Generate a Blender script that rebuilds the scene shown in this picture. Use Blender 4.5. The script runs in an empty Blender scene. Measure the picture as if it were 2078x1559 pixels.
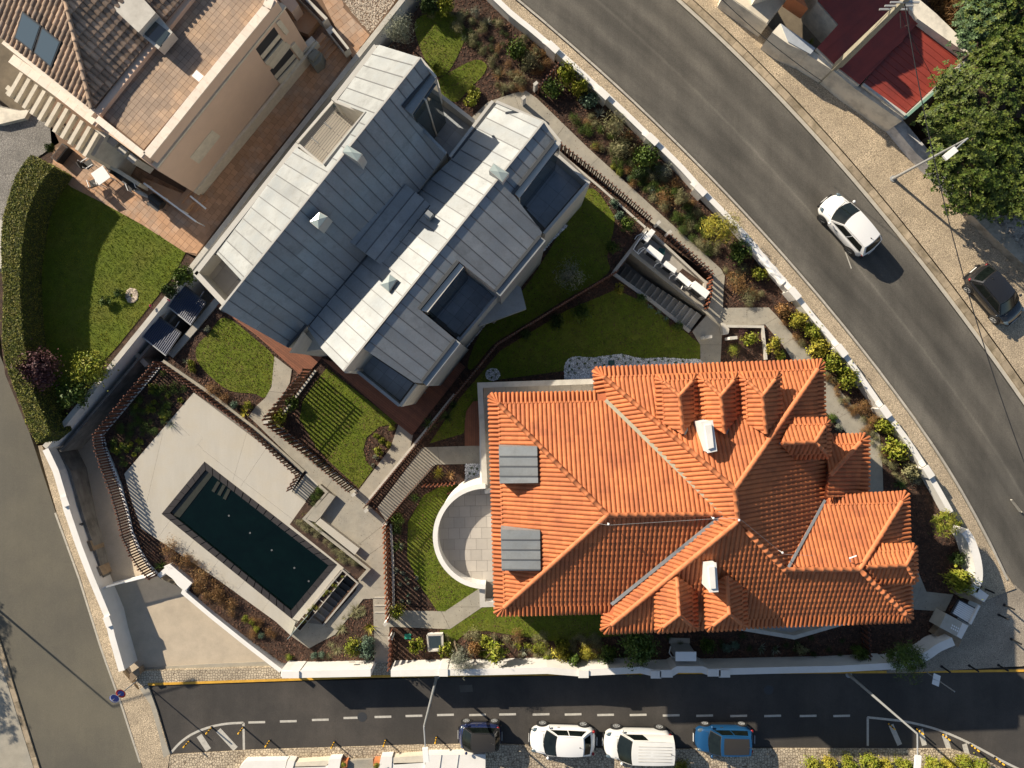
import bpy, bmesh, math, random
import numpy as np
from mathutils import Vector, Matrix
from mathutils.geometry import tessellate_polygon
random.seed(7); RNG = np.random.default_rng(7)
SC = bpy.context.scene; COL = SC.collection
R = math.radians

# ------------------------------------------------------------------ camera, light
H = 42.7; F = 1408.0; CX = 1039.0; CY = 779.5          # drone height above garden level, survey scale
cam_d = bpy.data.cameras.new('drone_camera'); cam = bpy.data.objects.new('drone_camera', cam_d)
COL.objects.link(cam); cam.location = (0, 0, H)
cam_d.sensor_width = 36; cam_d.lens = F / 2078 * 36; cam_d.clip_end = 500; cam_d.clip_start = 1
SC.camera = cam
SUN_EL = 27.0; SUN_AZ = 40.3      # shadows fall to the right and 38.5 degrees down the picture
world = bpy.data.worlds.new('World'); SC.world = world; world.use_nodes = True
nt = world.node_tree; bg = nt.nodes['Background']; sky = nt.nodes.new('ShaderNodeTexSky')
sky.sky_type = 'NISHITA'; sky.sun_disc = False
sky.sun_elevation = R(SUN_EL); sky.sun_rotation = R(270 + SUN_AZ)
nt.links.new(sky.outputs[0], bg.inputs[0]); bg.inputs[1].default_value = 0.064
sun_d = bpy.data.lights.new('sun', 'SUN'); sun_d.energy = 4.7; sun_d.angle = R(0.5); sun_d.color = (1.0, 0.88, 0.71)
sun = bpy.data.objects.new('sun', sun_d); COL.objects.link(sun)
tosun = Vector((-math.cos(R(SUN_AZ)) * math.cos(R(SUN_EL)), math.sin(R(SUN_AZ)) * math.cos(R(SUN_EL)), math.sin(R(SUN_EL))))
sun.rotation_euler = tosun.to_track_quat('Z', 'Y').to_euler(); sun.location = (0, 0, 60)
SC.view_settings.view_transform = 'Standard'; SC.view_settings.look = 'None'
SC.view_settings.exposure = 0.74; SC.view_settings.gamma = 1

# ------------------------------------------------------------------ survey helpers
def P(px, py, z=0.0):
    s = (H - z) / F
    return Vector(((px - CX) * s, -(py - CY) * s, z))
def P2(p, z=0.0):
    v = P(p[0], p[1], z); return (v.x, v.y)
class Plane:
    def __init__(s, a, b, c):
        s.o = P(*a); n = (P(*b) - s.o).cross(P(*c) - s.o); n.normalize()
        s.n = n if n.z > 0 else -n
    def at(s, px, py):
        d = Vector(((px - CX) / F, -(py - CY) / F, -1.0)); c = Vector((0, 0, H))
        return c + d * ((s.o - c).dot(s.n) / d.dot(s.n))
    def z(s, x, y):
        return s.o.z - (s.n.x * (x - s.o.x) + s.n.y * (y - s.o.y)) / s.n.z
def catmull(pts, n=6, closed=True):
    out = []; N = len(pts)
    rng = range(N) if closed else range(N - 1)
    for i in rng:
        if closed: p0, p1, p2, p3 = pts[(i-1) % N], pts[i], pts[(i+1) % N], pts[(i+2) % N]
        else: p0, p1, p2, p3 = pts[max(i-1, 0)], pts[i], pts[i+1], pts[min(i+2, N-1)]
        for k in range(n):
            t = k / n
            out.append(tuple(0.5 * ((2*b) + (-a + c) * t + (2*a - 5*b + 4*c - d) * t*t + (-a + 3*b - 3*c + d) * t**3)
                             for a, b, c, d in zip(p0, p1, p2, p3)))
    if not closed: out.append(tuple(pts[-1]))
    return out
def area2(p):
    return 0.5 * sum(p[i][0]*p[(i+1) % len(p)][1] - p[(i+1) % len(p)][0]*p[i][1] for i in range(len(p)))
def inside(pts, poly):
    """vectorised point in polygon"""
    x, y = pts[:, 0], pts[:, 1]; c = np.zeros(len(pts), bool); n = len(poly); j = n - 1
    for i in range(n):
        xi, yi = poly[i][0], poly[i][1]; xj, yj = poly[j][0], poly[j][1]
        if yi != yj:
            c ^= ((yi > y) != (yj > y)) & (x < (xj - xi) * (y - yi) / (yj - yi) + xi)
        j = i
    return c
def clip(poly, a, b, c):
    """keep a*x+b*y+c>=0"""
    out = []
    for i in range(len(poly)):
        p, q = poly[i], poly[(i+1) % len(poly)]
        dp = a*p[0] + b*p[1] + c; dq = a*q[0] + b*q[1] + c
        if dp >= 0: out.append(p)
        if (dp >= 0) != (dq >= 0):
            t = dp / (dp - dq); out.append((p[0] + (q[0]-p[0])*t, p[1] + (q[1]-p[1])*t))
    return out

# ------------------------------------------------------------------ materials
MATS = {}
def mat(name, col, rough=0.7, var=0.0, vscale=2.0, col2=None, c2s=0.6, c2t=(0.45, 0.65), bump=0.0, bscale=30.0, metal=0.0,
        spec=0.5, island=0.0, objr=0.0, grain=0.0, gscale=60.0, aniso=None, streak=None, trans=0.0, coat=0.0, alpha=1.0):
    """colour with broad variation (var), a second tone in patches (col2), fine grain, bump and per-piece tint"""
    m = bpy.data.materials.new(name); m.use_nodes = True; t = m.node_tree; N = t.nodes; L = t.links
    b = N['Principled BSDF']; b.inputs['Roughness'].default_value = rough; b.inputs['Metallic'].default_value = metal
    b.inputs['Specular IOR Level'].default_value = spec
    if coat: b.inputs['Coat Weight'].default_value = coat; b.inputs['Coat Roughness'].default_value = 0.04
    if alpha < 1: b.inputs['Alpha'].default_value = alpha
    if trans: b.inputs['Transmission Weight'].default_value = trans
    tc = N.new('ShaderNodeTexCoord'); geo = N.new('ShaderNodeNewGeometry')
    co = geo.outputs['Position']
    if streak:
        mp = N.new('ShaderNodeMapping'); mp.inputs['Rotation'].default_value = (0, 0, R(streak[0])); mp.inputs['Scale'].default_value = (1, streak[1], 1)
        L.new(co, mp.inputs[0]); sco = mp.outputs[0]
    else: sco = co
    def noise(sc, det=4, rg=0.6, src=None):
        n = N.new('ShaderNodeTexNoise'); n.inputs['Scale'].default_value = sc; n.inputs['Detail'].default_value = det
        n.inputs['Roughness'].default_value = rg; L.new(src or co, n.inputs['Vector']); return n.outputs['Fac']
    def ramp(src, lo, hi, a=0.0, z=1.0):
        r = N.new('ShaderNodeMapRange'); r.inputs[1].default_value = lo; r.inputs[2].default_value = hi
        r.inputs[3].default_value = a; r.inputs[4].default_value = z; L.new(src, r.inputs[0]); return r.outputs[0]
    def mixc(fac, c1, c2, kind='MIX'):
        x = N.new('ShaderNodeMix'); x.data_type = 'RGBA'; x.blend_type = kind
        if isinstance(fac, float): x.inputs[0].default_value = fac
        else: L.new(fac, x.inputs[0])
        for k, c in ((6, c1), (7, c2)):
            if isinstance(c, tuple): x.inputs[k].default_value = (*c, 1) if len(c) == 3 else c
            else: L.new(c, x.inputs[k])
        return x.outputs[2]
    cur = tuple(col)
    if col2: cur = mixc(ramp(noise(c2s, 5, 0.65), *c2t), cur, tuple(col2))
    def scale_by(cur, fac_socket):
        x = N.new('ShaderNodeMix'); x.data_type = 'RGBA'; x.blend_type = 'MULTIPLY'; x.inputs[0].default_value = 1
        cc = N.new('ShaderNodeCombineColor')
        for i in range(3): L.new(fac_socket, cc.inputs[i])
        if isinstance(cur, tuple): x.inputs[6].default_value = (*cur, 1)
        else: L.new(cur, x.inputs[6])
        L.new(cc.outputs[0], x.inputs[7]); return x.outputs[2]
    if var: cur = scale_by(cur, ramp(noise(vscale, 6, 0.7, sco), 0.3, 0.7, 1 - var, 1 + var))
    if grain: cur = scale_by(cur, ramp(noise(gscale, 3, 0.8), 0.3, 0.7, 1 - grain, 1 + grain))
    if island: cur = scale_by(cur, ramp(geo.outputs['Random Per Island'], 0, 1, 1 - island, 1 + island))
    if objr:
        oi = N.new('ShaderNodeObjectInfo'); cur = scale_by(cur, ramp(oi.outputs['Random'], 0, 1, 1 - objr, 1 + objr))
    if isinstance(cur, tuple): b.inputs['Base Color'].default_value = (*cur, 1)
    else: L.new(cur, b.inputs['Base Color'])
    if bump:
        bn = N.new('ShaderNodeBump'); bn.inputs['Strength'].default_value = min(1, bump); bn.inputs['Distance'].default_value = 0.03 * max(1, bump)
        L.new(noise(bscale, 4, 0.7), bn.inputs['Height']); L.new(bn.outputs[0], b.inputs['Normal'])
    m['_'] = 1; MATS[name] = m
    return m
def cobble(name, c1, c2, joint, size=0.12, rough=0.85, angle=0.0, bump=0.5, rnd=1.0):
    m = bpy.data.materials.new(name); m.use_nodes = True; t = m.node_tree; N = t.nodes; L = t.links
    b = N['Principled BSDF']; b.inputs['Roughness'].default_value = rough
    geo = N.new('ShaderNodeNewGeometry'); mp = N.new('ShaderNodeMapping'); mp.inputs['Rotation'].default_value = (0, 0, R(angle)); L.new(geo.outputs['Position'], mp.inputs[0])
    v = N.new('ShaderNodeTexVoronoi'); v.feature = 'F1'; v.inputs['Scale'].default_value = 1 / size; v.inputs['Randomness'].default_value = rnd; L.new(mp.outputs[0], v.inputs['Vector'])
    e = N.new('ShaderNodeTexVoronoi'); e.feature = 'DISTANCE_TO_EDGE'; e.inputs['Scale'].default_value = 1 / size; e.inputs['Randomness'].default_value = rnd; L.new(mp.outputs[0], e.inputs['Vector'])
    x = N.new('ShaderNodeMix'); x.data_type = 'RGBA'; x.inputs[6].default_value = (*c1, 1); x.inputs[7].default_value = (*c2, 1); L.new(v.outputs['Color'], x.inputs[0])
    n = N.new('ShaderNodeTexNoise'); n.inputs['Scale'].default_value = 0.7; n.inputs['Detail'].default_value = 6; L.new(geo.outputs['Position'], n.inputs['Vector'])
    r = N.new('ShaderNodeMapRange'); r.inputs[1].default_value = 0.3; r.inputs[2].default_value = 0.7; r.inputs[3].default_value = 0.75; r.inputs[4].default_value = 1.2; L.new(n.outputs['Fac'], r.inputs[0])
    cc = N.new('ShaderNodeCombineColor'); [L.new(r.outputs[0], cc.inputs[i]) for i in range(3)]
    mu = N.new('ShaderNodeMix'); mu.data_type = 'RGBA'; mu.blend_type = 'MULTIPLY'; mu.inputs[0].default_value = 1; L.new(x.outputs[2], mu.inputs[6]); L.new(cc.outputs[0], mu.inputs[7])
    r2 = N.new('ShaderNodeMapRange'); r2.inputs[1].default_value = 0.02; r2.inputs[2].default_value = 0.12; L.new(e.outputs['Distance'], r2.inputs[0])
    y = N.new('ShaderNodeMix'); y.data_type = 'RGBA'; y.inputs[6].default_value = (*joint, 1); L.new(r2.outputs[0], y.inputs[0]); L.new(mu.outputs[2], y.inputs[7])
    L.new(y.outputs[2], b.inputs['Base Color'])
    bn = N.new('ShaderNodeBump'); bn.inputs['Strength'].default_value = bump; bn.inputs['Distance'].default_value = 0.02; L.new(r2.outputs[0], bn.inputs['Height']); L.new(bn.outputs[0], b.inputs['Normal'])
    MATS[name] = m; return m

M = {}
M['asphalt_old'] = mat('asphalt_old', (0.092, 0.085, 0.072), 0.9, var=0.22, vscale=0.45, col2=(0.115, 0.105, 0.088), c2s=0.12, bump=0.5, bscale=45, grain=0.28, gscale=22, streak=(-52, 0.12))
def tracks(m, bands, amt):
    t = m.node_tree; N = t.nodes; L = t.links; b = N['Principled BSDF']; src = b.inputs['Base Color'].links[0].from_socket
    uv = N.new('ShaderNodeUVMap'); sp = N.new('ShaderNodeSeparateXYZ'); L.new(uv.outputs[0], sp.inputs[0])
    nz = N.new('ShaderNodeTexNoise'); nz.inputs['Scale'].default_value = 1.0; nz.inputs['Detail'].default_value = 5; mp = N.new('ShaderNodeMapping'); mp.inputs['Scale'].default_value = (5, 0.22, 1); L.new(uv.outputs[0], mp.inputs[0]); L.new(mp.outputs[0], nz.inputs['Vector'])
    r = N.new('ShaderNodeValToRGB'); e = r.color_ramp.elements; e[0].position = 0; e[0].color = (1.12,)*3 + (1,); e[1].position = 1; e[1].color = (1.15,)*3 + (1,)
    for p, v in bands: q = e.new(p); q.color = (v, v, v, 1)
    L.new(sp.outputs[0], r.inputs[0]); x = N.new('ShaderNodeMix'); x.data_type = 'RGBA'; x.blend_type = 'MULTIPLY'; x.inputs[0].default_value = amt; L.new(src, x.inputs[6]); L.new(r.outputs[0], x.inputs[7])
    mr = N.new('ShaderNodeMapRange'); mr.inputs[1].default_value = .35; mr.inputs[2].default_value = .65; mr.inputs[3].default_value = .72; mr.inputs[4].default_value = 1.22; L.new(nz.outputs['Fac'], mr.inputs[0]); cc = N.new('ShaderNodeCombineColor'); [L.new(mr.outputs[0], cc.inputs[i]) for i in range(3)]
    y = N.new('ShaderNodeMix'); y.data_type = 'RGBA'; y.blend_type = 'MULTIPLY'; y.inputs[0].default_value = 1; L.new(x.outputs[2], y.inputs[6]); L.new(cc.outputs[0], y.inputs[7]); L.new(y.outputs[2], b.inputs['Base Color'])
tracks(M['asphalt_old'], [(.10,1.05),(.20,.78),(.30,.98),(.38,.80),(.475,1.05),(.49,1.3),(.50,1.3),(.51,1.02),(.62,.80),(.70,1.0),(.80,.80),(.90,1.05)], 1.0)
M['asphalt_west'] = mat('asphalt_west', (0.102, 0.094, 0.074), 0.9, var=0.10, vscale=0.4, col2=(0.135, 0.122, 0.09), c2s=0.12, bump=0.4, bscale=45, grain=0.2, gscale=24, streak=(62, 0.1))
M['asphalt_new'] = mat('asphalt_new', (0.043, 0.039, 0.035), 0.88, var=0.22, vscale=0.4, col2=(0.068, 0.06, 0.052), c2s=0.2, bump=0.4, bscale=45, grain=0.25, gscale=25, streak=(0, 0.15))
M['paint'] = mat('road_paint', (0.46, 0.44, 0.39), 0.7, var=0.18, vscale=5, grain=0.2, gscale=30)
M['yellow'] = mat('yellow_paint', (0.62, 0.34, 0.04), 0.7, var=0.2, vscale=3, grain=0.15, gscale=30)
M['calcada'] = cobble('calcada', (0.62, 0.50, 0.34), (0.46, 0.37, 0.26), (0.24, 0.19, 0.13), 0.10)
M['cobble_big'] = cobble('cobble_big', (0.62, 0.52, 0.37), (0.40, 0.33, 0.24), (0.16, 0.12, 0.08), 0.16, rnd=0.7, bump=0.8)
M['cobble_grey'] = cobble('cobble_grey', (0.30, 0.28, 0.25), (0.22, 0.21, 0.19), (0.12, 0.11, 0.10), 0.11)
M['sidewalk_grey'] = cobble('sidewalk_grey', (0.42, 0.36, 0.28), (0.32, 0.28, 0.22), (0.18, 0.15, 0.12), 0.09)
M['kerb'] = mat('kerb_stone', (0.36, 0.29, 0.20), 0.85, var=0.2, vscale=2, col2=(0.20, 0.16, 0.10), c2s=1.2, objr=0.18, bump=0.4)
M['kerb_pale'] = mat('kerb_pale', (0.42, 0.39, 0.33), 0.85, var=0.12, objr=0.08, bump=0.3)
M['concrete'] = mat('path_concrete', (0.335, 0.305, 0.245), 0.82, var=0.14, vscale=1.3, col2=(0.29, 0.27, 0.225), c2s=0.8, bump=0.12, bscale=25, grain=0.07, gscale=18)
M['concrete_pale'] = mat('terrace_concrete', (0.45, 0.42, 0.36), 0.7, var=0.06, vscale=1.2, col2=(0.45, 0.41, 0.335), c2s=0.7, bump=0.05, grain=0.04, gscale=12, streak=(40, 0.15))
M['aggregate'] = mat('exposed_aggregate', (0.50, 0.42, 0.315), 0.9, var=0.08, vscale=1.0, col2=(0.44, 0.37, 0.28), c2s=0.8, bump=0.6, bscale=60, grain=0.2, gscale=40)
M['board_concrete'] = mat('board_marked_concrete', (0.19, 0.182, 0.165), 0.85, var=0.35, vscale=2.2, bump=0.3, bscale=12, col2=(0.12, 0.115, 0.105), c2s=1.0, streak=(50, 0.12))
M['raw_concrete'] = mat('raw_concrete', (0.36, 0.335, 0.29), 0.85, var=0.15, vscale=1.5, bump=0.15, bscale=20, grain=0.08)
M['white'] = mat('white_render', (0.74, 0.72, 0.68), 0.8, var=0.035, vscale=1.2, col2=(0.70, 0.68, 0.63), c2s=0.9, bump=0.08, bscale=20)
M['cap'] = mat('wall_cap_stone', (0.50, 0.475, 0.42), 0.75, var=0.08, vscale=2.2, col2=(0.42, 0.395, 0.345), c2s=1.5, objr=0.05, bump=0.1)
M['rust_stone'] = mat('rust_stone', (0.27, 0.20, 0.13), 0.85, var=0.3, vscale=3, objr=0.2)
M['mulch'] = mat('mulch_soil', (0.048, 0.027, 0.018), 0.95, var=0.4, vscale=3, col2=(0.085, 0.048, 0.03), c2s=2.5, bump=1.5, bscale=16, grain=0.45, gscale=14)
M['chips'] = mat('bark_chips', (0.085, 0.042, 0.026), 0.95, island=0.7, var=0.3, vscale=1.5)
M['soil'] = mat('outer_ground', (0.16, 0.13, 0.09), 0.95, var=0.3, vscale=1)
M['grass_base'] = mat('lawn_turf', (0.10, 0.135, 0.005), 0.95, var=0.25, vscale=2.2, col2=(0.12, 0.135, 0.012), c2s=0.55, bump=1.2, bscale=22, grain=0.35, gscale=18)
M['grass_blades'] = mat('grass_blades', (0.13, 0.19, 0.006), 0.8, island=0.45, col2=(0.25, 0.23, 0.02), c2s=0.6, c2t=(.42,.62), var=0.3, vscale=2.0, spec=0.2)
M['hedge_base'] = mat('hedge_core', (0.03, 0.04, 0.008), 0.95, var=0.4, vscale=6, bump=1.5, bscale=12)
M['deck'] = mat('deck_wood', (0.21, 0.075, 0.035), 0.65, island=0.18, objr=0.12, var=0.15, vscale=2, grain=0.12, gscale=12)
M['fence_wood'] = mat('fence_slat_wood', (0.135, 0.05, 0.028), 0.65, objr=0.25, island=0.2)
M['fence_warm'] = mat('fence_slat_warm', (0.30, 0.10, 0.045), 0.65, objr=0.22)
M['tile'] = mat('clay_roof_tile', (0.50, 0.155, 0.050), 0.72, island=0.14, objr=0.10, var=0.16, vscale=0.8, col2=(0.40, 0.12, 0.042), c2s=0.7, grain=0.07, gscale=20)
M['tile_under'] = mat('clay_channel', (0.42, 0.12, 0.045), 0.85, var=0.12, vscale=1.2)
M['ridge'] = mat('clay_ridge_tile', (0.56, 0.19, 0.072), 0.7, objr=0.08, var=0.08)
M['tile_old'] = mat('weathered_roof_tile', (0.36, 0.25, 0.17), 0.85, island=0.35, objr=0.3, var=0.25, vscale=1.5, col2=(0.22, 0.165, 0.125), c2s=1.1)
M['mortar'] = mat('mortar', (0.62, 0.50, 0.40), 0.9, var=0.1)
M['zinc'] = mat('zinc_panel', (0.29, 0.305, 0.305), 0.55, metal=0.12, objr=0.12, var=0.22, vscale=1.6, col2=(0.225, 0.245, 0.255), c2s=0.8, bump=0.14, bscale=3.0, spec=0.35, grain=.05, gscale=9)
M['zinc_seam'] = mat('zinc_seam', (0.11, 0.115, 0.12), 0.5, spec=0.5)
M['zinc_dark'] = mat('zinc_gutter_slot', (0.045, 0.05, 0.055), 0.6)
M['zinc_edge'] = mat('zinc_coping', (0.50, 0.48, 0.43), 0.5, var=0.05, spec=0.6)
M['house_concrete'] = mat('house_concrete', (0.46, 0.43, 0.37), 0.8, var=0.2, vscale=1.4, bump=0.25, bscale=9, grain=0.06, streak=(40, 0.3))
M['slate_tile'] = mat('slate_terrace_tile', (0.36, 0.39, 0.42), 0.6, objr=0.10, island=0.1, var=0.12)
M['porcelain'] = mat('porcelain_terrace_tile', (0.40, 0.37, 0.33), 0.6, objr=0.08, island=0.08, var=0.06)
M['joint'] = mat('dark_joint', (0.16, 0.145, 0.125), 0.9)
M['light_boards'] = mat('pale_deck_board', (0.60, 0.545, 0.46), 0.7, objr=0.06, island=0.08)
M['glass'] = mat('window_glass', (0.035, 0.05, 0.055), 0.06, spec=0.9)
M['glass_blue'] = mat('roof_window_glass', (0.09, 0.125, 0.15), 0.1, spec=0.9)
M['glass_sky'] = mat('skylight_glass', (0.34, 0.40, 0.38), 0.12, spec=0.9, var=0.05)
M['dark_metal'] = mat('dark_metal', (0.04, 0.042, 0.045), 0.45)
M['grey_metal'] = mat('galvanised_steel', (0.38, 0.39, 0.39), 0.45, metal=0.3)
M['white_metal'] = mat('white_painted_metal', (0.80, 0.80, 0.78), 0.4)
M['black'] = mat('matt_black', (0.012, 0.012, 0.013), 0.6)
M['rubber'] = mat('tyre_rubber', (0.02, 0.02, 0.02), 0.8)
M['car_glass'] = mat('car_glass', (0.006, 0.009, 0.008), 0.05, spec=0.45, var=.5, vscale=3)
M['water'] = mat('pool_water', (0.001, 0.0052, 0.0042), 0.05, spec=0.4, bump=0.06, bscale=2.5, var=0.35, vscale=0.8)
M['pool_step'] = mat('pool_shallow_step', (0.032, 0.034, 0.026), 0.35, var=0.15, vscale=4)
M['pool_dark'] = mat('pool_deep', (0.005, 0.010, 0.014), 0.2)
M['pool_cope'] = mat('pool_coping', (0.028, 0.024, 0.024), 0.55, objr=0.1, var=0.1)
M['house_pink'] = mat('beige_render', (0.66, 0.48, 0.36), 0.85, var=0.04, vscale=1, bump=0.3, bscale=40, grain=0.05)
M['stone_trim'] = mat('limestone_trim', (0.60, 0.54, 0.43), 0.8, var=0.12, vscale=3, objr=0.08)
M['parapet'] = mat('parapet_marble', (0.74, 0.65, 0.54), 0.7, objr=0.05, col2=(0.68, 0.53, 0.41), c2s=3.5, c2t=(0.5, 0.75), var=0.05)
M['terracotta'] = mat('terracotta_paving', (0.44, 0.255, 0.145), 0.8, objr=0.14, island=0.14, var=0.12, vscale=1.2, col2=(0.36, 0.26, 0.19), c2s=0.6, grain=0.05)
M['terracotta_worn'] = mat('terracotta_worn', (0.32, 0.235, 0.17), 0.8, objr=0.14, island=0.14, var=0.14, vscale=1.0, col2=(0.40, 0.27, 0.17), c2s=0.5, grain=0.05)
M['terracotta_joint'] = mat('terracotta_joint', (0.17, 0.105, 0.065), 0.9)
M['gravel'] = mat('beige_gravel', (0.50, 0.42, 0.33), 0.9, island=0.5)
M['pebble'] = mat('white_pebble', (0.80, 0.80, 0.79), 0.7, island=0.35)
M['pebble_base'] = mat('pebble_bed', (0.40, 0.40, 0.40), 0.9, var=0.3, vscale=10)
M['red_roof'] = mat('red_sheet_roof', (0.27, 0.045, 0.03), 0.5, objr=0.05, var=0.12, vscale=1.5, col2=(0.21, 0.04, 0.03), c2s=0.8)
M['cream'] = mat('cream_render', (0.72, 0.66, 0.54), 0.85, var=0.08, vscale=1.2, col2=(0.50, 0.46, 0.38), c2s=1.0)
M['old_concrete'] = mat('old_concrete_pole', (0.33, 0.30, 0.22), 0.9, var=0.15)
M['old_wall'] = mat('weathered_wall', (0.42, 0.37, 0.29), 0.9, var=0.25, vscale=1.6, col2=(0.25, 0.22, 0.17), c2s=1.3, bump=0.5)
M['stain_white'] = mat('limewashed_wall', (0.60, 0.59, 0.58), 0.9, var=0.2, vscale=2.0, col2=(0.40, 0.40, 0.40), c2s=1.5)
M['bark'] = mat('bark', (0.16, 0.12, 0.08), 0.9, var=0.3, vscale=8)
M['collector'] = mat('collector_tube', (0.03, 0.05, 0.11), 0.2, spec=0.9, coat=0.5)
M['teal'] = mat('teal_plastic', (0.03, 0.30, 0.20), 0.5)
M['teal_dark'] = mat('dark_teal_plastic', (0.02, 0.09, 0.075), 0.5)
M['red'] = mat('red_enamel', (0.45, 0.02, 0.02), 0.4)
M['blue'] = mat('blue_enamel', (0.02, 0.06, 0.36), 0.4)
M['amber'] = mat('amber_paint', (0.75, 0.42, 0.03), 0.5)
M['flower'] = mat('pink_petal', (0.62, 0.05, 0.16), 0.6)
M['steel_green'] = mat('green_frame', (0.20, 0.34, 0.26), 0.5)
M['bbq'] = mat('grey_cover', (0.20, 0.20, 0.17), 0.7, var=0.1)
def leafmat(name, c, c2, isl=0.4):
    M[name] = mat(name, c, 0.6, island=isl, col2=c2, c2s=2.5, c2t=(0.4, 0.6), spec=0.3, objr=0.1)
leafmat('leaf_green', (0.060, 0.105, 0.018), (0.095, 0.135, 0.02))
leafmat('leaf_bright', (0.17, 0.22, 0.02), (0.28, 0.27, 0.035))
leafmat('leaf_yellow', (0.36, 0.30, 0.035), (0.24, 0.24, 0.03))
leafmat('leaf_dark', (0.030, 0.055, 0.014), (0.055, 0.085, 0.018))
leafmat('leaf_silver', (0.19, 0.21, 0.15), (0.27, 0.28, 0.21))
leafmat('leaf_olive', (0.19, 0.19, 0.085), (0.27, 0.25, 0.13))
leafmat('leaf_brown', (0.20, 0.10, 0.035), (0.27, 0.16, 0.06))
leafmat('leaf_purple', (0.060, 0.022, 0.028), (0.10, 0.045, 0.045))
leafmat('leaf_blue', (0.10, 0.16, 0.10), (0.15, 0.21, 0.15))
leafmat('leaf_tree', (0.045, 0.078, 0.009), (0.10, 0.12, 0.018), 0.6)
leafmat('leaf_bluetree', (0.06, 0.105, 0.04), (0.085, 0.13, 0.055), 0.5)
leafmat('leaf_hedge', (0.13, 0.15, 0.014), (0.21, 0.19, 0.03), 0.5)

# ------------------------------------------------------------------ mesh buffer
class MB:
    def __init__(s): s.v = []; s.f = []
    def face(s, pts):
        i = len(s.v); s.v += [tuple(p) for p in pts]; s.f.append(tuple(range(i, i + len(pts)))); return s
    def mesh(s, vs, fs):
        i = len(s.v); s.v += [tuple(p) for p in vs]; s.f += [tuple(a + i for a in f) for f in fs]; return s
    def prism(s, xy, z0, z1, holes=(), bottom=False):
        """xy polygon (world), z1 top (number or function of x,y), z0 bottom"""
        zt = z1 if callable(z1) else (lambda x, y: z1)
        xy = [tuple(p[:2]) for p in xy]
        if area2(xy) < 0: xy = xy[::-1]
        loops = [xy] + [[tuple(p[:2]) for p in (h if area2(h) < 0 else h[::-1])] for h in holes]
        flat = [p for l in loops for p in l]; base = len(s.v); n = len(flat)
        s.v += [(x, y, zt(x, y)) for x, y in flat] + [(x, y, z0) for x, y in flat]
        for t in tessellate_polygon([[Vector((x, y, 0)) for x, y in l] for l in loops]):
            a, b, c = [Vector((*flat[k], 0)) for k in t]
            if (b - a).cross(c - a).z < 0: t = (t[0], t[2], t[1])
            s.f.append(tuple(base + k for k in t))
            if bottom: s.f.append(tuple(base + n + k for k in reversed(t)))
        o = 0
        for l in loops:
            m = len(l)
            for i in range(m):
                a = o + i; b = o + (i + 1) % m
                s.f.append((base + a, base + n + a, base + n + b, base + b))
            o += m
        return s
    def pp(s, pts, z0, z1, **k):
        return s.prism([P2(p, z1) for p in pts], z0, z1, **k)
    def box(s, c, size, mtx=None, rz=0.0):
        x, y, z = [d / 2 for d in size]
        m = (Matrix.Translation(Vector(c)) @ Matrix.Rotation(rz, 4, 'Z')) if mtx is None else mtx
        vs = [m @ Vector(p) for p in ((-x,-y,-z),(x,-y,-z),(x,y,-z),(-x,y,-z),(-x,-y,z),(x,-y,z),(x,y,z),(-x,y,z))]
        return s.mesh(vs, [(0,3,2,1),(4,5,6,7),(0,1,5,4),(1,2,6,5),(2,3,7,6),(3,0,4,7)])
    def beam(s, p, q, w, h):
        p, q = Vector(p), Vector(q); d = (q - p); L = d.length; d.normalize()
        up = Vector((0, 0, 1)) if abs(d.z) < 0.95 else Vector((0, 1, 0))
        sd = d.cross(up).normalized(); up = sd.cross(d)
        vs = [b + sd * a * w / 2 + up * c * h / 2 for b in (p, q) for a, c in ((-1,-1),(1,-1),(1,1),(-1,1))]
        return s.mesh(vs, [(0,3,2,1),(4,5,6,7),(0,1,5,4),(1,2,6,5),(2,3,7,6),(3,0,4,7)])
    def tube(s, pts, r, n=8, caps=True):
        pts = [Vector(p) for p in pts]; rr = r if isinstance(r, (list, tuple)) else [r] * len(pts); base = len(s.v)
        for i, p in enumerate(pts):
            d = (pts[min(i+1, len(pts)-1)] - pts[max(i-1, 0)]).normalized()
            up = Vector((0, 0, 1)) if abs(d.z) < 0.95 else Vector((0, 1, 0))
            a = d.cross(up).normalized(); b = a.cross(d)
            for k in range(n):
                t = 2 * math.pi * k / n; s.v.append(tuple(p + (a * math.cos(t) + b * math.sin(t)) * rr[i]))
        for i in range(len(pts) - 1):
            for k in range(n):
                s.f.append((base + i*n + k, base + (i+1)*n + k, base + (i+1)*n + (k+1) % n, base + i*n + (k+1) % n))
        if caps:
            s.f.append(tuple(base + k for k in range(n))); s.f.append(tuple(base + (len(pts)-1)*n + k for k in reversed(range(n))))
        return s
    def data(s, name, m):
        me = bpy.data.meshes.new(name); me.from_pydata(s.v, [], s.f); me.materials.append(M[m] if isinstance(m, str) else m)
        return me
    def build(s, name, m, parent=None, local=False, smooth=False, label=None, kind=None, cat=None, group=None):
        me = s.data(name, m)
        if smooth: me.shade_smooth()
        return link(name, me, parent, local, label, kind, cat, group)
def link(name, me, parent=None, local=False, label=None, kind=None, cat=None, group=None):
    o = bpy.data.objects.new(name, me); COL.objects.link(o)
    if parent is not None: attach(o, parent, local)
    return tag(o, label, cat, group, kind)
def attach(o, parent, local=False):
    o.parent = parent
    if not local and parent.type == 'EMPTY': o.matrix_parent_inverse = Matrix.Translation(-parent.location)
def tag(o, label=None, cat=None, group=None, kind=None):
    if label: o['label'] = label
    if cat: o['category'] = cat
    if group: o['group'] = group
    if kind: o['kind'] = kind
    return o
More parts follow.
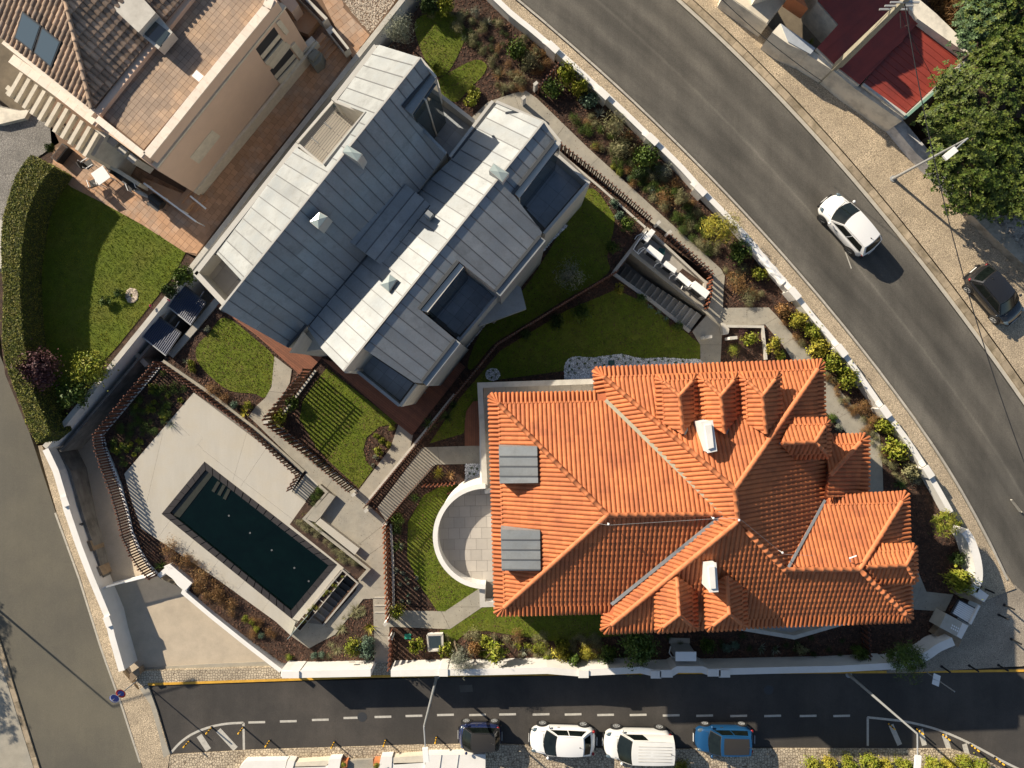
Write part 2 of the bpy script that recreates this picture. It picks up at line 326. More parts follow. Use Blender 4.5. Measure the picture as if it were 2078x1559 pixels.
def thing(name, label, cat, loc=(0, 0, 0), rz=0.0, group=None):
    o = bpy.data.objects.new(name, None); COL.objects.link(o); o.location = loc; o.rotation_euler = (0, 0, rz)
    o.empty_display_size = 0.2
    return tag(o, label, cat, group)
def kids(o): return [c for c in bpy.data.objects if c.parent == o]
def copy_tree(o, parent=None, _ch=None):
    c = o.copy(); COL.objects.link(c); c.parent = parent
    for ch in o.children: copy_tree(ch, c)
    return c
def npmesh(name, verts, faces, m, **k):
    """verts (N,3), faces (M,k) arrays"""
    me = bpy.data.meshes.new(name); nv = len(verts); nf, kk = faces.shape
    me.vertices.add(nv); me.vertices.foreach_set('co', np.asarray(verts, np.float32).ravel())
    me.loops.add(nf * kk); me.loops.foreach_set('vertex_index', faces.astype(np.int32).ravel())
    me.polygons.add(nf); me.polygons.foreach_set('loop_start', np.arange(0, nf * kk, kk, dtype=np.int32))
    me.update(calc_edges=True); me.materials.append(M[m] if isinstance(m, str) else m)
    return link(name, me, **k) if k.pop('_link', True) else me
def structure(name, pts, z, depth, m, holes=(), kind='structure', smooth=0, parent=None, **k):
    if smooth: pts = catmull(pts, smooth)
    return MB().prism([P2(p, z) for p in pts], z - depth, z, holes=[[P2(p, z) for p in h] for h in holes]).build(name, m, parent, kind=kind, **k)
def scatter_pts(poly_px, z, density, holes=()):
    w = np.array([P2(p, z) for p in poly_px]); lo, hi = w.min(0), w.max(0)
    n = int((hi[0]-lo[0]) * (hi[1]-lo[1]) * density); pts = lo + RNG.random((n, 2)) * (hi - lo)
    k = inside(pts, w)
    for h in holes: k &= ~inside(pts, [P2(p, z) for p in h])
    return pts[k]
def blades(name, pts, z, h, w, m, lean=0.5, parent=None, kind='stuff', **k):
    n = len(pts); a = RNG.random(n) * 2 * np.pi; hh = h * (0.5 + RNG.random(n)); ww = w * (0.6 + 0.8 * RNG.random(n))
    l = hh * lean * RNG.random(n); b = RNG.random(n) * 2 * np.pi
    dx, dy = np.cos(a) * ww / 2, np.sin(a) * ww / 2
    v = np.empty((n, 3, 3)); v[:, 0] = np.c_[pts[:, 0]-dx, pts[:, 1]-dy, np.full(n, z)]; v[:, 1] = np.c_[pts[:, 0]+dx, pts[:, 1]+dy, np.full(n, z)]
    v[:, 2] = np.c_[pts[:, 0]+np.cos(b)*l, pts[:, 1]+np.sin(b)*l, z + hh]
    return npmesh(name, v.reshape(-1, 3), np.arange(3*n).reshape(n, 3), m, parent=parent, kind=kind, **k)
def stones(name, pts, z, size, m, parent=None, kind='stuff', flat=0.6, **k):
    """squashed octahedra"""
    n = len(pts); s = size * (0.5 + RNG.random(n)); a = RNG.random(n) * 6.283; e = 0.6 + 0.6 * RNG.random(n)
    u = np.array([(1,0,0),(0,1,0),(-1,0,0),(0,-1,0),(0,0,1)], float); v = np.empty((n, 5, 3))
    for i, p in enumerate(u):
        x = p[0] * e * s / 2; y = p[1] * s / 2
        v[:, i, 0] = pts[:, 0] + x*np.cos(a) - y*np.sin(a); v[:, i, 1] = pts[:, 1] + x*np.sin(a) + y*np.cos(a); v[:, i, 2] = z + p[2]*flat*s/2 + (0 if i == 4 else 0)
    f = np.array([(0,1,4),(1,2,4),(2,3,4),(3,0,4)]); fs = (np.arange(n)[:, None, None]*5 + f[None]).reshape(-1, 3)
    return npmesh(name, v.reshape(-1, 3), fs, m, parent=parent, kind=kind, **k)
def chips(name, pts, z, m='chips', size=0.10, parent=None, **k):
    n = len(pts); a = RNG.random(n) * 6.283; L = size * (0.5 + RNG.random(n)); w = L * (0.25 + 0.3 * RNG.random(n))
    tz = (RNG.random(n) - 0.5) * L; c, s = np.cos(a), np.sin(a); v = np.empty((n, 4, 3))
    for i, (p, q) in enumerate(((-1,-1),(1,-1),(1,1),(-1,1))):
        v[:, i] = np.c_[pts[:, 0] + c*p*L/2 - s*q*w/2, pts[:, 1] + s*p*L/2 + c*q*w/2, z + 0.02 + p*tz*0.5 + q*0.008]
    return npmesh(name, v.reshape(-1, 3), np.arange(4*n).reshape(n, 4), m, parent=parent, kind='stuff', **k)
# ------------------------------------------------------------------ repeated builders
def pave(parent, poly, z, size, angle, m, limit=300, name='paving_tile', gap=0.012, bond=0.0, thick=0.02, holes=(), stuffname='paving_tiles', origin=None):
    """square or oblong pieces laid in a polygon, cut at its edge; single pieces up to the limit, the rest joined"""
    w = [P2(p, z) for p in poly]; hw = [[P2(p, z) for p in h] for h in holes]
    c, s = math.cos(R(angle)), math.sin(R(angle)); o = w[0] if origin is None else P2(origin, z)
    loc = [((x-o[0])*c + (y-o[1])*s, -(x-o[0])*s + (y-o[1])*c) for x, y in w]
    x0 = min(p[0] for p in loc); x1 = max(p[0] for p in loc); y0 = min(p[1] for p in loc); y1 = max(p[1] for p in loc)
    sx, sy = size; full = []; part = []
    for j in range(math.floor(y0/sy), math.ceil(y1/sy)):
        off = (bond * sx) * (j % 2) if bond < 1 else (j * 0.37 * sx) % sx
        for i in range(math.floor(x0/sx) - 1, math.ceil(x1/sx) + 1):
            a, b = i*sx + off, j*sy
            pc = loc
            for cl in ((1,0,-(a+gap/2)), (-1,0,a+sx-gap/2), (0,1,-(b+gap/2)), (0,-1,b+sy-gap/2)):
                pc = clip(pc, *cl)
                if len(pc) < 3: break
            if len(pc) < 3: continue
            A = abs(area2(pc))
            if A < 0.06 * sx * sy: continue
            wp = [(o[0] + x*c - y*s, o[1] + x*s + y*c) for x, y in pc]
            cen = np.mean(np.array(wp), 0)
            if any(inside(np.array([cen]), h)[0] for h in hw): continue
            if A > 0.985 * (sx-gap) * (sy-gap): full.append((a + sx/2, b + sy/2))
            else: part.append(wp)
    unit = MB().box((0, 0, thick/2), (sx-gap, sy-gap, thick)).data(name, m); unit
    rest = MB(); n = 0
    random.Random(3).shuffle(full)
    for (u, v) in full:
        x = o[0] + u*c - v*s; y = o[1] + u*s + v*c
        if n < limit:
            t = link(name, unit); t.location = (x, y, z); t.rotation_euler = (random.uniform(-.003, .003), random.uniform(-.003, .003), R(angle)); t.parent = parent; n += 1
            if parent.type == 'EMPTY': t.matrix_parent_inverse = Matrix.Translation(-parent.location)
        else: rest.box((x, y, z + thick/2), (sx-gap, sy-gap, thick), rz=R(angle))
    for wp in part:
        if n < limit: MB().prism(wp, z, z + thick).build(name, m, parent); n += 1
        else: rest.prism(wp, z, z + thick)
    if rest.v: rest.build(stuffname, m, parent, kind='stuff')
def offset_line(pts, d, closed=False):
    """shift a world xy polyline sideways (left positive) with mitred corners"""
    out = []; n = len(pts)
    for i in range(n):
        a = Vector(pts[i-1] if (i or closed) else pts[0]); b = Vector(pts[i]); c = Vector(pts[(i+1) % n] if (i < n-1 or closed) else pts[-1])
        d1 = (b - a); d2 = (c - b)
        if d1.length < 1e-6: d1 = d2
        if d2.length < 1e-6: d2 = d1
        d1.normalize(); d2.normalize(); n1 = Vector((-d1.y, d1.x)); n2 = Vector((-d2.y, d2.x)); m_ = (n1 + n2)
        m_.normalize(); k = 1 / max(0.35, m_.dot(n1)); out.append((b.x + m_.x*d*k, b.y + m_.y*d*k))
    return out
def strip(pts, w, closed=False):
    a = offset_line(pts, w/2, closed); b = offset_line(pts, -w/2, closed)
    return a + b[::-1]
def resample(pts, step):
    out = []; acc = 0.0
    for i in range(len(pts) - 1):
        a, b = Vector(pts[i]), Vector(pts[i+1]); L = (b-a).length
        if L < 1e-9: continue
        while acc <= L:
            p = a.lerp(b, acc / L); out.append((p, (b-a).normalized())); acc += step
        acc -= L
    return out
def wall_run(name, label, pts, ztop, zbase, w=0.26, m='white', mcap='cap', cap=0.05, over=0.03, cat='wall', group=None, parent=None, joints=0):
    """pts px of the wall-head centre line at height ztop"""
    l = [P2(p, ztop) for p in pts]
    root = parent or thing(name, label, cat, (l[0][0], l[0][1], zbase), group=group)
    MB().prism(strip(l, w), zbase, ztop - cap).build('wall_body', m, root)
    if cap:
        if joints:
            rs = resample([Vector((*p, 0)) for p in l], joints)
            cum = [0]
            for i in range(len(l)-1): cum.append(cum[-1] + (Vector(l[i+1]) - Vector(l[i])).length)
            def at(s):
                for i in range(len(l)-1):
                    if s <= cum[i+1] + 1e-6:
                        return Vector(l[i]).lerp(Vector(l[i+1]), (s - cum[i]) / max(1e-6, cum[i+1] - cum[i]))
                return Vector(l[-1])
            s = 0
            while s < cum[-1] - 0.05:
                e = min(s + joints, cum[-1]); mid = [tuple(l[i]) for i in range(len(l)) if s + 0.02 < cum[i] < e - 0.02]
                seg = [tuple(at(s + 0.004))] + mid + [tuple(at(e - 0.004))]
                MB().prism(strip(seg, w + 2*over), ztop - cap, ztop).build('cap_stone', mcap, root); s = e
        else: MB().prism(strip(l, w + 2*over), ztop - cap, ztop).build('cap', mcap, root)
    return root
def slat_fence(name, label, pts, z, h, step=0.17, m='fence_wood', jitter=0.03, size=(0.075, 0.07), rails=True, group=None, cat='fence', rail_m='dark_metal', sill=None, z1=None, hvar=0.0, turn=0.0):
    """pts px at height z (foot of the slats)"""
    zz1 = z if z1 is None else z1; n = len(pts)
    w3 = [P(p[0], p[1], z + (zz1 - z) * i / (n - 1)) for i, p in enumerate(pts)]
    root = thing(name, label, cat, tuple(w3[0]), group=group)
    me = MB().box((0, 0, h/2), (size[0], size[1], h)).data('slat', m)
    for i, (p, d) in enumerate(resample(w3, step)):
        nrm = Vector((-d.y, d.x, 0)); s = link('slat', me, root); j = jitter * (1 if i % 2 else -1)
        s.location = p + nrm * j; s.rotation_euler = (0, 0, math.atan2(d.y, d.x) + turn + random.uniform(-.04, .04))
        s.scale = (1, 1, 1 + (random.uniform(-hvar, hvar) if hvar else 0))
    if rails:
        for f in (0.15, 0.85):
            for a, b in zip(w3[:-1], w3[1:]):
                MB().beam(a + Vector((0, 0, h*f)), b + Vector((0, 0, h*f)), 0.03, 0.05).build('rail', rail_m, root)
    return root
def kerb_run(name, pts, z, w, h, step, m='kerb', gap=0.012):
    """row of single kerb stones along px centre line; child pieces of a bed strip"""
    l = [P2(p, z) for p in pts]
    bed = MB().prism(strip(l, w - 0.02), z - 0.25, z + h - 0.03).build(name, 'joint', kind='structure')
    rs = resample([Vector((*p, 0)) for p in l], step)
    for i in range(len(rs) - 1):
        a, b = rs[i][0], rs[i+1][0]; L = (b-a).length
        if L < 0.05: continue
        c = (a+b)/2; d = (b-a).normalized()
        MB().box((c.x, c.y, z + h/2 - 0.01), (L - gap, w, h + random.uniform(-.006, .006)), rz=math.atan2(d.y, d.x)).build('kerb_stone', m, bed)
    return bed

# ------------------------------------------------------------------ plants
_pm = {}
def leaf_cloud(n, clumps, ls, m, seed, flat=1.0, spread=0.22, asp=0.5, shell=0.55, up=0.3, name='foliage', lift=0.55):
    """leaf-sized faces in clumps through a unit crown standing on z=0, height about 1"""
    g = np.random.default_rng(seed)
    d = g.normal(size=(clumps, 3)); d /= np.linalg.norm(d, axis=1)[:, None]; rr = shell + (1-shell) * g.random(clumps)
    rad = (0.62 + 0.38 * g.random(clumps)) * rr * 0.85
    c = d * rad[:, None]; k = g.integers(0, clumps, n); sp = spread * (0.6 + 0.8 * g.random(clumps))[k]
    p = c[k] + g.normal(size=(n, 3)) * sp[:, None] * 0.6
    p[:, 2] = p[:, 2] * 0.5 * flat + lift
    p[:, 2] = np.maximum(p[:, 2], 0.04)
    out = p - np.array([0, 0, lift]); out /= np.linalg.norm(out, axis=1)[:, None] + 1e-6
    nrm = out + g.normal(size=(n, 3)) * 0.7 + np.array([0, 0, up]); nrm /= np.linalg.norm(nrm, axis=1)[:, None]
    t = np.cross(nrm, g.normal(size=(n, 3))); t /= np.linalg.norm(t, axis=1)[:, None] + 1e-9; b = np.cross(nrm, t)
    s = ls * (0.6 + 0.8 * g.random(n)); L = t * s[:, None]; W = b * (s * asp)[:, None]; bend = nrm * (s * 0.25)[:, None]
    v = np.stack([p - L, p - W * 0.9 + bend * .4, p + L - bend, p + W * 0.9 + bend * .4], 1)
    return v.reshape(-1, 3), np.arange(4*n).reshape(n, 4)
def strap_cloud(n, L, w, m, seed, rise=0.6, droop=0.5, segs=3):
    g = np.random.default_rng(seed); V = []; Fs = []
    for i in range(n):
        a = g.random() * 6.283; e = rise * (0.35 + g.random()); l = L * (0.6 + 0.5 * g.random()); ww = w * (0.7 + 0.5 * g.random())
        dx, dy = math.cos(a), math.sin(a); base = len(V)
        for k in range(segs + 1):
            t = k / segs; x = l * math.cos(e) * t; z = max(0.02, l * math.sin(e) * t - droop * l * t * t * 0.6) ; hw = ww * (1 - t) * 0.5 + 0.002 * (k < segs)
            V.append((dx*x - dy*hw, dy*x + dx*hw, z)); V.append((dx*x + dy*hw, dy*x - dx*hw, z))
        for k in range(segs): Fs.append((base+2*k, base+2*k+1, base+2*k+3, base+2*k+2))
    return np.array(V), np.array(Fs)
KINDS = {
 # type: builder args n, clumps, leaf, spread, asp
 'bush': dict(n=900, clumps=24, ls=0.105, spread=0.34, asp=0.55),
 'dense': dict(n=1300, clumps=32, ls=0.078, spread=0.34, asp=0.6, shell=0.55),
 'wispy': dict(n=1100, clumps=38, ls=0.10, spread=0.34, asp=0.13, shell=0.3),
 'heath': dict(n=900, clumps=40, ls=0.085, spread=0.3, asp=0.16, shell=0.3, flat=0.8),
 'shoots': dict(n=850, clumps=24, ls=0.12, spread=0.20, asp=0.14, shell=0.6),
 'loose': dict(n=520, clumps=13, ls=0.13, spread=0.24, asp=0.5, shell=0.5),
}
def plant_mesh(kind, m, var):
    key = (kind, m, var)
    if key in _pm: return _pm[key]
    sd = hash((kind, var)) % 1000 if False else sum(map(ord, kind)) * 7 + var * 31 + len(m)
    if kind == 'agave': v, f = strap_cloud(26, 1.0, 0.12, m, sd, 0.9, 0.1)
    elif kind == 'strap': v, f = strap_cloud(46, 1.0, 0.07, m, sd, 0.9, 0.7, 4)
    elif kind == 'tuft': v, f = strap_cloud(90, 1.0, 0.035, m, sd, 1.0, 0.6)
    elif kind == 'tiny': v, f = strap_cloud(22, 1.0, 0.16, m, sd, 0.9, 0.5, 2)
    else: v, f = leaf_cloud(m=m, seed=sd, **KINDS[kind])
    _pm[key] = npmesh('foliage', v, f, m, _link=False); return _pm[key]
def stem_mesh(kind, var):
    key = ('stem', kind, var)
    if key in _pm: return _pm[key]
    g = random.Random(var + len(kind)); b = MB()
    if kind in ('agave', 'strap', 'tuft', 'tiny'): b.tube([(0,0,0), (0,0,0.12)], [0.06, 0.03], 5)
    else:
        for k in range(4):
            a = g.random()*6.28; l = 0.25 + 0.3*g.random()
            b.tube([(0,0,0), (math.cos(a)*l*.4, math.sin(a)*l*.4, .3), (math.cos(a)*l, math.sin(a)*l, .62)], [0.035, 0.025, 0.01], 5)
    _pm[key] = b.data('stem', 'bark'); return _pm[key]
PN = [0]
def plant(name, label, px, py, r_px, kind, m, h=None, z=0.0, group=None, cat='shrub', small=False):
    """crown centre seen at px,py with radius r_px; stands on height z"""
    PN[0] += 1; i = PN[0]; s = (H - z) / F; r = r_px * s; hh = h if h is not None else r * 1.3
    c = P(px, py, z + hh * 0.55)
    root = thing(name, label, cat, (c.x, c.y, z), i * 2.399, group)
    f = link('foliage', plant_mesh(kind, m, i % 3)); f.parent = root
    if kind in ('agave', 'strap', 'tuft', 'tiny'): f.scale = (r, r, max(hh, r*0.6))
    else: f.scale = (r, r * (0.9 + 0.2*((i*37) % 10)/10), hh)
    if not small: st = link('stem', stem_mesh(kind, i % 3)); st.parent = root; st.scale = (r, r, hh)
    return root
def small_tree(name, label, px, py, r_px, h, m, z=0.0, trunk_px=None, kind='shoots', cat='tree', group=None, n=None, lean=None, var=5):
    """crown centre px,py at height; trunk foot at its own pixel"""
    s = (H - z - h*0.7) / F; r = r_px * s; c = P(px, py, z + h*0.7); b = P(*(trunk_px or (px, py)), z)
    root = thing(name, label, cat, (b.x, b.y, z), 0, group); d = c - b; g = random.Random(int(px)); T = MB()
    T.tube([(0,0,0), (d.x*.3, d.y*.3, d.z*.35), (d.x*.8, d.y*.8, d.z*.75), (d.x, d.y, d.z)], [0.07, 0.05, 0.035, 0.02], 6)
    for k in range(9):
        a = g.random()*6.28; q = g.uniform(.5, .95)
        T.tube([(d.x*.6, d.y*.6, d.z*.6), (d.x + math.cos(a)*r*q*.5, d.y + math.sin(a)*r*q*.5, d.z*.9), (d.x + math.cos(a)*r*q, d.y + math.sin(a)*r*q, d.z*(1.0 + .25*g.random()))], [0.028, 0.016, 0.006], 4)
    T.build('trunk', 'bark', root, local=True)
    args = dict(KINDS[kind]); args['n'] = n or 2200; args['clumps'] = int(args['clumps']*1.5); args['ls'] *= 0.8
    v, f = leaf_cloud(m=m, seed=int(px + py) + var, **args)
    v = v * np.array([r, r, h*0.62]) + np.array([d.x, d.y, h*0.40]); npmesh('crown', v, f, m, parent=root, local=True)
    return root

# ------------------------------------------------------------------ cars
def make_car(label, paint, L=4.1, W=1.76, Ht=1.46, belt=0.92, hood=0.74, xa=1.25, xb=0.45, xc=-1.25, xd=-1.85, roofw=0.70, wheels=(1.27, -1.28), wr=0.31, rim='grey_metal',
             van=False, roof_glass=False, rear_glass=True, roof_m=None, name='parked_car', cat='car', tritone=None, split=(0.46,), bow=0.12, arch=True, tail='tail_red'):
    root = thing(name, label, cat)
    t = root; hw = W/2; st = []; N = 17
    body = MB(); ring = 17; base = 0; prof = [(0.84,0.16),(0.95,0.26),(1.0,0.52),(0.985,0.80),(0.93,0.955),(0.80,1.0),(0.45,1.03),(0.2,1.04)]
    for i in range(N):
        u = -1 + 2*i/(N-1); x = u * L/2; e = abs(u)**5; w = hw * (1 - (0.20 if u > 0 else 0.13) * abs(u)**4 - 0.20*abs(u)**24)
        if x > xa - 0.1: k = (x - (xa-0.1)) / (L/2 - xa + 0.1); zt = belt*(1-k) + hood*k - 0.14*k**4
        elif x < xd: k = (xd - x) / max(0.05, L/2 + xd); zt = belt - 0.06*k - 0.12*k**3
        else: zt = belt
        if i in (0, N-1): zt -= 0.16; w *= 0.90; x *= 0.985
        row = [(x + (0.10*(1-abs(a))**1 if False else 0), a*w*1.0, 0.18 + (zt-0.18)*(b-0.16)/0.84) for a, b in prof] + [(x, 0, 0.18 + (zt-0.18)*(1.045-0.16)/0.84)]
        row = row + [(p[0], -p[1], p[2]) for p in reversed(row[:-1])]
        # ends bow outward at the middle
        if abs(u) > 0.6: row = [(p[0] + (0.10 if u > 0 else -0.06) * ((abs(u)-.6)/.4)**2 * (1 - (p[1]/hw)**2), p[1], p[2]) for p in row]
        body.v += row
    R_ = len(row)
    for i in range(N-1):
        for k in range(R_-1):
            a = i*R_+k; body.f.append((a, a+1, a+R_+1, a+R_))
        body.f.append((i*R_+R_-1, i*R_, (i+1)*R_, (i+1)*R_+R_-1))
    body.f.append(tuple(reversed(range(R_)))); body.f.append(tuple((N-1)*R_+k for k in range(R_)))
    o = body.build('body', paint, t, local=True, smooth=True)
    bmn = bmesh.new(); bmn.from_mesh(o.data); bmesh.ops.recalc_face_normals(bmn, faces=bmn.faces); bmn.to_mesh(o.data); bmn.free(); o.data.shade_smooth()
    md = o.modifiers.new('s', 'SUBSURF'); md.levels = 1; md.render_levels = 1
    wb, wt = hw*0.915, hw*roofw; zr = Ht
    def fx(v): return xa + (xb - xa) * (v**1.0)
    def rx(v): return xd + (xc - xd) * v
    def S(u, v, sgn, off=0.0):
        x = fx(v) + (rx(v) - fx(v)) * u; w = wb + (wt - wb) * v - 0.04*(u**3) ; bul = 0.03*math.sin(math.pi*v)
        return (x, sgn*(w + bul + off), belt + (zr - 0.05 - belt) * v + off*0.4)
    def Wn(j, v, front, off=0.0):
        w = (wb + (wt - wb) * v - (0 if front else 0.04)) * j
        bw = bow * (1 - j*j) * (1 - 0.5*v); x = (fx(v) + bw + off) if front else (rx(v) - bw*0.5 - off)
        return (x, w, belt + (zr - 0.05 - belt) * v + 0.05*v*(1-j*j) + off*0.8)
    cab = MB(); J = [-1, -.8, -.5, 0, .5, .8, 1]; V = [0, .25, .5, .75, 1]
    def grid(mb, fn, A, B, flip=False):
        b0 = len(mb.v); [mb.v.append(fn(a, b)) for a in A for b in B]; nb = len(B)
        for i in range(len(A)-1):
            for k in range(nb-1):
                q = (b0+i*nb+k, b0+(i+1)*nb+k, b0+(i+1)*nb+k+1, b0+i*nb+k+1); mb.f.append(q[::-1] if flip else q)
    U = [0, .15, .3, .45, .6, .75, .9, 1]
    for sgn in (1, -1): grid(cab, lambda u, v: S(u, v, sgn), U, V, flip=sgn > 0)
    grid(cab, lambda j, v: Wn(j, v, True), J, V); grid(cab, lambda j, v: Wn(j, v, False), J, V, flip=True)
    cab.build('cabin_shell', paint if tritone is None else tritone, t, local=True, smooth=True)
    rf = MB()
    def roofp(j, u):
        x0 = xb + bow*0.5*(1-j*j); x1 = xc - bow*0.25*(1-j*j); w = wt - 0.04*u**3
        return (x0 + (x1-x0)*u, w*j, zr - 0.05 + 0.05*(1-j*j) + 0.035*math.sin(math.pi*min(1, u*1.02)))
    grid(rf, roofp, J, U, flip=False); rf.build('roof', roof_m or (paint if tritone is None else tritone), t, local=True, smooth=True)
    if roof_glass:
        g = MB(); grid(g, lambda j, u: (roofp(j, u)[0], roofp(j, u)[1], roofp(j, u)[2] + 0.012), [-.82, -.4, 0, .4, .82], [.09, .3, .6, .92]); g.build('sunroof', roof_glass, t, local=True, smooth=True)
    g = MB(); grid(g, lambda j, v: Wn(j, v, True, 0.006), [-.98, -.6, -.3, 0, .3, .6, .98], [.02, .35, .65, .98]); g.build('windscreen_surround', 'black', t, local=True, smooth=True)
    g = MB(); grid(g, lambda j, v: Wn(j, v, True, 0.012), [-.92, -.6, -.3, 0, .3, .6, .92], [.07, .35, .65, .93]); g.build('windscreen', 'car_glass', t, local=True, smooth=True)
    if rear_glass:
        g = MB(); grid(g, lambda j, v: Wn(j, v, False, 0.012), [-.84, -.4, 0, .4, .84], [.22, .5, .88], flip=True); g.build('rear_window', 'car_glass', t, local=True, smooth=True)
    for sgn in (1, -1):
        if van: spans = [(0.06, 0.40)]
        else:
            cuts = [0.05] + [c for c in split for c in (c-0.012, c+0.012)] + [0.90]; spans = list(zip(cuts[::2], cuts[1::2]))
        for a, b in spans:
            g = MB(); grid(g, lambda u, v: S(a + (b-a)*u, v, sgn, 0.010), [0, .33, .66, 1], [.12, .5, .86], flip=sgn > 0); g.build('side_window', 'car_glass', t, local=True, smooth=True)
        m_ = MB(); m_.mesh(*ell((xa - 0.12, sgn*(hw + 0.09), belt + 0.03), (0.09, 0.10, 0.07))); m_.build('mirror', 'black' if paint == 'car_white_van' else paint, t, local=True, smooth=True)
        MB().box((xa - 0.75, sgn*(hw*0.99), belt - 0.17), (0.16, 0.03, 0.03)).build('door_handle', 'dark_metal' if not van else paint, t, local=True)
        h = MB(); h.mesh(*ell((L/2 - 0.30, sgn*hw*0.74, hood - 0.085), (0.24, 0.13, 0.08))); h.build('headlight', 'glass_blue', t, local=True, smooth=True)
        h = MB(); h.mesh(*ell((-L/2 + 0.16, sgn*hw*0.78, belt - 0.08), (0.10, 0.10, 0.08 if not van else .2))); h.build('tail_light', tail, t, local=True, smooth=True)
        MB().box((0, sgn*hw*0.955, 0.27), (L*0.42, 0.06, 0.10)).build('sill', 'black', t, local=True)
        for wx in wheels:
            if arch:
                a_ = MB(); a_.tube([(wx, sgn*(hw - 0.16), wr), (wx, sgn*(hw + 0.004), wr)], wr + 0.065, 20); a_.build('wheel_arch', 'black', t, local=True)
            w_ = thing_child('wheel', t, (wx, sgn*(hw - 0.08), wr))
            ty = MB(); ty.tube([(0, -0.10, 0), (0, -0.085, 0), (0, 0.085, 0), (0, 0.10, 0)], [wr-0.03, wr, wr, wr-0.03], 20); ty.build('tyre', 'rubber', w_, local=True)
            y = sgn*0.104; rm = MB(); rm.tube([(0, y-0.01, 0), (0, y, 0)], wr*0.22, 10)
            for k in range(5):
                a0 = k*1.2566; rm.beam((0, y, 0), (math.cos(a0)*wr*0.66, y, math.sin(a0)*wr*0.66), 0.075, 0.02)
            for k in range(16):
                a0, a1 = k*.3927, (k+1)*.3927; rm.beam((math.cos(a0)*wr*.66, y, math.sin(a0)*wr*.66), (math.cos(a1)*wr*.66, y, math.sin(a1)*wr*.66), 0.03, 0.03)
            rm.build('rim', rim, w_, local=True)
    MB().box((L/2 - 0.0, 0, 0.40), (0.16, W*0.60, 0.16)).build('front_grille', 'black', t, local=True)
    MB().box((-L/2 + 0.02, 0, 0.36), (0.14, W*0.72, 0.16)).build('rear_bumper', 'black', t, local=True)
    MB().box((L/2 + 0.10, 0, 0.42), (0.02, 0.50, 0.11)).build('number_plate', 'white_metal', t, local=True)
    MB().box((-L/2 - 0.085, 0, 0.62 if not van else .55), (0.02, 0.50, 0.11)).build('number_plate', 'white_metal', t, local=True)
    # bonnet shut lines and wipers
    bl = MB(); y0 = hw*0.80
    bl.tube([(xa+0.10, y0*.95, belt+0.012), (L/2-0.45, y0*0.86, hood+0.015)], 0.007, 4); bl.tube([(xa+0.10, -y0*.95, belt+0.012), (L/2-0.45, -y0*0.86, hood+0.015)], 0.007, 4)
    bl.build('bonnet_seam', 'black', t, local=True)
    wp = MB(); wp.tube([(xa + bow + .01, 0.1, belt+0.06), (xa + 0.05, hw*0.75, belt+0.05)], 0.012, 4); wp.tube([(xa + bow + .01, -0.55, belt+0.06), (xa + bow, 0.05, belt+0.06)], 0.012, 4); wp.build('wiper', 'black', t, local=True)
    an = MB(); an.tube([(xc + 0.18, 0, zr + .02), (xc + 0.02, 0, zr + 0.16)], 0.010, 4); an.mesh(*ell((xc + .18, 0, zr + .02), (.05, .03, .03))); an.build('aerial', 'black', t, local=True)
    return root
def ell(c, r, n=10, k=6):
    vs = []; fs = []
    for i in range(k+1):
        th = math.pi * i / k
        for j in range(n):
            a = 2*math.pi*j/n; vs.append((c[0] + r[0]*math.sin(th)*math.cos(a), c[1] + r[1]*math.sin(th)*math.sin(a), c[2] + r[2]*math.cos(th)))
    for i in range(k):
        for j in range(n): fs.append((i*n+j, (i+1)*n+j, (i+1)*n+(j+1) % n, i*n+(j+1) % n))
    return vs, fs
def thing_child(name, parent, loc):
    o = bpy.data.objects.new(name, None); COL.objects.link(o); o.parent = parent; o.location = loc; o.empty_display_size = .1; return o
def place(o, px, py, z, heading_px, pz=None):
    """heading: a pixel direction the front points to"""
    c = P(px, py, z); o.location = (c.x, c.y, z); o.rotation_euler = (0, 0, math.atan2(-heading_px[1], heading_px[0])); return o

# ------------------------------------------------------------------ roofs
def facepoly(plane, pts): return [plane.at(*p) for p in pts]
class Frame:
    """u along the eave, v up the slope, n out of the plane"""
    def __init__(s, o, n):
        s.o = Vector((0, 0, 0)) if o is None else o; s.n = n; s.u = Vector((-n.y, n.x, 0)).normalized() if abs(n.z) < .9999 else Vector((1, 0, 0)); s.v = n.cross(s.u)
        if s.v.z < 0: s.u = -s.u; s.v = -s.v
    def uv(s, p): d = p - s.o; return (d.dot(s.u), d.dot(s.v))
    def w(s, a, b, h=0): return s.o + s.u*a + s.v*b + s.n*h
TW, TL = 0.225, 0.385
def barrel(mb, fr, u0, v0, w=TW, L=TL, r=0.075, lift=0.03, taper=0.93, hseg=6):
    """one pan-and-roll tile; lower end at v0, proud of the one below"""
    c = u0 + w*0.5; prof = [(-w*0.5, 0.0), (-w*0.40, 0.004)]
    for k in range(hseg+1):
        a = math.pi * (1 - k/hseg); prof.append((math.cos(a)*w*0.38 + w*0.02, 0.012 + math.sin(a)*r))
    prof.append((w*0.5, 0.004)); n = len(prof); b = len(mb.v)
    for (vv, sc, lf) in ((v0 - 0.02, 1.0, lift), (v0 + L, taper, 0.0)):
        for x, h in prof: mb.v.append(tuple(fr.w(c + x*sc, vv, h*sc + lf + 0.01)))
    for k in range(n-1): mb.f.append((b+k, b+k+1, b+n+k+1, b+n+k))
    # lip
    for x, h in prof: mb.v.append(tuple(fr.w(c + x, v0 - 0.02, max(0.0, h - 0.03))))
    for k in range(n-1): mb.f.append((b+2*n+k, b+2*n+k+1, b+k+1, b+k))
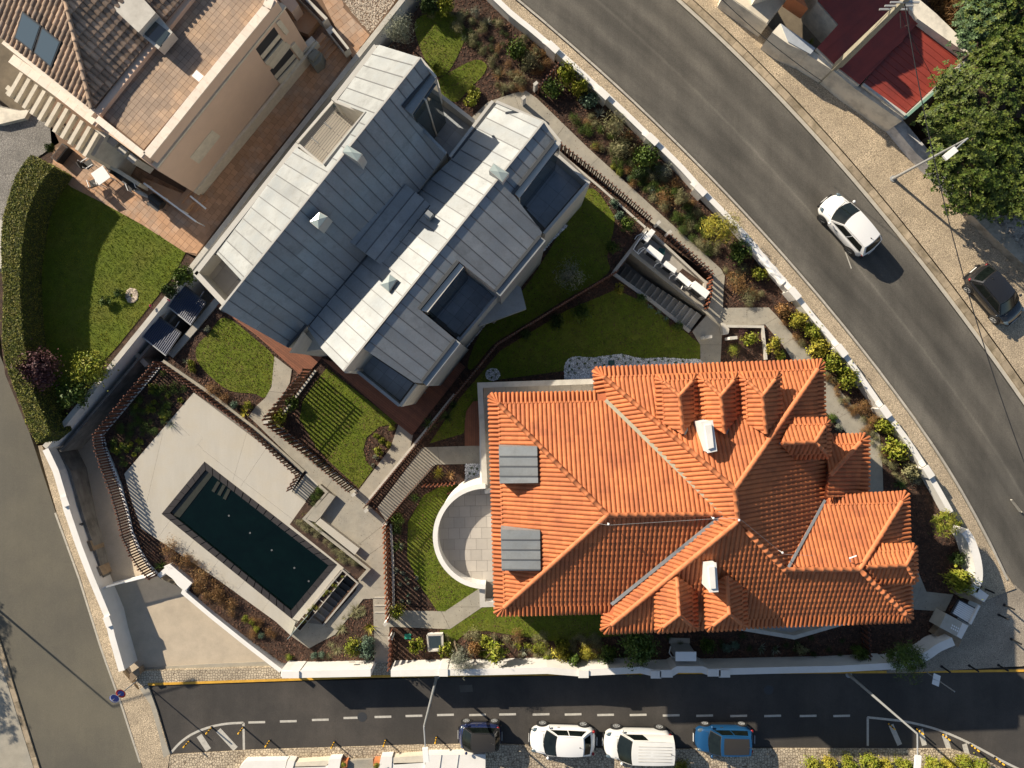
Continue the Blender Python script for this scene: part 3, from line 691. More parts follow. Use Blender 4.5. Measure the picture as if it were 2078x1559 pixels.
class TileRoof:
    def __init__(s, root, m='tile', mu='tile_under', w=TW, L=TL, r=0.052, eave=0.55, flare=0.10, quota=300, edge_name='eave_tile'):
        s.root = root; s.m = m; s.mu = mu; s.w = w; s.L = L; s.r = r; s.eave = eave; s.flare = flare; s.cells = []; s.bed = MB(); s.stuff = MB(); s.quota = quota; s.eaves = []; s.eq = 0; s.edge_name = edge_name
        s.roof = None
    def face(s, pts, eaves=(), plane=None, holes_xy=()):
        """pts: (px,py,z); eaves: indices i meaning edge i -> i+1 is an eave"""
        W = [P(*p) for p in pts]; n = Vector((0, 0, 0))
        for i in range(len(W)): a, b = W[i], W[(i+1) % len(W)]; n += a.cross(b)
        n.normalize(); n = n if n.z > 0 else -n
        c = sum(W, Vector()) / len(W); fr = Frame(c, n); uv = [fr.uv(p) for p in W]; fr.o = c
        full = uv
        if area2(uv) < 0: pass
        poly = uv
        band = []
        for i in eaves:
            a, b = uv[i], uv[(i+1) % len(uv)]; v0 = (a[1]+b[1])/2; cut = v0 + s.eave
            poly = clip(poly, 0, 1, -cut)
            # inner end points: where neighbours cross v = cut
            def cross(p, q):
                if abs(q[1]-p[1]) < 1e-6: return p[0]
                t = (cut - p[1]) / (q[1] - p[1]); return p[0] + (q[0]-p[0])*max(0, min(1, t))
            ia = cross(a, uv[i-1]); ib = cross(b, uv[(i+2) % len(uv)]); band.append((a, b, (ia, cut), (ib, cut)))
        # bed
        s.bed.face([fr.w(x, y, -0.004) for x, y in poly])
        s.bed.face([fr.w(x, y, -0.06) for x, y in reversed(uv)])
        w, L = s.w, s.L; u0, u1 = min(p[0] for p in poly), max(p[0] for p in poly); v0 = min(p[1] for p in poly); v1 = max(p[1] for p in poly)
        base = round(u0 / w) * w - w
        # align to world phase so neighbouring pieces of one slope agree
        ph = (fr.o.dot(fr.u)) % w; ed = MB()
        i0 = math.floor((u0 + fr.o.dot(fr.u)) / w) - 1; i1 = math.ceil((u1 + fr.o.dot(fr.u)) / w) + 1
        P_ = np.array(poly)
        for i in range(i0, i1):
            ua = i*w - fr.o.dot(fr.u)
            for j in range(int((v1 - v0) / L) + 2):
                va = v0 + j*L
                cs = np.array([(ua, va-.02), (ua+w, va-.02), (ua+w, va+L), (ua, va+L)]); k = inside(cs, poly)
                if k.all(): s.cells.append((fr, ua, va))
                else:
                    pc = poly
                    for cl in ((1,0,-ua), (-1,0,ua+w), (0,1,-(va-.02)), (0,-1,va+L)): pc = clip(pc, *cl)
                    if len(pc) >= 3 and abs(area2(pc)) > 0.0015: barrel(ed, fr, ua, va, w, L, s.r)
        if ed.v:
            bm = bmesh.new(); vs = [bm.verts.new(v) for v in ed.v]; [bm.faces.new([vs[i] for i in f]) for f in ed.f]
            m_ = len(poly); sg = 1 if area2(poly) > 0 else -1
            for i in range(m_):
                a, b = poly[i], poly[(i+1) % m_]
                if math.hypot(b[0]-a[0], b[1]-a[1]) < 1e-4: continue
                pa, pb = fr.w(*a), fr.w(*b); d = (pb - pa).normalized(); nn = d.cross(fr.n) * sg
                lowedge = abs(a[1]-b[1]) < 0.02 and (a[1]+b[1])/2 < v0 + 0.05
                bmesh.ops.bisect_plane(bm, geom=bm.verts[:] + bm.edges[:] + bm.faces[:], plane_co=pa + nn * (0.05 if lowedge else 0.0), plane_no=nn, clear_outer=True, dist=1e-5)
            bm.verts.index_update(); s.stuff.mesh([tuple(v.co) for v in bm.verts], [[v.index for v in f.verts] for f in bm.faces]); bm.free()
        for a, b, ia, ib in band: s.eave_band(fr, a, b, ia, ib)
        return fr
    def eave_band(s, fr, a, b, ia, ib):
        L = abs(b[0]-a[0]); n = max(2, round(L / s.w)); up = s.flare
        q = MB()
        s.bed.face([fr.w(a[0], a[1], up - 0.02), fr.w(b[0], b[1], up - 0.02), fr.w(ib[0], ib[1], 0.0), fr.w(ia[0], ia[1], 0.0)])
        lo, hi = min(ia[0], ib[0]), max(ia[0], ib[0])
        for k in range(n):
            t = (k + 0.5) / n; ux = a[0] + (b[0]-a[0])*t; x_in = min(max(ux, lo), hi)
            # let the corner tiles fan
            f = (x_in - ux); o = fr.w(ux, a[1] + (b[1]-a[1])*t - 0.03, up); c = fr.w(x_in, ia[1] + 0.06, 0.03)
            wi = s.w * (1.0 if abs(f) < 1e-6 else 0.45); s.one_eave(o, c, s.w*0.36, wi*0.33, fr.n)
    def one_eave(s, o, c, ro, ri, n):
        d = (c - o).normalized(); sd = d.cross(n).normalized(); up = sd.cross(d); mb = MB(); K = 6
        rings = [(o, ro, 1.0), (o.lerp(c, 0.5), (ro+ri)/2, 1.0), (c, ri, 0.9)]
        for p, r, hsc in rings:
            for k in range(K+1):
                a = math.pi * k / K; mb.v.append(tuple(p + sd*math.cos(a)*r + up*(math.sin(a)*r*1.05)))
        for i in range(2):
            for k in range(K): mb.f.append((i*(K+1)+k, (i+1)*(K+1)+k, (i+1)*(K+1)+k+1, i*(K+1)+k+1))
        b = len(mb.v)
        for k in range(K+1):
            a = math.pi * k / K; mb.v.append(tuple(o + sd*math.cos(a)*ro*.8 + up*(math.sin(a)*ro*.8) - d*0.0))
        for k in range(K): mb.f.append((k, k+1, b+k+1, b+k))
        s.eaves.append((o.z + ro, mb))
    def ridge(s, p, q, r=0.125, L=0.46, m='ridge', name='ridge_tile', lift=0.05, world=False):
        a = p if world else P(*p); b = q if world else P(*q)
        if b.z < a.z: a, b = b, a
        D = (b - a).length; n = max(1, round(D / L)); d = (b-a).normalized(); sd = d.cross(Vector((0,0,1))).normalized(); up = sd.cross(d)
        key = ('ridge', round(D/n, 2), r)
        if key not in _pm:
            mb = MB(); K = 7; l = D/n
            for (y, rr, lf) in ((-0.03, r*1.05, .012), (0.07, r*1.05, .012), (0.075, r*1.0, 0.006), (l, r*0.92, 0)):
                for k in range(K+1):
                    t = math.pi*k/K; mb.v.append((math.cos(t)*rr, y, math.sin(t)*rr*0.9 + lf))
            for i in range(3):
                for k in range(K): mb.f.append((i*(K+1)+k, (i+1)*(K+1)+k, (i+1)*(K+1)+k+1, i*(K+1)+k+1))
            _pm[key] = mb.data(name, m); _pm[key].shade_smooth()
        for i in range(n):
            o = link(name, _pm[key]); o.parent = s.root if s.roof is None else s.roof
            if o.parent.type == 'EMPTY': o.matrix_parent_inverse = Matrix.Translation(-o.parent.location)
            c = a + d * (D*i/n); mtx = Matrix((( sd.x, d.x, up.x, c.x), (sd.y, d.y, up.y, c.y), (sd.z, d.z, up.z, c.z + lift + 0.045), (0,0,0,1)))
            o.matrix_basis = mtx
    def finish(s, names=('roof', 'roof_tile', 'roof_tiles', 'eave_tiles')):
        s.roof = s.bed.build(names[0], s.mu, s.root)
        s.cells.sort(key=lambda c: -c[0].w(c[1], c[2]).z); t = MB(); barrel(t, Frame(None, Vector((0, 0, 1))), 0, 0, s.w, s.L, s.r)
        # template frame: u=x, v=y, n=z
        fr0 = Frame(None, Vector((0, 0, 1))); me = MB()
        class I: pass
        i0 = I(); i0.w = lambda a, b, h=0: Vector((a, b, h)); barrel(me, i0, 0, 0, s.w, s.L, s.r); me = me.data(names[1], s.m)
        for k, (fr, ua, va) in enumerate(s.cells):
            if k < s.quota:
                o = link(names[1], me); o.parent = s.roof; p = fr.w(ua, va); j = random.uniform(-.004, .004)
                o.matrix_basis = Matrix(((fr.u.x, fr.v.x, fr.n.x, p.x), (fr.u.y, fr.v.y, fr.n.y, p.y), (fr.u.z, fr.v.z, fr.n.z, p.z + j), (0,0,0,1)))
            else:
                class J: pass
                jf = J(); dz = random.uniform(-.004, .004); jf.w = lambda a, b, h=0, fr=fr, dz=dz: fr.w(a, b, h + dz)
                barrel(s.stuff, jf, ua, va, s.w, s.L, s.r)
        s.stuff.build(names[2], s.m, s.root, kind='stuff')
        s.eaves.sort(key=lambda e: -e[0]); rest = MB()
        for k, (z, mb) in enumerate(s.eaves):
            if k < 300:
                o = mb.build(s.edge_name, s.m, s.roof); o.data.shade_smooth()
            else: rest.mesh(mb.v, mb.f)
        if rest.v: rest.build(names[3], s.m, s.root, kind='stuff')
        return s.roof
def poly_rib(root, plane, poly_px, along, width, m='zinc', seam='zinc_seam', cross=3.2, thick=0.03, gap=0.02, name='roof_panel', rib=0.035, seam_every=True, phase=0.0):
    """standing-seam trays: strips of a given width run down the slope; each tray one piece, a rib between"""
    n = plane.n; fr = Frame(plane.o, n); 
    if along is not None:                       # direction of the strips given as two pixels
        d = (plane.at(*along[1]) - plane.at(*along[0])).normalized(); fr.v = d; fr.u = d.cross(n).normalized()
    uv = [fr.uv(plane.at(*p)) for p in poly_px]
    u0, u1 = min(p[0] for p in uv), max(p[0] for p in uv); i = math.floor((u0 - phase) / width); ribs = MB(); k = 0
    while phase + i*width < u1:
        a = phase + i*width; b = a + width
        st = clip(clip(uv, 1, 0, -(a + gap/2)), -1, 0, b - gap/2)
        if len(st) >= 3 and abs(area2(st)) > 0.02:
            v0, v1 = min(p[1] for p in st), max(p[1] for p in st); nn = max(1, round((v1 - v0) / cross)); off = (0.37 if i % 2 else 0.0) if nn > 1 else 0
            cuts = [v0] + [v0 + (v1-v0)*(j + off)/nn for j in range(1, nn)] + [v1]
            for c0, c1 in zip(cuts[:-1], cuts[1:]):
                pc = clip(clip(st, 0, 1, -(c0 + .004)), 0, -1, c1 - .004)
                if len(pc) < 3 or abs(area2(pc)) < 0.01: continue
                if area2(pc) < 0: pc = pc[::-1]
                mb = MB(); top = [fr.w(x, y, thick) for x, y in pc]; bot = [fr.w(x, y, 0) for x, y in pc]
                nn_ = (top[1]-top[0]).cross(top[2]-top[1]) if len(top) > 2 else None
                if len(pc) > 4:
                    c_ = mb.v; mb.v += [tuple(p) for p in top]; tr = tessellate_polygon([[Vector((x, y, 0)) for x, y in pc]]); 
                    for t in tr:
                        q = (top[t[1]]-top[t[0]]).cross(top[t[2]]-top[t[0]]); mb.f.append(tuple(t) if q.dot(n) > 0 else tuple(reversed(t)))
                else: mb.face(top if nn_.dot(n) > 0 else top[::-1])
                for q in range(len(pc)): mb.face([top[q], bot[q], bot[(q+1) % len(pc)], top[(q+1) % len(pc)]])
                mb.build(name, m, root)
        if seam_every:
            st2 = clip(clip(uv, 1, 0, -(b - rib/2)), -1, 0, b + rib/2)
            if len(st2) >= 3 and b < u1:
                ys = [p[1] for p in st2]; va, vb = min(ys), max(ys)
                if vb - va > 0.2: ribs.beam(fr.w(b, va+.02, thick+.006), fr.w(b, vb-.02, thick+.008), rib*1.3, 0.035)
        i += 1
    if ribs.v: ribs.build('standing_seam', seam, root)
def plane_prism(mb, plane, poly_px, z0, drop=0.0):
    xy = [(plane.at(*p).x, plane.at(*p).y) for p in poly_px]
    mb.prism(xy, z0, lambda x, y: plane.z(x, y) - drop); return mb
M['lamp_lens'] = mat('lamp_lens', (0.62, 0.64, 0.66), 0.15, spec=0.9)
# ================================================================== ground and roads
ZS = -0.78                                            # south and west street level
def smooth01(t): t = max(0, min(1, t)); return t*t*(3 - 2*t)
def ZN(x, y): return 0.0 + (ZS) * smooth01((-3 - y) / 13.0)
structure('outer_ground', [(-12000, -12000), (14000, -12000), (14000, 14000), (-12000, 14000)], -3.3, 1, 'soil')
def sheet(name, pts, zf, depth, m, kind='structure', smooth=0, zp=0.0, **k):
    if smooth: pts = catmull(pts, smooth)
    xy = [P2(p, zp) for p in pts]; return MB().prism(xy, -3.6, zf).build(name, m, kind=kind, **k)
def dense(pts, step=60):
    out = []
    for a, b in zip(pts, pts[1:] + pts[:1]):
        n = max(1, int(math.hypot(b[0]-a[0], b[1]-a[1]) / step)); out += [(a[0]+(b[0]-a[0])*i/n, a[1]+(b[1]-a[1])*i/n) for i in range(n)]
    return out
road_in = [(560,-560),(760,-330),(900,-150),(1000,-48),(1060,7),(1107,42),(1173,93),(1240,153),(1293,207),(1340,257),(1387,300),(1440,347),(1507,420),(1560,480),(1591,520),(1631,563),(1691,630),(1725,670),(1771,727),(1811,780),(1858,840),(1911,913),(1951,983),(1975,1033),(2005,1089),(2038,1139),(2058,1172),(2078,1200)]
road_out = [(900,-560),(1120,-270),(1270,-90),(1350,0),(1407,30),(1457,73),(1507,123),(1560,187),(1611,240),(1658,287),(1711,347),(1758,397),(1798,447),(1851,520),(1875,560),(1925,617),(1975,673),(2005,720),(2038,767),(2078,823),(2200,1010),(2340,1260),(2500,1560),(2700,2000)]
def smooth_line(L, lo, hi, deg=4, n=26):
    a = np.array([p for p in L if lo-1 <= p[1] <= hi+1], float); c = np.polyfit(a[:,1], a[:,0], deg); ys = np.linspace(lo, hi, n)
    return [p for p in L if p[1] < lo-60] + [(float(np.polyval(c, y)), float(y)) for y in ys] + [p for p in L if p[1] > hi+60]
road_in = smooth_line(road_in, -48, 1200); road_out = smooth_line(road_out, -90, 1010)
# the curved road is a strip of quads between its two kerb lines
def strip_between(name, A, B, zf, m, zp=0.0, kind='structure'):
    def rs(L, n):
        w = [Vector((*P2(p, zp), 0)) for p in L]; tot = sum((b-a).length for a, b in zip(w[:-1], w[1:])); r = resample(w, tot/(n-1)*0.99999); return [q[0] for q in r][:n]
    n = 60; a, b = rs(A, n), rs(B, n); k = min(len(a), len(b)); mb = MB()
    for i in range(k-1):
        q = [(p.x, p.y, zf(p.x, p.y)) for p in (a[i], a[i+1], b[i+1], b[i])]
        nn = (Vector(q[1])-Vector(q[0])).cross(Vector(q[2])-Vector(q[0])); mb.face(q if nn.z > 0 else q[::-1])
    o = mb.build(name, m, kind=kind); uv = o.data.uv_layers.new(name='UVMap')
    for p in o.data.polygons:
        i = p.index; nn_ = [(0, i), (0, i+1), (1, i+1), (1, i)]
        co = [(q.x, q.y) for q in (a[i], a[i+1], b[i+1], b[i])]
        for li in p.loop_indices:
            v = o.data.vertices[o.data.loops[li].vertex_index].co; k_ = min(range(4), key=lambda t: (co[t][0]-v.x)**2 + (co[t][1]-v.y)**2); uv.data[li].uv = nn_[k_]
    return o
strip_between('curved_road', road_in + [(2120,1290),(2160,1420),(2200,1600),(2260,2000)], road_out, lambda x, y: ZN(x, y) - 0.02, 'asphalt_old')
# south street
structure('south_street', [(300,1391),(600,1383),(900,1376),(1230,1370),(1620,1368),(2078,1355),(2110,1290),(2160,1400),(2230,1700),(2078,1700),(1990,1538),(1930,1520),(1500,1519),(1300,1522),(1000,1510),(853,1512),(520,1522),(345,1532),(318,1440)], ZS, 0.3, 'asphalt_new')
structure('west_street', [(-900,-200),(-60,560),(0,722),(37,812),(67,900),(113,1040),(160,1172),(207,1322),(247,1432),(290,1562),(330,1700),(480,2300),(260,2300),(120,1700),(83,1559),(43,1432),(0,1292),(-300,700),(-1000,200)], ZS, 0.3, 'asphalt_west')
# pavements
inner = catmull([(970,-40),(1028,18),(1101,83),(1201,173),(1301,266),(1399,368),(1470,447),(1549,537),(1597,590),(1693,706),(1780,826),(1868,946),(1925,1040),(1965,1070),(1995,1125),(2003,1190),(1985,1225)], 3, closed=False)
pin = [(p[0]-7, p[1]+7) for p in road_in if p[1] > -60]
strip_between('inner_pavement', inner[:44], pin[:-1], lambda x, y: ZN(x, y) + 0.10, 'calcada')
structure('corner_pavement', [(1985,1225),(2000,1190),(1990,1110),(2008,1100),(2036,1145),(2062,1190),(2090,1215),(2120,1260),(2100,1330),(2078,1352),(1900,1362),(1840,1366),(1800,1366),(1800,1340),(1900,1325),(1930,1290)], ZS + 0.12, 0.4, 'sidewalk_grey')
strip_between('corner_pavement_edge', [(1955,1010),(1990,1075),(2035,1140),(2075,1200)], [(1940,1040),(1975,1100),(1985,1160),(2000,1230)], lambda x, y: max(ZN(x, y) + 0.09, ZS + 0.13), 'calcada')
outer_b = [(1180,-560),(1400,-270),(1500,-90),(1475,-20),(1500,15),(1560,55),(1610,110),(1665,160),(1730,212),(1801,262),(1860,320),(1905,365),(1960,425),(2020,480),(2078,530),(2200,640),(2500,900),(2700,1300)]
k0 = [(p[0]+22, p[1]-12) for p in road_out]
strip_between('outer_pavement', k0[:-1], outer_b, lambda x, y: ZN(x, y) + 0.12, 'calcada')
strip_between('gutter_strip', [(p[0]+1, p[1]-1) for p in road_out], [(p[0]+20, p[1]-10) for p in road_out], lambda x, y: ZN(x, y) - 0.005, 'kerb_pale')
def kerb_pieces(name, line, zf, w, h, step, m, base_m='joint', zp=0.0):
    l = [Vector((*P2(p, zp), 0)) for p in line]; rs = resample(l, step); bed = MB()
    for (a, _), (b, _) in zip(rs[:-1], rs[1:]): bed.beam((a.x, a.y, zf(a.x, a.y) - 0.08), (b.x, b.y, zf(b.x, b.y) - 0.08), w*0.9, 0.2)
    bed = bed.build(name, base_m, kind='structure')
    for (a, _), (b, _) in zip(rs[:-1], rs[1:]):
        if (b-a).length < 0.1: continue
        d = (b-a).normalized(); za, zb = zf(a.x, a.y) + h/2 - .02, zf(b.x, b.y) + h/2 - .02; j = random.uniform(-.006, .006)
        MB().beam((a.x+d.x*.008, a.y+d.y*.008, za+j), (b.x-d.x*.008, b.y-d.y*.008, zb+j), w, h).build('kerb_stone', m, bed)
kerb_pieces('outer_kerb', [(p[0]+14, p[1]-8) for p in road_out if -100 < p[1] < 1015], ZN, 0.42, 0.12, 0.95, 'kerb')
kerb_pieces('inner_kerb', [(p[0]-4, p[1]+4) for p in road_in if p[1] > -60], ZN, 0.13, 0.16, 0.9, 'kerb_pale')
structure('west_pavement', [(77,905),(85,905),(110,960),(125,1010),(135,1040),(158,1110),(182,1172),(215,1262),(222,1295),(250,1365),(280,1400),(300,1391),(318,1440),(345,1532),(340,1562),(330,1700),(345,1700),(300,1600),(291,1562),(250,1432),(209,1322),(163,1172),(115,1040),(92,960)], ZS + 0.10, 0.4, 'calcada')
structure('far_west_pavement', [(-600,500),(-330,700),(-15,1290),(28,1432),(68,1559),(100,1700),(-500,1700)], ZS + 0.10, 0.4, 'concrete')
kerb_pieces('west_kerb', [(-120,1080),(-7,1292),(36,1432),(76,1559),(110,1680)], lambda x, y: ZS, 0.36, 0.10, 0.9, 'kerb', zp=ZS)
kerb_pieces('corner_kerb', [(114,1040),(162,1172),(209,1322),(249,1432),(291,1562)], lambda x, y: ZS, 0.12, 0.13, 1.1, 'kerb_pale', zp=ZS)
structure('corner_ramp', [(283,1398),(300,1391),(318,1440),(330,1490),(345,1530),(332,1538),(322,1490),(305,1430)], ZS + 0.104, 0.3, 'concrete')
structure('south_pavement', [(345,1532),(520,1522),(853,1512),(1000,1510),(1300,1522),(1500,1519),(1930,1520),(1990,1538),(2078,1580),(2078,1720),(330,1720)], ZS + 0.08, 0.4, 'cobble_big')
structure('verge_cobbles', [(283,1362),(420,1358),(560,1354),(575,1378),(420,1384),(300,1389),(283,1398),(275,1385)], ZS + 0.05, 0.3, 'cobble_big')
structure('wall_foot_cobbles', [(570,1335),(760,1335),(790,1335),(1300,1330),(1850,1330),(1900,1362),(1620,1366),(1230,1368),(900,1374),(575,1378)], ZS + 0.06, 0.4, 'cobble_big')
structure('road_patch', [(932,1391),(958,1390),(960,1404),(934,1405)], ZS+.004, .02, 'asphalt_old')
for x, y in ((735,1455),(1105,1480),(1560,1400)): c = P(x, y, ZS); MB().tube([(c.x, c.y, ZS-.02), (c.x, c.y, ZS+.008)], .30, 20).build('manhole_cover', 'dark_metal', kind='structure')
# painted lines, 4 mm above the asphalt
def paintq(name, pts, z, m='paint', label=None): return MB().pp(pts, z - 0.003, z).build(name, m, kind='structure')
zl = ZS + 0.005
def line_px(name, pts, w_px, m='paint', z=zl):
    l = [P2(p, z) for p in pts]; MB().prism(strip(l, w_px / F * (H - z)), z - 0.003, z).build(name, m, kind='structure')
line_px('yellow_kerb_line', [(300,1389),(420,1385),(600,1379),(760,1373),(1000,1370),(1300,1366),(1800,1364),(2100,1361)], 5, 'yellow', ZS + 0.075)
for cx, cy in [(521,1466),(585,1464),(650,1461),(714,1457),(777,1455),(840,1453),(904,1451),(969,1451),(1030,1450),(1098,1450),(1163,1450),(1229,1451),(1295,1451),(1362,1452),(1430,1452.5),(1499,1453),(1568,1453),(1640,1453),(1708,1453)]:
    line_px('lane_dash', [(cx-17, cy+.4), (cx+17, cy-.4)], 4.4)
line_px('island_line', catmull([(345,1530),(365,1508),(390,1490),(425,1476),(460,1469),(494,1467)], 5, closed=False), 4.5)
line_px('island_line', [(494,1467),(495,1522)], 4.5)
line_px('island_stripe', [(404,1493),(423,1522)], 12); line_px('island_stripe', [(443,1482),(478,1520)], 12)
line_px('island_line', catmull([(1760,1456),(1800,1460),(1845,1466),(1900,1480),(1950,1500),(1995,1523),(2035,1545),(2078,1566)], 4, closed=False), 4.5)
line_px('island_line', [(1761,1456),(1761,1514)], 4.5)
for a, b in [((1808,1471),(1826,1512)), ((1868,1480),(1876,1513)), ((1916,1492),(1926,1521)), ((1957,1510),(1963,1532))]: line_px('island_stripe', [a, b], 10)
for a, b in [((1716,512),(1728,545)),((2055,1015),(2075,1040))]:
    l = [P2(p, 0) for p in (a, b)]; MB().prism(strip(l, 0.06), -0.03, lambda x, y: ZN(x, y) - 0.016).build('worn_lane_mark', 'paint', kind='structure')

# ================================================================== the two plots: soil level 0 with the pool, stair and light-well pits left open
pool_o = [(415,937),(684,1146),(592,1256),(328,1043)]
stair_s = [(693,1160),(722,1182),(652,1266),(624,1244)]
pit = [(1312,466),(1446,560),(1444,600),(1433,640),(1404,672),(1252,556)]
plot = [(975,-60),(1035,12),(1113,80),(1213,170),(1313,263),(1410,365),(1480,445),(1560,535),(1608,590),(1703,705),(1790,825),(1878,945),(1930,1040),(1958,1075),(1985,1125),(1992,1190),(1965,1222),(1905,1310),(1870,1335),(1800,1346),(1300,1340),(1060,1341),(790,1345),(758,1345),(572,1345),(370,1200),(384,1186),(345,1150),(322,1167),(300,1147),(284,1118),(270,1080),(262,1040),(250,990),(236,950),(216,905),(206,880),(330,738),(347,722),(440,612),(415,585),(560,390),(700,215),(860,0),(920,-80)]
g0 = lambda x, y: 0.0 + (ZS*0.55) * smooth01((-11 - y) / 7.0) * 0
MB().prism([P2(p) for p in plot], -3.25, 0.0, holes=[[P2(p, 0.0) for p in h] for h in (pool_o, stair_s, pit)]).build('garden_soil', 'mulch', kind='structure')
mul_pts = scatter_pts(plot, 0, 95, holes=(pool_o, stair_s, pit))
chips('bark_mulch', mul_pts, 0.0)
def lawn(name, pts, z=0.03, thick=0.3, dens=230, sm=4, h=0.055):
    pts = catmull(pts, sm) if sm else pts
    MB().prism([P2(p, z) for p in pts], z - thick, z).build(name, 'grass_base', kind='structure')
    g = scatter_pts(pts, z, dens); g = g + RNG.normal(size=g.shape)*.05; blades('grass', g, z, h, 0.035, 'grass_blades', 0.8)
lawn('lawn', [(458,645),(425,675),(399,705),(402,735),(430,767),(467,793),(515,799),(537,807),(550,783),(557,728),(520,690)], sm=5)
lawn('lawn', [(663,747),(735,803),(806,860),(770,866),(744,888),(737,912),(744,938),(757,952),(728,991),(670,938),(640,905),(608,850),(614,815),(637,780)], sm=0)
lawn('lawn', [(845,40),(905,22),(945,60),(930,110),(905,150),(880,150),(850,90)])
lawn('lawn', [(890,163),(920,143),(963,122),(987,131),(980,152),(950,183),(925,207),(895,190)])
lawn('lawn', [(1190,383),(1240,428),(1246,460),(1232,520),(1232,556),(1140,612),(1040,674),(1000,700),(960,748),(950,735),(985,660),(1060,590),(1120,500)], dens=150)
lawn('lawn', [(1250,588),(1310,615),(1380,665),(1422,700),(1420,730),(1150,752),(1000,772),(950,850),(940,880),(872,900),(932,810),(1015,712),(1150,630)], dens=150, sm=0)
lawn('lawn', [(900,984),(860,1005),(828,1060),(826,1130),(850,1185),(887,1240),(903,1241),(975,1193),(1010,1160),(1010,1000),(940,984)], sm=0)
lawn('lawn', [(913,1277),(975,1235),(1060,1215),(1240,1215),(1260,1290),(1130,1302),(1040,1289),(985,1280),(950,1281),(925,1302),(897,1306),(893,1280)], sm=0, dens=170)
PZ = 0.045
paths = [
 [(557,723),(592,750),(588,777),(546,852),(505,845),(520,824),(538,808),(551,785)],
 [(505,845),(546,852),(724,1000),(792,910),(808,862),(838,883),(833,907),(744,1022),(782,1058),(787,1214),(737,1216),(680,1288),(645,1306),(627,1316),(590,1290),(600,1262),(660,1268),(722,1199),(728,1180),(752,1150),(640,1062),(618,1052),(640,1018),(647,985),(620,958)],
 [(737,1214),(787,1214),(802,1239),(903,1241),(985,1186),(985,1228),(913,1277),(790,1272),(790,1345),(760,1345),(757,1214)],
 [(860,908),(990,904),(990,941),(884,943),(783,1057),(766,1030),(854,912)],
 [(975,252),(958,238),(990,207),(1040,190),(1067,184),(1090,200),(1193,300),(1350,443),(1400,488),(1463,546),(1471,560),(1468,594),(1466,658),(1461,760),(1422,760),(1421,700),(1405,673),(1433,641),(1445,600),(1447,560),(1355,474),(1314,447),(1137,300),(1087,243),(1040,220),(1000,235)],
 [(1467,625),(1560,624),(1578,643),(1611,683),(1648,723),(1711,800),(1745,843),(1785,883),(1791,953),(1793,1010),(1740,1010),(1740,900),(1640,800),(1620,750),(1588,700),(1553,659),(1466,661)],
 [(1835,1150),(1860,1152),(1880,1201),(1935,1207),(1918,1241),(1835,1236)],
]
# the long garden path as slabs with recessed joints
def slab_path(i, pts, cuts):
    for n, p in enumerate(cuts): pass
for i, p in enumerate(paths):
    ps = [P2(q, PZ) for q in p]
    bed = MB().prism(ps, -0.25, PZ - 0.025).build('garden_path', 'joint', kind='structure')
    lines = {0: [((500,790),(600,800))], 1: [((560,890),(520,900)), ((690,950),(650,1010)), ((783,1062),(735,1100)), ((800,1090),(700,1160)), ((640,1200),(800,1180)), ((600,1230),(700,1290))],
             2: [((755,1232),(800,1232)), ((890,1230),(920,1290)), ((750,1290),(800,1290))], 3: [((887,900),(893,950)), ((855,905),(895,945)), ((800,970),(850,1010))],
             4: [((1040,180),(1060,240)), ((1120,290),(1150,250)), ((1190,345),(1220,315)), ((1262,405),(1290,375)), ((1340,455),(1365,430)), ((1380,500),(1400,480)), ((1435,570),(1480,550)), ((1430,640),(1480,645)), ((1420,700),(1470,700))],
             5: [((1516,620),(1516,665)), ((1558,655),(1585,640)), ((1590,700),(1615,683)), ((1618,735),(1650,722)), ((1660,795),(1700,770)), ((1700,850),(1740,825)), ((1740,900),(1780,880))], 6: [((1870,1190),(1850,1240))]}.get(i, [])
    pieces = [ps]
    for a, b in lines:
        A, B = Vector(P2(a, PZ)), Vector(P2(b, PZ)); d = (B-A).normalized(); nx, ny = -d.y, d.x; c = -(nx*A.x + ny*A.y); new = []
        mid = (A+B)/2; best = None
        # cut only the piece the line crosses
        for q in pieces:
            if inside(np.array([[mid.x, mid.y]]), q)[0] and best is None:
                best = q; l = clip(q, nx, ny, c - 0.008); r = clip(q, -nx, -ny, -c - 0.008)
                if len(l) > 2 and abs(area2(l)) > .05: new.append(l)
                if len(r) > 2 and abs(area2(r)) > .05: new.append(r)
            else: new.append(q)
        pieces = new
    for q in pieces: MB().prism(q, -0.1, PZ).build('concrete_slab', 'concrete', bed)
# pool terrace
ter = [(393,797),(500,870),(612,962),(592,1000),(620,1020),(592,1064),(752,1152),(692,1168),(626,1246),(655,1268),(600,1262),(590,1290),(560,1262),(440,1175),(287,1073),(268,1020),(252,962)]
terrace = MB().prism([P2(p, .08) for p in ter], -0.3, 0.055, holes=[[P2(p, .08) for p in pool_o]]).build('pool_terrace', 'joint', kind='structure')
def cut_slabs(parent, pts, z, z0, lines, m, holes=(), name='concrete_slab'):
    pieces = [[P2(p, z) for p in pts]]
    for a, b in lines:
        A, B = Vector(P2(a, z)), Vector(P2(b, z)); d = (B-A).normalized(); nx, ny = -d.y, d.x; c = -(nx*A.x + ny*A.y); new = []
        for q in pieces:
            for s_ in (1, -1):
                l = clip(q, s_*nx, s_*ny, s_*c - 0.004)
                if len(l) > 2 and abs(area2(l)) > .02: new.append(l)
        pieces = new
    for q in pieces: MB().prism(q, z0, z).build(name, m, parent)
tp = [(393,797),(500,870),(612,962),(592,1000),(620,1020),(592,1064),(560,1050),(415,937)]
cut_slabs(terrace, [(393,797),(612,962),(592,998),(622,1020),(592,1064),(415,937)], .085, 0.0, [((493,905),(470,985)), ((560,880),(480,1000)), ((420,920),(640,1090))], 'concrete_pale')
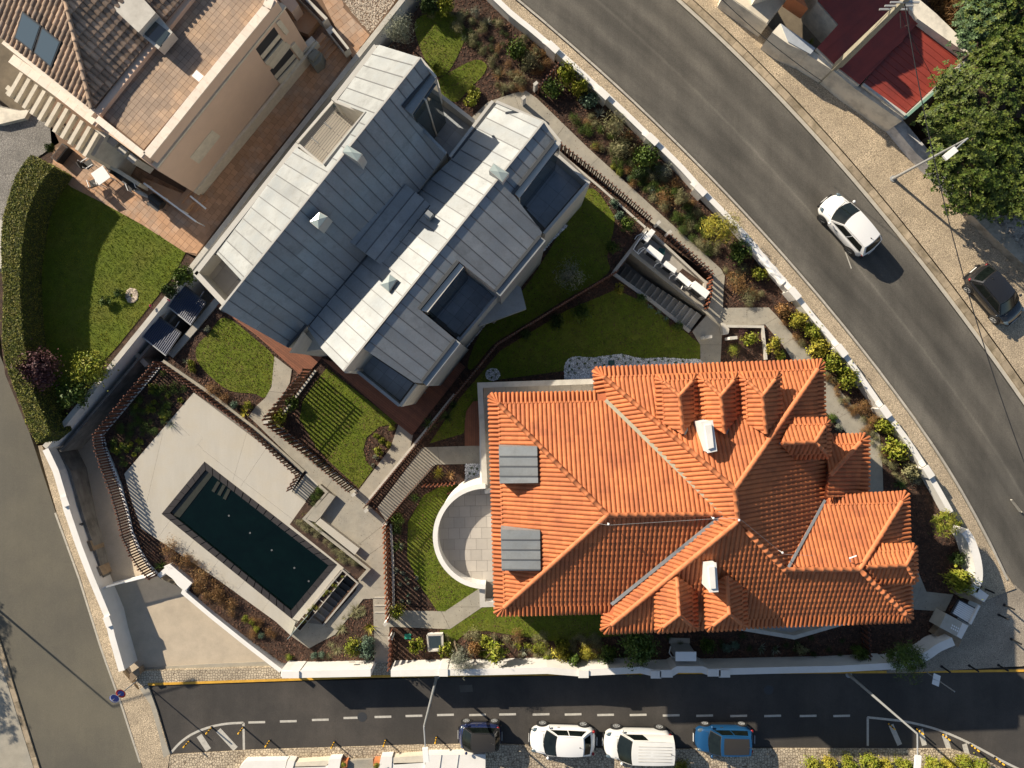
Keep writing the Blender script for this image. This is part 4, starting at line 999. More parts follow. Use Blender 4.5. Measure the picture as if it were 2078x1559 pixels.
cut_slabs(terrace, [(393,797),(415,937),(328,1043),(268,1005),(252,962)], .085, 0.0, [((405,905),(385,885)), ((330,880),(300,1010))], 'concrete_pale')
cut_slabs(terrace, [(252,962),(268,1005),(328,1043),(592,1256),(600,1262),(590,1290),(560,1262),(440,1175),(287,1073),(268,1020)], .085, 0.0, [((300,1020),(620,1275)), ((345,1057),(325,1085)), ((395,1095),(372,1125)), ((445,1135),(425,1163)), ((497,1178),(478,1203)), ((547,1218),(530,1243))], 'concrete_pale')
cut_slabs(terrace, [(415,937),(592,1064),(700,1150),(693,1160),(684,1146)], .085, 0.0, [((615,1080),(600,1095)), ((650,1108),(636,1124))], 'concrete_pale')
cut_slabs(terrace, [(684,1146),(693,1160),(612,1262),(592,1256)], .085, 0.0, [], 'concrete_pale')
drain = MB().pp([(394,872),(412,888),(397,907),(379,891)], .07, .089).build('drain_cover', 'concrete_pale', terrace)

# ------------------------------------------------------------------ swimming pool
pool = thing('swimming_pool', 'rectangular dark swimming pool with black coping set in the pale terrace', 'pool', tuple(P(500,1095,-1.5)))
pw = [P2(p, .09) for p in pool_o]
pin_ = offset_line(pw, -0.36 if area2(pw) > 0 else -0.36, True)
if abs(area2(pin_)) > abs(area2(pw)): pin_ = offset_line(pw, 0.36, True)
a_, b_ = pw, pin_
sh = MB(); sh.prism(pw, -1.7, -1.5); sh.build('pool_floor', 'pool_dark', pool)
for i in range(4):
    q = [a_[i], a_[(i+1) % 4], b_[(i+1) % 4], b_[i]]
    MB().prism(q, -1.55, 0.0).build('pool_wall', 'pool_dark', pool)
    A, B, C, D = [Vector(v) for v in q]; n = max(1, round((B-A).length / 0.62))
    for k in range(n):
        t0, t1 = k/n + .003, (k+1)/n - .003; MB().prism([A.lerp(B, t0), A.lerp(B, t1), D.lerp(C, t1), D.lerp(C, t0)], 0.0, 0.098).build('coping_stone', 'pool_cope', pool)
MB().prism([P2(p, 0) for p in [(405,962),(424,954),(436,958),(364,1051),(345,1043)]], -1.5, -0.02).build('shallow_shelf', 'pool_step', pool)
for k, (a, b) in enumerate([((444,978),(432,998)), ((455,985),(444,1005)), ((465,993),(455,1013))]):
    l = [P2(a, 0), P2(b, 0)]; MB().prism(strip(l, 0.20), -1.5, 0.005 - k*0.002).build('pool_step', 'pool_step', pool)
MB().prism([(x, y) for x, y in b_], -0.20, -0.03 if False else -0.045).build('water', 'water', pool)
for (x, y) in [(464,1047),(507,1082),(551,1117),(597,1153),(626,1180)]:
    c = P(x, y, 0); MB().tube([(c.x, c.y, -0.05), (c.x, c.y, -0.03)], 0.06, 12).build('pool_lamp', 'zinc_seam', pool)

# ------------------------------------------------------------------ pool-side stair, planter, bench, steps
def stair(name, label, quad, z_top, z_bot, n, m='raw_concrete', wallm='raw_concrete', cat='stairs', walls=True, flip=False):
    """quad px at ground: a,b = top edge; c,d = bottom edge (b->c, a->d run down)"""
    a, b, c, d = [Vector(P2(p, 0)) for p in quad]; root = thing(name, label, cat, (a.x, a.y, z_bot))
    for k in range(n):
        t0, t1 = k/n, (k+1)/n; z = z_top + (z_bot - z_top) * (k+1)/n
        MB().prism([a.lerp(d, t0), b.lerp(c, t0), b.lerp(c, t1), a.lerp(d, t1)], z_bot - 0.5, z).build('stair_step', m, root)
        MB().prism([a.lerp(d, t1).lerp(a.lerp(d, t0), .22), b.lerp(c, t1).lerp(b.lerp(c, t0), .22), b.lerp(c, t1), a.lerp(d, t1)], z - 0.02, z + 0.012).build('nosing', 'concrete_pale', root)
    return root
stair('garden_stairs', 'concrete stair going down beside the pool behind the row of square planters', [(652,1266),(624,1244),(693,1160),(722,1182)], -0.05, -2.0, 10, 'raw_concrete')
sw = wall_run('stair_parapet', 'thin concrete parapet round the stair beside the pool', [(655,1270),(726,1184),(695,1157),(620,1246)], 0.22, -0.3, 0.10, 'raw_concrete', 'raw_concrete', 0.02, 0.0)
pl = thing('planter_wall', 'L-shaped concrete planter wall between the pool and the sunken seating court', 'planter', tuple(P(619,1052,0)))
MB().prism(strip([P2(p, .42) for p in [(648,986),(664,1000),(617,1053),(748,1156),(728,1178)]], 0.17), 0.0, 0.42).build('planter_wall_body', 'concrete', pl)
MB().prism([P2(p, 0) for p in [(644,990),(660,1001),(616,1055),(743,1157),(727,1173),(590,1063),(620,1021)]], 0.0, 0.2).build('planter_soil', 'mulch', pl)
bench = thing('court_bench', 'L-shaped stone bench in the court beside the pool planter', 'bench', tuple(P(650,1052,0)))
MB().prism([P2(p, .42) for p in [(666,999),(680,1008),(650,1050),(640,1060),(621,1054)]], 0.02, 0.42).build('bench_block', 'concrete', bench)
MB().prism([P2(p, .42) for p in [(650,1052),(729,1113),(720,1126),(640,1062)]], 0.02, 0.425).build('bench_block', 'concrete_pale', bench)  # sunlit arm: paler concrete than the shaded arm, the light put into its colour
st2 = stair('terrace_steps', 'three shallow concrete steps at the corner of the pool terrace', [(594,998),(619,1019),(647,984),(622,960)], 0.075, 0.05, 3, 'concrete')
box6 = thing('planter_row', 'row of six small square planters along the short end of the pool', 'planter', tuple(P(640,1210,0)))
A, B = Vector(P2((692,1156), .1)), Vector(P2((597,1272), .1)); dd = (B-A)/6; nn = Vector((-dd.y, dd.x)).normalized() * 0.0
side = Vector((dd.y, -dd.x)).normalized()
side = side if side.dot(Vector(P2((700,1170),.1)) - A) > 0 else -side
for k in range(6):
    p = A + dd*k; q = p + dd*0.94; 
    MB().prism([p, q, q + side*0.42, p + side*0.42], 0.0, 0.10).build('planter_soil', 'mulch', box6)
    MB().prism(strip([tuple(q + dd*0.03), tuple(q + dd*0.03 + side*0.44)], 0.05), 0.0, 0.14).build('planter_divider', 'concrete_pale', box6)
MB().prism(strip([tuple(A + side*0.46), tuple(B + side*0.46)], 0.05), -0.3, 0.14).build('planter_edge', 'concrete_pale', box6)
gs = thing('glass_balustrade', 'frameless glass balustrade at the foot of the planter row by the pool', 'balustrade', tuple(P(590,1290,0)))
MB().beam(P(588,1292,.5), P(629,1244,.5), .03, 0.9).build('glass_panel', 'glass_sky', gs)
# stair by the south path
st3 = thing('path_steps', 'two low steps in the narrow walkway down to the street gate', 'steps', tuple(P(773,1225,0)))
for y in (1213, 1229, 1243): MB().prism(strip([P2((760,y), .09), P2((786,y), .09)], 0.07), 0.0, 0.085).build('step_edge', 'concrete_pale', st3)

# ================================================================== west drive: sunken ramp and forecourt
def ZR(x, y): return -1.0 - 1.75 * max(0, min(1, (y + 11.8) / 12.5))
MB().prism([P2(p, -1.5) for p in dense([(80,905),(300,640),(395,540),(470,560),(470,640),(345,760),(240,890),(255,960),(290,1060),(330,1168),(400,1200),(585,1368),(560,1378),(283,1378),(240,1310),(150,1080)], 50)], -3.6, ZR).build('driveway', 'aggregate', kind='structure')
structure('driveway_apron', [(283,1368),(420,1360),(560,1353),(556,1342),(420,1348),(282,1356)], -0.955, 0.2, 'concrete')
structure('driveway_manhole', [(262,1139),(272,1140),(269,1153),(259,1152)], -1.33, 0.2, 'concrete')
ww = wall_run('west_boundary_wall', 'white boundary wall with stepped cap along the west street', [(92,912),(113,956),(127,1003),(135,1035),(160,1108),(183,1168),(218,1252),(227,1292),(247,1362)], 0.50, -3.3, 0.34, 'white', 'white', 0.06, 0.02)
for p, hh in (((131,1018), .14), ((218,1262), .16)):
    a = P(*p, 0.5 + hh); MB().box((a.x, a.y, 0.5 + hh/2 - .01), (.40, .62, hh), rz=R(20)).build('cap_step', 'white', ww)
for p in ((163,1063), (205,1200), (246,1325)):
    a = P(*p, 0.0); MB().mesh([(a.x, a.y, .16), (a.x+.05, a.y-.16, -.12), (a.x+.2, a.y-.05, -.02), (a.x+.08, a.y+.05, -.12)], [(0,1,2),(0,2,3),(0,3,1),(1,3,2)]).build('wall_lamp', 'dark_metal', ww)
# board-marked retaining faces of the ramp
MB().prism(strip([P2(p, .0) for p in [(108,912),(135,958),(150,1010),(165,1060),(190,1130),(203,1175)]], 0.16), -3.3, -0.25).build('retaining_wall', 'board_concrete', kind='structure')
MB().prism(strip([P2(p, .0) for p in [(121,916),(265,746),(355,640)]], 0.14), -3.3, -0.05).build('retaining_wall', 'board_concrete', kind='structure')
nw = wall_run('plot_division_wall', 'long white wall between the two plots with pale stone cap', [(90,908),(200,775),(300,652),(400,528),(470,438),(520,372),(660,196),(820,-5),(880,-85)], 1.0, -3.3, 0.20, 'white', 'cap', 0.05, 0.05, joints=3.0)
MB().prism(strip([P2(p, 0.10) for p in [(210,903),(222,935),(240,980),(256,1035),(266,1080),(282,1118),(300,1147),(320,1168)]], 0.20), -3.2, 0.10).build('ramp_kerb_wall', 'white', kind='structure')
MB().prism(strip([P2(p, 0.10) for p in [(330,735),(206,882),(212,905)]], 0.20), -3.2, 0.10).build('ramp_kerb_wall', 'white', kind='structure')
MB().prism(strip([P2(p, 0.16) for p in [(330,733),(420,795),(520,873),(616,958)]], 0.22), -0.2, 0.16).build('terrace_kerb_wall', 'concrete', kind='structure')
fw = wall_run('drive_wall', 'white angled wall between the driveway forecourt and the brown planting bed', [(322,1170),(335,1158),(378,1190),(372,1203),(430,1252),(500,1308),(570,1362)], 0.38, -1.3, 0.26, 'white', 'white', 0.05, 0.0)
MB().pp([(332,1150),(345,1145),(390,1183),(375,1200),(360,1188)], -1.0, 0.40).build('wall_shoulder', 'white', fw)
gate = thing('sliding_gate', 'white steel driveway gate leaf standing across the ramp entrance', 'gate', tuple(P(262,1185,-1.0)))
gA, gB = P(209,1193,0.15), P(318,1166,0.15)
MB().beam(gA, gB, 0.06, 0.08).build('gate_rail', 'white_metal', gate); MB().beam(gA - Vector((0,0,1.05)), gB - Vector((0,0,1.0)), 0.06, 0.08).build('gate_rail', 'white_metal', gate)
for k in range(26):
    p = gA.lerp(gB, (k+.5)/26); MB().box((p.x, p.y, p.z - .52), (0.09, 0.02, 1.0), rz=math.atan2(gB.y-gA.y, gB.x-gA.x)).build('gate_slat', 'white_metal', gate)
MB().beam(P(213,1192,.2), P(252,1181,.2), .10, .06).build('gate_arm', 'grey_metal', gate)
# light well with two solar collectors
MB().prism(strip([P2(p, .15) for p in [(345,722),(395,664),(443,606)]], 0.40), -3.2, 0.12).build('light_well_kerb', 'raw_concrete', kind='structure')
MB().prism(strip([P2(p, -.3) for p in [(264,706),(298,742)]], 0.30), -3.0, -0.3).build('light_well_beam', 'raw_concrete', kind='structure')
def collector(label, quad):
    a, b, c, d = [P(x, y, zz) for x, y, zz in quad]; root = thing('solar_collector', label, 'solar collector', tuple((a+b+c+d)/4 - Vector((0,0,1.2))), group='solar tube collectors over the light well')
    n = 15
    for k in range(n):
        t = (k+.5)/n; MB().tube([a.lerp(b, t), d.lerp(c, t)], 0.042, 8).build('collector_tube', 'collector', root)
    MB().beam(a, b, .10, .10).build('header', 'dark_metal', root); MB().beam(d, c, .07, .07).build('foot_rail', 'grey_metal', root)
    MB().beam(a, d, .04, .05).build('side_rail', 'dark_metal', root); MB().beam(b, c, .04, .05).build('side_rail', 'grey_metal', root)
    cen = (a+b+c+d)/4; nz = (b-a).cross(d-a).normalized(); nz = nz if nz.z > 0 else -nz
    MB().face([a - nz*.08, b - nz*.08, c - nz*.08, d - nz*.08]).build('reflector', 'dark_metal', root)
    for s_ in (.3, .8): MB().beam(a.lerp(b, s_) + Vector((0,0,-.1)), a.lerp(b, s_) + (a-d)*.28 + Vector((0,0,-.1)), .04, .04).build('support_bar', 'grey_metal', root)
    return root
collector('upper blue tube collector beside the pink flowers on the division wall', [(418,615,.35),(371,577,.35),(341,622,.55),(388,660,.55)][::1])
collector('lower blue tube collector next to the start of the slatted fence', [(368,676,.35),(320,641,.35),(289,684,.55),(337,722,.55)])

# ================================================================== boundary walls
ne = wall_run('roadside_wall', 'long low white garden wall curving along the road with stepped piers', catmull([(978,-30),(1035,25),(1075,57),(1108,85),(1133,105),(1185,152),(1213,178),(1240,202),(1280,240),(1313,272),(1345,302),(1385,342),(1412,372),(1440,402),(1480,443),(1525,492),(1555,530),(1608,590),(1650,643),(1703,705),(1745,762),(1790,827),(1835,885),(1878,950),(1905,995),(1930,1040)], 2, closed=False), 0.92, -0.9, 0.26, 'white', 'white', 0.05, 0.03)
for x, y, a in [(1122,96,-42),(1224,190,-43),(1324,283,-43),(1422,386,-46),(1613,596,-50),(1708,712,-52),(1797,836,-54),(1884,958,-57)]:
    c = P(x, y, 1.1); MB().box((c.x, c.y, .3), (0.68, 0.36, 1.6), rz=R(a)).build('pier', 'white', ne); MB().box((c.x, c.y, 1.125), (0.76, 0.42, 0.05), rz=R(a)).build('pier_cap', 'white', ne)
    d = Vector((math.cos(R(a)), math.sin(R(a)), 0))
    for q in (1, 2, 3):
        cc = c - d * (0.34 + q*.11); MB().box((cc.x, cc.y, .92 + .08 - q*.02), (0.11, 0.32, .16 - q*.04), rz=R(a)).build('scroll_step', 'white', ne)
cw = wall_run('curved_corner_wall', 'tall white curved wall between the roadside wall and the corner gate', catmull([(1958,1078),(1972,1100),(1984,1140),(1986,1175),(1976,1200)], 4, closed=False), 1.25, -0.9, 0.42, 'white', 'white', 0.05, 0.03)
MB().box((*P(1992,1208,1.3).xy, .3), (.8, .5, 1.9), rz=R(-35)).build('end_pier', 'white', cw)
ws = wall_run('street_wall', 'white rendered wall along the south street right of the pedestrian gate', [(793,1367),(900,1365),(975,1364),(1110,1361),(1172,1366),(1300,1360),(1325,1366),(1365,1365),(1375,1359),(1425,1359),(1435,1363),(1480,1363),(1600,1360),(1700,1358),(1808,1352)], 1.55, -0.95, 0.33, 'white', 'white', 0.06, 0.03)
for x, y, w_ in [(900,1367,.45),(1184,1370,.55),(1331,1371,.55),(1352,1369,.7),(1449,1367,.7),(1470,1369,.6)]:
    c = P(x, y-2, 1.60); MB().box((c.x, c.y, .35), (w_, .38, 2.46)).build('pier', 'white', ws); MB().box((c.x, c.y, 1.61), (w_ + .06, .44, .06)).build('pier_cap', 'white', ws)
wsc = wall_run('corner_gate_wall', 'white curved wall sweeping from the street wall to the corner gate', catmull([(1808,1352),(1845,1346),(1880,1332),(1905,1315),(1935,1302)], 4, closed=False), 1.25, -0.9, 0.45, 'white', 'white', 0.05, 0.03)
ws2 = wall_run('short_street_wall', 'white rendered wall along the street below the triangular planting bed', [(570,1366),(600,1369),(752,1366)], 1.45, -1.0, 0.36, 'white', 'white', 0.06, 0.03)
c = P(590,1369,1.5); MB().box((c.x, c.y, .3), (1.0, .40, 2.5)).build('pier', 'white', ws2)
MB().box((*P(713,1345,.9).xy, .8), (.34, .05, .12)).build('wall_vent', 'cap', ws2)

# ================================================================== slatted fences
slat_fence('slatted_fence', 'long brown slatted fence curving down the driveway ramp', [(331,737),(262,818),(212,880),(214,905),(224,938),(242,985),(258,1038),(268,1082),(284,1118),(302,1146),(322,1168)], 0.08, 1.2, 0.165, jitter=0.03, hvar=.04, size=(.085,.06))
slat_fence('slatted_fence', 'brown slatted fence between the pool terrace and the garden path', [(332,738),(420,799),(515,872),(610,962),(590,994)], 0.10, 1.0, 0.15, jitter=0.03, size=(.085,.05))
slat_fence('slatted_fence', 'tall brown slatted fence at the upper left of the striped lawn', [(634,752),(600,795),(553,852)], 0.02, 2.1, 0.22, jitter=0.03, size=(.11,.06))
slat_fence('slatted_fence', 'brown slatted fence along the lower left of the striped lawn', [(556,858),(640,922),(722,993)], 0.02, 1.75, 0.155, jitter=0.03, size=(.085,.05))
slat_fence('slatted_fence', 'dark slatted fence beside the top path past the grey house balcony', [(1132,300),(1225,373),(1318,452)], 0.02, 1.1, 0.15, jitter=0.04)
slat_fence('slatted_fence', 'dark slatted fence screening the air conditioning units', [(1352,482),(1400,522),(1442,562)], 0.02, 1.0, 0.16, jitter=0.05)
slat_fence('slatted_fence', 'short reddish slatted fence turning the corner right of the air conditioning units', [(1437,566),(1436,600),(1427,630)], 0.02, 0.8, 0.17, m='fence_warm', jitter=0.05)
slat_fence('slatted_fence', 'long dividing slatted fence between the grey house garden and the tiled house garden', [(1246,557),(1150,615),(1010,700),(925,803),(853,895),(745,1026)], 0.02, 1.5, 0.165, jitter=0.0, size=(.085,.05), rail_m='raw_concrete')
slat_fence('slatted_fence', 'slatted fence on the right side of the narrow striped path', [(879,946),(838,992),(786,1056)], 0.02, 1.6, 0.165, jitter=0.0, size=(.085,.05), rail_m='raw_concrete')
slat_fence('slatted_fence', 'reddish slatted fence standing beside the sunken court right of the pool', [(787,1062),(789,1120),(791,1180),(793,1246)], 0.02, 1.5, 0.15, m='fence_warm', jitter=0.05)
slat_fence('slatted_fence', 'short brown slatted fence beside the pedestrian gate on the street', [(797,1278),(797,1310),(794,1352)], 0.02, 1.1, 0.15, jitter=0.05, m='fence_wood')
slat_fence('slatted_fence', 'short orange lit slatted screen above the small round terrace lawn', [(859,984),(895,983),(927,980)], 0.02, 0.7, 0.13, m='fence_warm', jitter=0.04)
slat_fence('slatted_fence', 'small slatted screen in the planting bed below the top path gate', [(1091,190),(1112,166),(1133,142)], 0.02, 1.0, 0.17, m='fence_wood', jitter=0.04)
slat_fence('slatted_fence', 'dark slatted fence between the tiled house and the street wall', [(1748,1262),(1750,1300),(1752,1335)], 0.02, 1.0, 0.16, jitter=0.04)
for i, (name, label, pts, zt) in enumerate([
   ('fence_kerb_wall', 'low pale kerb wall under the fence along the striped lawn', [(560,862),(640,927),(724,997)], .12),
   ('fence_kerb_wall', 'low pale kerb wall under the upper left fence of the striped lawn', [(640,752),(602,803),(562,856)], .14),
   ('fence_kerb_wall', 'low yellowish kerb wall beside the top path fence', [(1137,312),(1220,382),(1310,462)], .12),
   ('fence_kerb_wall', 'low pale kerb wall along the lower part of the long dividing fence', [(742,1022),(850,890),(922,800)], .10),
   ('fence_kerb_wall', 'low kerb wall under the court side fence', [(793,1064),(797,1140),(799,1240)], .10)]):
    wall_run(name, label, pts, zt, -0.1, 0.13, 'concrete_pale', 'cap', 0.02, 0.0)
for i, (x, y, hgt, lab) in enumerate([(722,1001,.6,'white concrete end post at the lower corner of the striped lawn'), (748,1032,.7,'white concrete end post where the dividing fence meets the path'),
      (784,1060,.7,'white concrete end post at the foot of the striped path'), (788,1256,.9,'white concrete end post at the bottom of the reddish fence'),
      (1330,459,.9,'white gate post at the end of the top path fence'), (1352,478,.9,'white gate post at the start of the screen by the air conditioning units'),
      (1086,184,1.0,'white gate post at the top of the long path'), (1062,212,1.0,'white gate post near the corner of the grey house'), (1428,686,1.0,'white gate post between the stair and the pebble bed path'),
      (1478,688,1.0,'white gate post beside the small square flower bed'), (797,1285,.9,'white angled gate post above the pedestrian gate fence'), (549,856,.8,'white end post at the left corner of the striped lawn')]):
    g = thing('gate_post', lab, 'gate post', tuple(P(x, y, 0)), group='white gate and fence posts'); c = P(x, y, 0)
    MB().box((c.x, c.y, hgt/2), (.42 if i in (8, 9) else .24, .16, hgt), rz=R(40 if i < 8 else 5)).build('post', 'white', g); MB().box((c.x, c.y, hgt+.015), (.45 if i in (8, 9) else .27, .19, .03), rz=R(40 if i < 8 else 5)).build('post_cap', 'cap', g)

# ================================================================== plant-room pit with stair and four units
pr = thing('stair_enclosure', 'concrete walls round the outdoor stair and the air conditioning units', 'retaining wall', tuple(P(1300,560,-2.5)))
def zb(p, z=0.0): return P2(p, z)
MB().prism([P2(p, -2.6) for p in [(1235,560),(1310,455),(1460,560),(1450,680),(1400,690)]], -3.2, -2.55).build('pit_floor', 'raw_concrete', pr)
MB().prism([P2(p, -.35) for p in [(1312,478),(1440,575),(1425,635),(1278,517)]], -2.6, -0.35).build('unit_platform', 'raw_concrete', pr)
MB().prism([P2(p, -.33) for p in [(1385,545),(1430,577),(1424,600),(1370,560)]], -0.36, -0.30).build('soil_patch', 'mulch', pr)
MB().prism(strip([P2(p, .12) for p in [(1278,508),(1350,566),(1428,628),(1466,658)]], 0.22), -2.6, 0.10).build('pit_wall', 'concrete', pr)
MB().prism(strip([P2(p, .10) for p in [(1312,462),(1353,500),(1432,573),(1430,590)]], 0.14), -2.6, 0.08).build('pit_wall', 'concrete_pale', pr)
MB().prism(strip([P2(p, .12) for p in [(1242,553),(1325,613),(1400,673)]], 0.22), -2.6, 0.12).build('pit_wall', 'raw_concrete', pr)
MB().prism(strip([P2(p, .12) for p in [(1246,552),(1280,508),(1312,464)]], 0.20), -2.6, 0.12).build('pit_wall', 'raw_concrete', pr)
stair('basement_stairs', 'concrete basement stair going down beside the air conditioning units', [(1425,640),(1402,671),(1246,556),(1272,520)], 0.0, -2.5, 15, 'concrete')
def ac_unit(label, quad_px, ztop=0.55, zbot=-0.33, pipe=True, front=1):
    a, b, c, d = [Vector(P2(p, ztop)) for p in quad_px]; root = thing('air_conditioning_unit', label, 'air conditioner', (a.x, a.y, zbot), group='white heat pump units in the pit')
    MB().prism([a, b, c, d], zbot, ztop).build('casing', 'white_metal', root)
    f0, f1 = (d, c); ny = ((d-a).normalized()) * 0.012
    g = MB(); z0, z1 = zbot + .12, ztop - .1; p0 = f0.lerp(f1, .12) + ny; p1 = f0.lerp(f1, .78) + ny; g.face([(p0.x, p0.y, z0), (p1.x, p1.y, z0), (p1.x, p1.y, z1), (p0.x, p0.y, z1)]); g.build('fan_grille', 'black', root)
    for k in range(6):
        z = z0 + (z1-z0)*(k+.5)/6; q = ny*1.4; MB().beam((p0.x+q.x, p0.y+q.y, z), (p1.x+q.x, p1.y+q.y, z), .012, .012).build('grille_bar', 'dark_metal', root)
    if pipe:
        e = a.lerp(d, .6); u = (a-b).normalized(); MB().tube([(e.x, e.y, .1), (e.x+u.x*.22, e.y+u.y*.22, .14), (e.x+u.x*.34 + ny.x*20, e.y+u.y*.34 + ny.y*20, .02), (e.x+u.x*.3 + ny.x*42, e.y+u.y*.3 + ny.y*42, .06)], .03, 6).build('pipe', 'white_metal', root)
ac_unit('smallest white heat pump unit at the upper left end of the row', [(1322,464),(1330,470),(1314,492),(1303,484)])
ac_unit('second heat pump unit in shade beside the white pipe loop', [(1319,497),(1347,519),(1341,531),(1311,508)])
ac_unit('third heat pump unit half lit in the middle of the row', [(1352,529),(1374,546),(1369,555),(1345,538)])
ac_unit('fourth heat pump unit fully lit next to the largest one', [(1380,553),(1404,573),(1397,583),(1374,563)])
ac_unit('largest heat pump unit at the lower right end of the row', [(1411,570),(1441,593),(1432,606),(1402,582)], 0.75)
pp = thing('pipe_loop', 'white bent pipe loop left of the heat pump units', 'pipe', tuple(P(1290,505,-.3)))
MB().tube([P(1312,470,.3), P(1296,488,.3), P(1285,506,.2), P(1296,516,.2), P(1303,508,.2), P(1310,504,.3)], .035, 8).build('pipe', 'white_metal', pp)
hv = thing('garden_box', 'teal square box lid standing in the dark pit behind the units', 'box', tuple(P(1343,510,-.3))); MB().pp([(1338,504),(1349,506),(1347,516),(1337,514)], -.33, -.1).build('box_body', 'teal_dark', hv); MB().pp([(1337,503),(1350,505),(1348,517),(1336,515)], -.1, -.07).build('lid', 'teal_dark', hv)
# ================================================================== tiled house
oh = thing('tiled_house', 'white house under a large orange clay tile roof with many hips', 'house', tuple(P(1420,1000,0)))
ZE = 6.3; ZA = 9.3; ZB = 9.9; ZC = 8.2
T = TileRoof(oh)
A_nw, A_n2, A_v1, A_vt, A_r1 = (993,800,ZE), (1212,796,ZE), (1228,812,6.5), (1463,1041,ZA), (1232,1045,ZA)
T.face([(993,800,ZE), (1232,1045,ZA), (1006,1247,ZE)], eaves=[2])                                   # west slope
T.face([(1210,796,ZE), (1463,1041,ZA), (1232,1045,ZA), (993,800,ZE)], eaves=[3])                    # north slope of the west wing
T.face([(1006,1247,ZE), (1232,1045,ZA), (1463,1043,ZA), (1240,1241,ZE)], eaves=[3])                 # south slope of the west wing
apex, apx2 = (1490,992,ZB), (1496,1058,ZB)
T.face([(1670,732,ZE), (1490,992,ZB), (1205,748,ZE)], eaves=[2])                                    # main north slope
T.face([(1205,748,ZE), (1490,992,ZB), (1496,1058,ZB-.02), (1463,1042,ZA), (1208,800,ZE)], eaves=[4])
T.face([(1496,1058,ZB), (1222,1282,ZE), (1224,1240,ZE), (1463,1043,ZA)], eaves=[1])
T.face([(1222,1282,ZE), (1496,1058,ZB), (1590,1155,ZC), (1592,1269,ZE)], eaves=[3])                 # main south slope
T.face([(1592,1269,ZE), (1590,1155,ZC), (1742,1155,ZC), (1848,1258,ZE)], eaves=[3])
T.face([(1490,992,ZB), (1670,732,ZE), (1673,1012,ZE), (1590,1155,ZC), (1496,1058,ZB)], eaves=[1])   # main east slope
T.face([(1590,1155,ZC), (1676,1006,ZE), (1840,998,ZE), (1742,1155,ZC)], eaves=[1])                  # east wing
T.face([(1840,998,ZE), (1848,1258,ZE), (1742,1155,ZC)], eaves=[0])
T.face([(1758,882,5.7), (1762,1004,5.7), (1672,1010,6.9), (1682,965,7.0)], eaves=[0])               # low east wing
T.face([(1672,884,5.7), (1758,882,5.7), (1682,965,7.0)], eaves=[0])
for a, b in [((993,800,ZE),(1232,1045,ZA)), ((1006,1247,ZE),(1232,1045,ZA)), ((1205,748,ZE),apex), ((1670,732,ZE),apex), ((1222,1282,ZE),apx2), (apx2,(1590,1155,ZC)), ((1840,998,ZE),(1742,1155,ZC)), ((1848,1258,ZE),(1742,1155,ZC)),
             ((1232,1045,ZA),(1462,1043,ZA)), (apex, apx2), ((1590,1155,ZC),(1742,1155,ZC)), ((1758,882,5.7),(1682,965,7.0))]:
    # start ridge pieces clear of the eave corner
    p, q = P(*a), P(*b); s_ = (p-q).length
    if abs(a[2] - b[2]) > .5: p = p.lerp(q, 0.75 / s_)
    T.ridge(p, q, world=True)
def dormer(eL, eR, yb, zb, ridge_f, ridge_b, zr, front_y, side=0.0, axis='y'):
    pass
def dormer_faces(fl, fr_, bl, br, rf, rb, ze, zr):
    """front-left/right, back-left/right eave corners, ridge front/back (px); built as hipped gablet"""
    T.face([(*fl, ze), (*rf, zr), (*rb, zr), (*bl, ze)], eaves=[3])
    T.face([(*fr_, ze), (*br, ze), (*rb, zr), (*rf, zr)], eaves=[0])
    T.face([(*fl, ze), (*fr_, ze), (*rf, zr)], eaves=[0])
    for a, b in ((fl, rf), (fr_, rf)): p, q = P(*a, ze), P(*b, zr); T.ridge(p.lerp(q, .35), q, r=.095, L=.4, world=True)
    T.ridge(P(*rf, zr), P(*rb, zr), r=.10, L=.42, world=True)
s_eave = T.eave; T.eave = 0.36; T.flare = 0.06
dw = []
for x in (1373, 1457, 1541):
    dx = (x - 1373) * -0.03
    dormer_faces((x-41,763+dx), (x+42,761+dx), (x-39,852), (x+41,842), (x+5,803), (x+12,880), 7.9, 8.75)
    dw.append([(x-30,775), (x+32,773), (x+31,850), (x-29,856)])
for x, y in ((1371, 0), (1472, -3)):
    dormer_faces((x-40,1282+y), (x+42,1277+y), (x-40,1198+y), (x+40,1196+y), (x+6,1247+y), (x+2,1170+y), 7.7, 8.6)
    dw.append([(x-30,1270+y), (x+32,1266+y), (x+30,1200+y), (x-30,1200+y)])
# east-facing dormers (ridge along x)
def dormer_e(x0, x1, yt, yb, xr, yr, ze, zr):
    T.face([(x0,yt,ze), (x1,yt,ze), (xr,yr,zr), (x0-22,yr+3,zr)], eaves=[0])
    T.face([(x1,yt,ze), (x1+2,yb,ze), (xr,yr,zr)], eaves=[0])
    T.face([(x1+2,yb,ze), (x0+4,yb+1,ze), (x0-22,yr+3,zr), (xr,yr,zr)], eaves=[0])
    T.ridge(P(x0-20,yr+3,zr), P(xr,yr,zr), r=.10, world=True)
    for p in ((x1,yt), (x1+2,yb)): a, b = P(*p, ze), P(xr,yr,zr); T.ridge(a.lerp(b, .35), b, r=.095, L=.4, world=True)
dormer_e(1606,1681,850,928,1652,897,7.7,8.5); dw.append([(1600,860),(1668,860),(1670,918),(1602,919)])
dormer_e(1776,1857,1105,1182,1836,1147,7.5,8.15); dw.append([(1775,1115),(1843,1113),(1845,1172),(1776,1173)])
T.eave = s_eave; T.flare = .10
T.finish()
